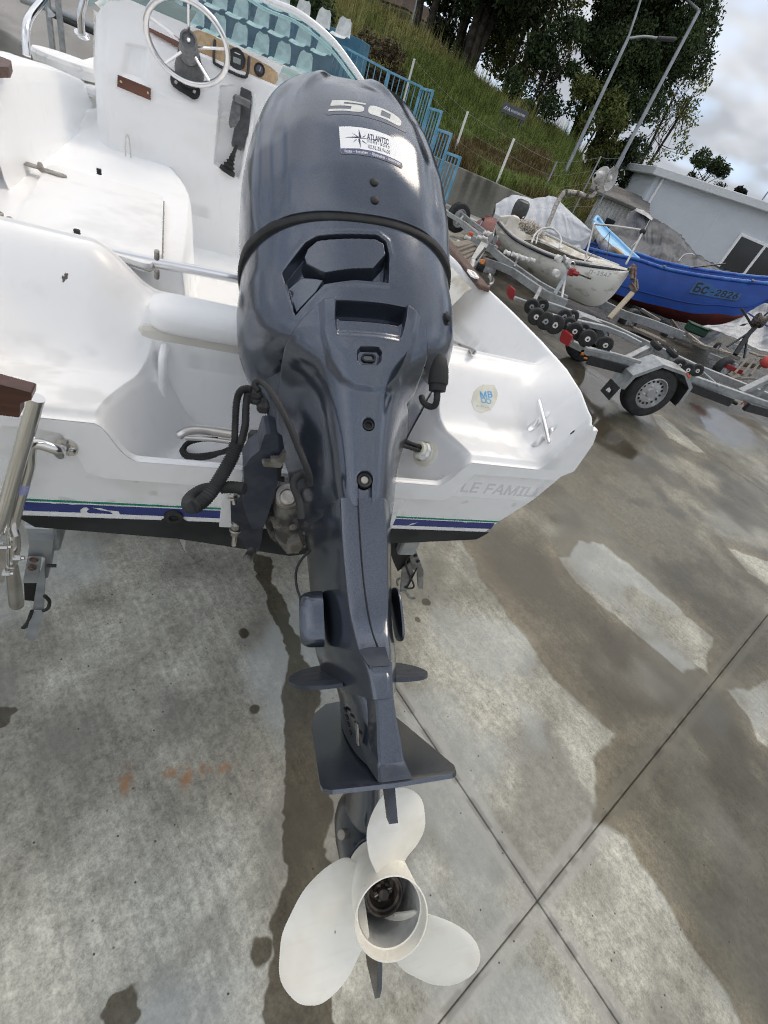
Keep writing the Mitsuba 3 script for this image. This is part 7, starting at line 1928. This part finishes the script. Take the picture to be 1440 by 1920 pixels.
# the boat's own trailer: rear light brackets under the stern
K = 'stern_trailer'
lab(K, 'galvanized trailer under the white motorboat with bent lamp brackets hanging below its transom', 'trailer')
BL = [(-.3797,.484),(-.328,.4803),(-.3609,.3207),(-.3701,.3144),(-.3562,.4076),(-.3634,.4134),(-.3947,.4141)]
put(K + '__beam_end', plate(BL, 0.06, lambda a, b, c: np.stack([a, 1.0 + c, b], 1)), 'galvanized')
pp = [(-.3909,.4248),(-.3597,.4253),(-.3829,.3146),(-.4176,.3153)]
put(K + '__lamp_bracket', plate(pp, 0.006, lambda a, b, c: np.stack([a, 0.985 + c, b], 1)), 'galvanized')
for q in [(-.3748,.98,.4253),(-.3846,.98,.3897)]:
    put(K + '__bolt', bolt(q, (0, -1, 0), 0.007, 0.007), 'rusty')
put(K + '__lamp_back', plate([(-.4168,.3204),(-.3831,.3198),(-.4071,.2141),(-.4311,.2188)], 0.03, lambda a, b, c: np.stack([a, 0.995 + c, b], 1)), 'deep_black')
put(K + '__lamp_bracket', plate([(-.3789,.3403),(-.352,.4255),(-.3627,.3273),(-.384,.1914),(-.4114,.193),(-.402,.235)], 0.006, lambda a, b, c: np.stack([a, 0.978 + c, b], 1)), 'galvanized')
put(K + '__lamp_bracket', plate([(-.4087,.2039),(-.3803,.2021),(-.4062,.0908),(-.4394,.094),(-.4336,.1091)], 0.006, lambda a, b, c: np.stack([a, 0.955 + c + 0.2 * (b - 0.16), b], 1)), 'galvanized')
put(K + '__cable', tube([(-.3655,.96,.2886),(-.3573,.96,.2611),(-.3651,.96,.2266),(-.3788,.96,.2131)], 0.005, 8, 6), 'black_rubber')
put(K + '__cable', tube([(-.4057,.96,.2148),(-.4242,.96,.158),(-.4405,.96,.1293),(-.4309,.96,.136),(-.414,.96,.1572)], 0.005, 8, 6), 'black_rubber')
put(K + '__stud', cyl((-.3501,.98,.3988), (-.3277,.98,.3989), 0.005, 8), 'black_plastic')
for x in (-0.36, 0.76):
    put(K + '__frame_rail', beam((x, 1.02, 0.46), (x + (0.3 - x) * 0.0, 4.8, 0.46), 0.07, 0.10, 0.006), 'galvanized')
put(K + '__cross_bar', beam((-0.36, 2.4, 0.40), (0.76, 2.4, 0.40), 0.07, 0.07, 0.006), 'galvanized')
for x in (-0.62, 1.02):
    wheel(K + '__wheel', (x, 2.6, 0.27), (1 if x > 0 else -1, 0, 0), 0.27, 0.15, holes=False)
put(K + '__beam_end', plate([(.6953,.4451),(.7773,.4338),(.8266,.3509),(.7816,.28),(.735,.35)], 0.06, lambda a, b, c: np.stack([a, 1.05 + c, b], 1)), 'deep_black')
put(K + '__lamp_bracket', plate(Polygon([(.7889,.3918),(.8237,.3924),(.892,.29),(.9392,.1686),(.9175,.1692),(.8711,.2769),(.8361,.303)]), 0.02, lambda a, b, c: np.stack([a, 1.045 + c, b], 1)), 'galvanized_dark')
mat('galvanized_dark', blotch((0.14, 0.14, 0.135), (0.24, 0.24, 0.235), 25), 0.5, 0.4)
put(K + '__lamp_bracket', plate([(.7836,.3154),(.8049,.3528),(.8523,.2765),(.8575,.1646),(.8305,.1612)], 0.006, lambda a, b, c: np.stack([a, 1.035 + c, b], 1)), 'galvanized_dark')
put(K + '__lamp_bracket', cat(tube([(.8297,1.035,.1722),(.8577,1.035,.16),(.8926,1.035,.1182),(.9174,1.035,.1171)], 0.006, 6, 2), tube([(.8021,1.035,.2103),(.7897,1.035,.2375),(.7943,1.035,.2572)], 0.005, 6, 6)), 'galvanized_dark')
put(K + '__cable', tube([(.7842,1.03,.4103),(.7798,1.03,.3647),(.8214,1.03,.2894),(.8755,1.03,.2082),(.8582,1.03,.1921),(.8357,1.03,.2024)], 0.004, 8, 8), 'black_rubber')
put(K + '__cable', tube([(.8426,1.03,.3277),(.8466,1.03,.2227),(.8458,1.03,.1952)], 0.003, 8, 6), 'black_rubber')
for q in [(.8145,1.04,.3895),(.8385,1.04,.3556)]:
    put(K + '__bolt', bolt(q, (0, -1, 0), 0.006, 0.006), 'black_plastic')

# ---------------------------------------------------------------- motor mount: clamp bracket, swivel, steering tube, hoses (fixed to the boat side of the motor)
def mm(key, m, material, smooth=35):
    return put('outboard_motor__' + key, m, material, smooth)


ARMP = [(.1424,1.0189),(.1547,1.0226),(.171,1.02),(.178,.9826),(.1951,.9724),(.1946,.9306),(.186,.923),(.1912,.8897),(.189,.8435),(.1859,.8023),(.1826,.7593),(.1793,.7328),(.1539,.7275),(.1432,.749),(.13,.7832),(.1204,.816),(.1193,.8447),(.1134,.8987),(.1098,.9228),(.1179,.9443),(.1215,.954),(.1378,.9751)]
k = mm('clamp_bracket', plate(Polygon(ARMP).buffer(-0.006).buffer(0.006), 0.07, lambda a, b, c: np.stack([a, 0.83 + c, b], 1)), 'motor_bracket')
mat('motor_bracket', blotch((0.036, 0.045, 0.066), (0.055, 0.064, 0.085), 26), 0.38, 0.3, clearcoat=0.5)
mm('clamp_bracket', plate([(.0975,.773),(.1255,.7753),(.1421,.725),(.1646,.6673),(.1925,.6687),(.1959,.61),(.1923,.567),(.1646,.5664),(.1434,.6082),(.1106,.6602)], 0.03, lambda a, b, c: np.stack([a, 0.895 + c, b], 1)), 'motor_dark')
mm('swivel_housing', cat(trimesh.Trimesh(lathe([(0, 0.034), (0.04, 0.038), (0.08, 0.038), (0.11, 0.036), (0.14, 0.04), (0.16, 0.032)], (.2286,.86,.8284), V(0.06, -0.02, -0.30), 30).vertices, lathe([(0, 0.045)] * 6, (0, 0, 0), (0, 0, 1), 30).faces, process=False)), 'cast_alloy', 40)
mm('trim_cylinder', cat(cyl((.2242,.84,.8409), (.2373,.88,.7913), 0.034, 24), cyl((.2193,.82,.8536), (.2288,.85,.8208), 0.020, 24)), 'dull_steel', 40)
mm('swivel_foot', cat(plate(Polygon([(.1947,.752),(.2521,.747),(.2984,.7066),(.3019,.6433),(.2621,.6237),(.2355,.6371),(.2058,.6768),(.1883,.7188)]).buffer(-0.004).buffer(0.004), 0.09, lambda a, b, c: np.stack([a, 0.82 + c + 0.05 * meshkit.noise(np.stack([a * 60, b * 60, c], 1)), b], 1))), 'cast_alloy', 30)
for q in [(.2072,.81,.7644),(.2473,.81,.7624),(.2911,.81,.6953)]:
    mm('bolt', bolt(q, (0, -1, 0), 0.0065, 0.006), 'dull_steel')
mm('anode', cat(plate([(.2435,.7113),(.2691,.7293),(.2829,.7039),(.277,.6726),(.2445,.6719)], 0.02, lambda a, b, c: np.stack([a, 0.80 + c, b], 1))), 'dull_steel')
mm('thrust_rod', cyl((.1651,.84,.6356), (.1476,.8,.6464), 0.0125, 8, 0.003), 'cast_alloy', 30)
for a, b in (((.0988,.86,.8174), (.1048,.85,.7924)), ((.1149,.86,.7189), (.117,.85,.643))):
    a, b = V(*a), V(*b)
    kk = mm('transom_bolt', cyl(a, b, 0.0062, 14), 'stainless')
    put(kk + '__nut', cat(cyl(a + (b - a) * 0.35, a + (b - a) * 0.55, 0.0105, 6, 0.001), cyl(a + (b - a) * 0.05, a + (b - a) * 0.25, 0.011, 6, 0.001)), 'stainless')
    put(kk + '__washer', cyl(a + (b - a) * 0.28, a + (b - a) * 0.34, 0.015, 18), 'stainless')
mm('tilt_stop', plate([(.1443,.958),(.1474,.9615),(.1615,.9625),(.1614,.9709),(.1789,.9739),(.1864,.9937),(.1905,.9912),(.1929,.9699),(.1854,.9485),(.1493,.9477)], 0.012, lambda a, b, c: np.stack([a, 0.81 + c, b], 1)), 'dull_steel')
mm('tilt_pin', plate([(.1802,.9479),(.1891,.9489),(.1924,.9132),(.2014,.9125),(.2028,.9041),(.1876,.9044)], 0.01, lambda a, b, c: np.stack([a, 0.815 + c, b], 1)), 'deep_black')
ST_ = [(-.0276,1.036,.8437),(-.0076,1.0383,.8584),(.0279,1.0207,.8776),(.0894,.9708,.9103),(.1342,.9368,.9337),(.1474,.9237,.9438)]
mm('steering_tube', tube(ST_, 0.0105, 14, 8), 'stainless', 40)
mm('steering_rod', tube([(-.0118,1.0181,.8504),(.0413,.9931,.8725),(.0903,.9576,.897),(.1483,.9102,.9302)], 0.0055, 12, 4), 'stainless', 40)
mm('steering_nut', cyl((.1317,.938,.9334), (.1499,.923,.9446), 0.0175, 8, 0.003), 'black_plastic')
mm('rod_end', cat(cyl((-.0303,1.0421,.8406), (-.0211,1.0323,.8439), 0.009, 6, 0.001)), 'chrome')
mm('cable_loop', tube([(.15,.914,.9194),(.1193,.9473,.8883),(.0818,.9786,.8508),(.0319,1.0111,.8068),(-.005,1.0392,.7821),(-.0165,1.0609,.7822),(-.0065,1.0694,.7972),(.0249,1.0503,.8281),(.0609,1.023,.8531)], 0.0065, 10, 10), 'black_rubber', 40)
mm('cable_loop', tube([(.1378,.9365,.904),(.0942,.9811,.861),(.0448,.9961,.8148),(-.0047,1.0341,.777),(-.0218,1.067,.7695),(-.0118,1.0765,.7857)], 0.0055, 10, 10), 'black_rubber', 40)
mm('hose', tube([(.1035,.8319,1.1198),(.0954,.8353,1.1184),(.0866,.8357,1.1134),(.0811,.8385,1.0972),(.0794,.8332,1.0747),(.0805,.8175,1.0432),(.0807,.799,1.0238),(.0797,.79,1.0138)], 0.0062, 14, 8, ribs=(0.0032, 0.0009)), 'black_rubber', 30)
mm('hose', tube([(.103,.8364,1.1084),(.0971,.8357,1.1041),(.0963,.8286,1.0804),(.0977,.816,1.0522),(.0939,.7985,1.0314),(.0896,.7874,1.0171)], 0.0060, 12, 8), 'black_rubber', 40)
mm('hose', tube([(.1083,.8421,1.102),(.1004,.8412,1.0962),(.1004,.8368,1.0757),(.1021,.8207,1.0441),(.0982,.8031,1.0232),(.0927,.7937,1.0099)], 0.0055, 12, 8), 'black_rubber', 40)
mm('conduit', tube([(.0844,.7895,1.0161),(.0765,.7724,.9932),(.0644,.7572,.9698),(.0503,.7425,.9456),(.0366,.7229,.9323),(.0211,.7156,.9151),(.0111,.7067,.9153)], 0.0125, 18, 10, ribs=(0.0050, 0.0016)), 'black_rubber', 30)
mm('conduit', tube([(.0111,.7067,.9153),(.0051,.7255,.8998),(.0037,.7478,.8909),(.0127,.7707,.8891),(.0296,.7823,.8959),(.0554,.7786,.9078),(.0804,.7645,.9243),(.1072,.7476,.9388)], [0.0135, 0.016, 0.0155, 0.013, 0.0115, 0.0105, 0.0105, 0.0105], 16, 10), 'black_rubber', 40)
mm('conduit', tube([(.0618,.7477,.9345),(.0805,.7435,.9416),(.1051,.7309,.9514)], 0.0112, 16, 8, ribs=(0.0045, 0.0014)), 'black_rubber', 30)
mm('cable_clip', cat(cbox((0.03, 0.03, 0.025), 0.006, (.1116,.8492,1.0957)), cbox((0.024, 0.03, 0.024), 0.006, (.13,.8303,1.0872)), cbox((0.03, 0.02, 0.012), 0.004, (.1203,.8399,1.0913))), 'black_plastic')
mm('flush_hose', tube([(.1156,.8122,1.1301),(.1072,.8217,1.1351),(.1108,.8259,1.1416),(.12,.8171,1.146),(.1312,.7848,1.1504),(.1451,.7486,1.1445),(.1607,.7057,1.1326),(.1772,.6737,1.1092),(.1906,.6551,1.09),(.2014,.6453,1.0705),(.2078,.6432,1.0486)], 0.0060, 12, 8), 'black_rubber', 40)
mm('flush_hose', tube([(.2038,.6529,1.0643),(.1977,.6684,1.0531),(.1846,.6662,1.0427),(.1815,.6569,1.0311),(.1914,.6302,1.0169),(.1978,.6108,.9925)], 0.007, 12, 8), 'black_rubber', 40)
mm('speedo_tube', tube([(.2333,.6095,.9027),(.2219,.6087,.8791),(.2146,.6034,.8532),(.2158,.5939,.8282),(.219,.5689,.8196),(.2285,.5409,.8118)], 0.0028, 8, 8), 'black_rubber', 40)
mm('flush_plug', lathe([(-0.05, 1e-4), (-0.048, 0.006), (-0.038, 0.013), (-0.020, 0.0185), (0.0, 0.0205), (0.010, 0.0198), (0.012, 0.0175), (0.024, 0.0168), (0.026, 0.008)], (.4513,.781,1.2333), V(0.0, -0.62, -0.80), 30), 'black_rubber', 35)
mm('flush_elbow', tube([(.4498,.7685,1.2193),(.4507,.7542,1.2047),(.4518,.7534,1.1888),(.4462,.7632,1.1799),(.4399,.78,1.1779),(.4403,.7973,1.1806)], 0.0065, 12, 8), 'black_rubber', 40)
# warning sticker and grommet on the lower cowl
mm('side_plug', lathe([(-0.004, 0.017), (0.0, 0.016), (-0.004, 0.0105), (0.004, 0.009), (0.007, 0.005), (0.0075, 1e-4)], motor_world((0.198, float(aft_pan(np.array(0.198), np.array(0.40))) + 0.003, 0.40)), motor_world((0.2, 0.3, 0.4)) - motor_world((0, 0, 0.4)), 20), 'black_rubber')
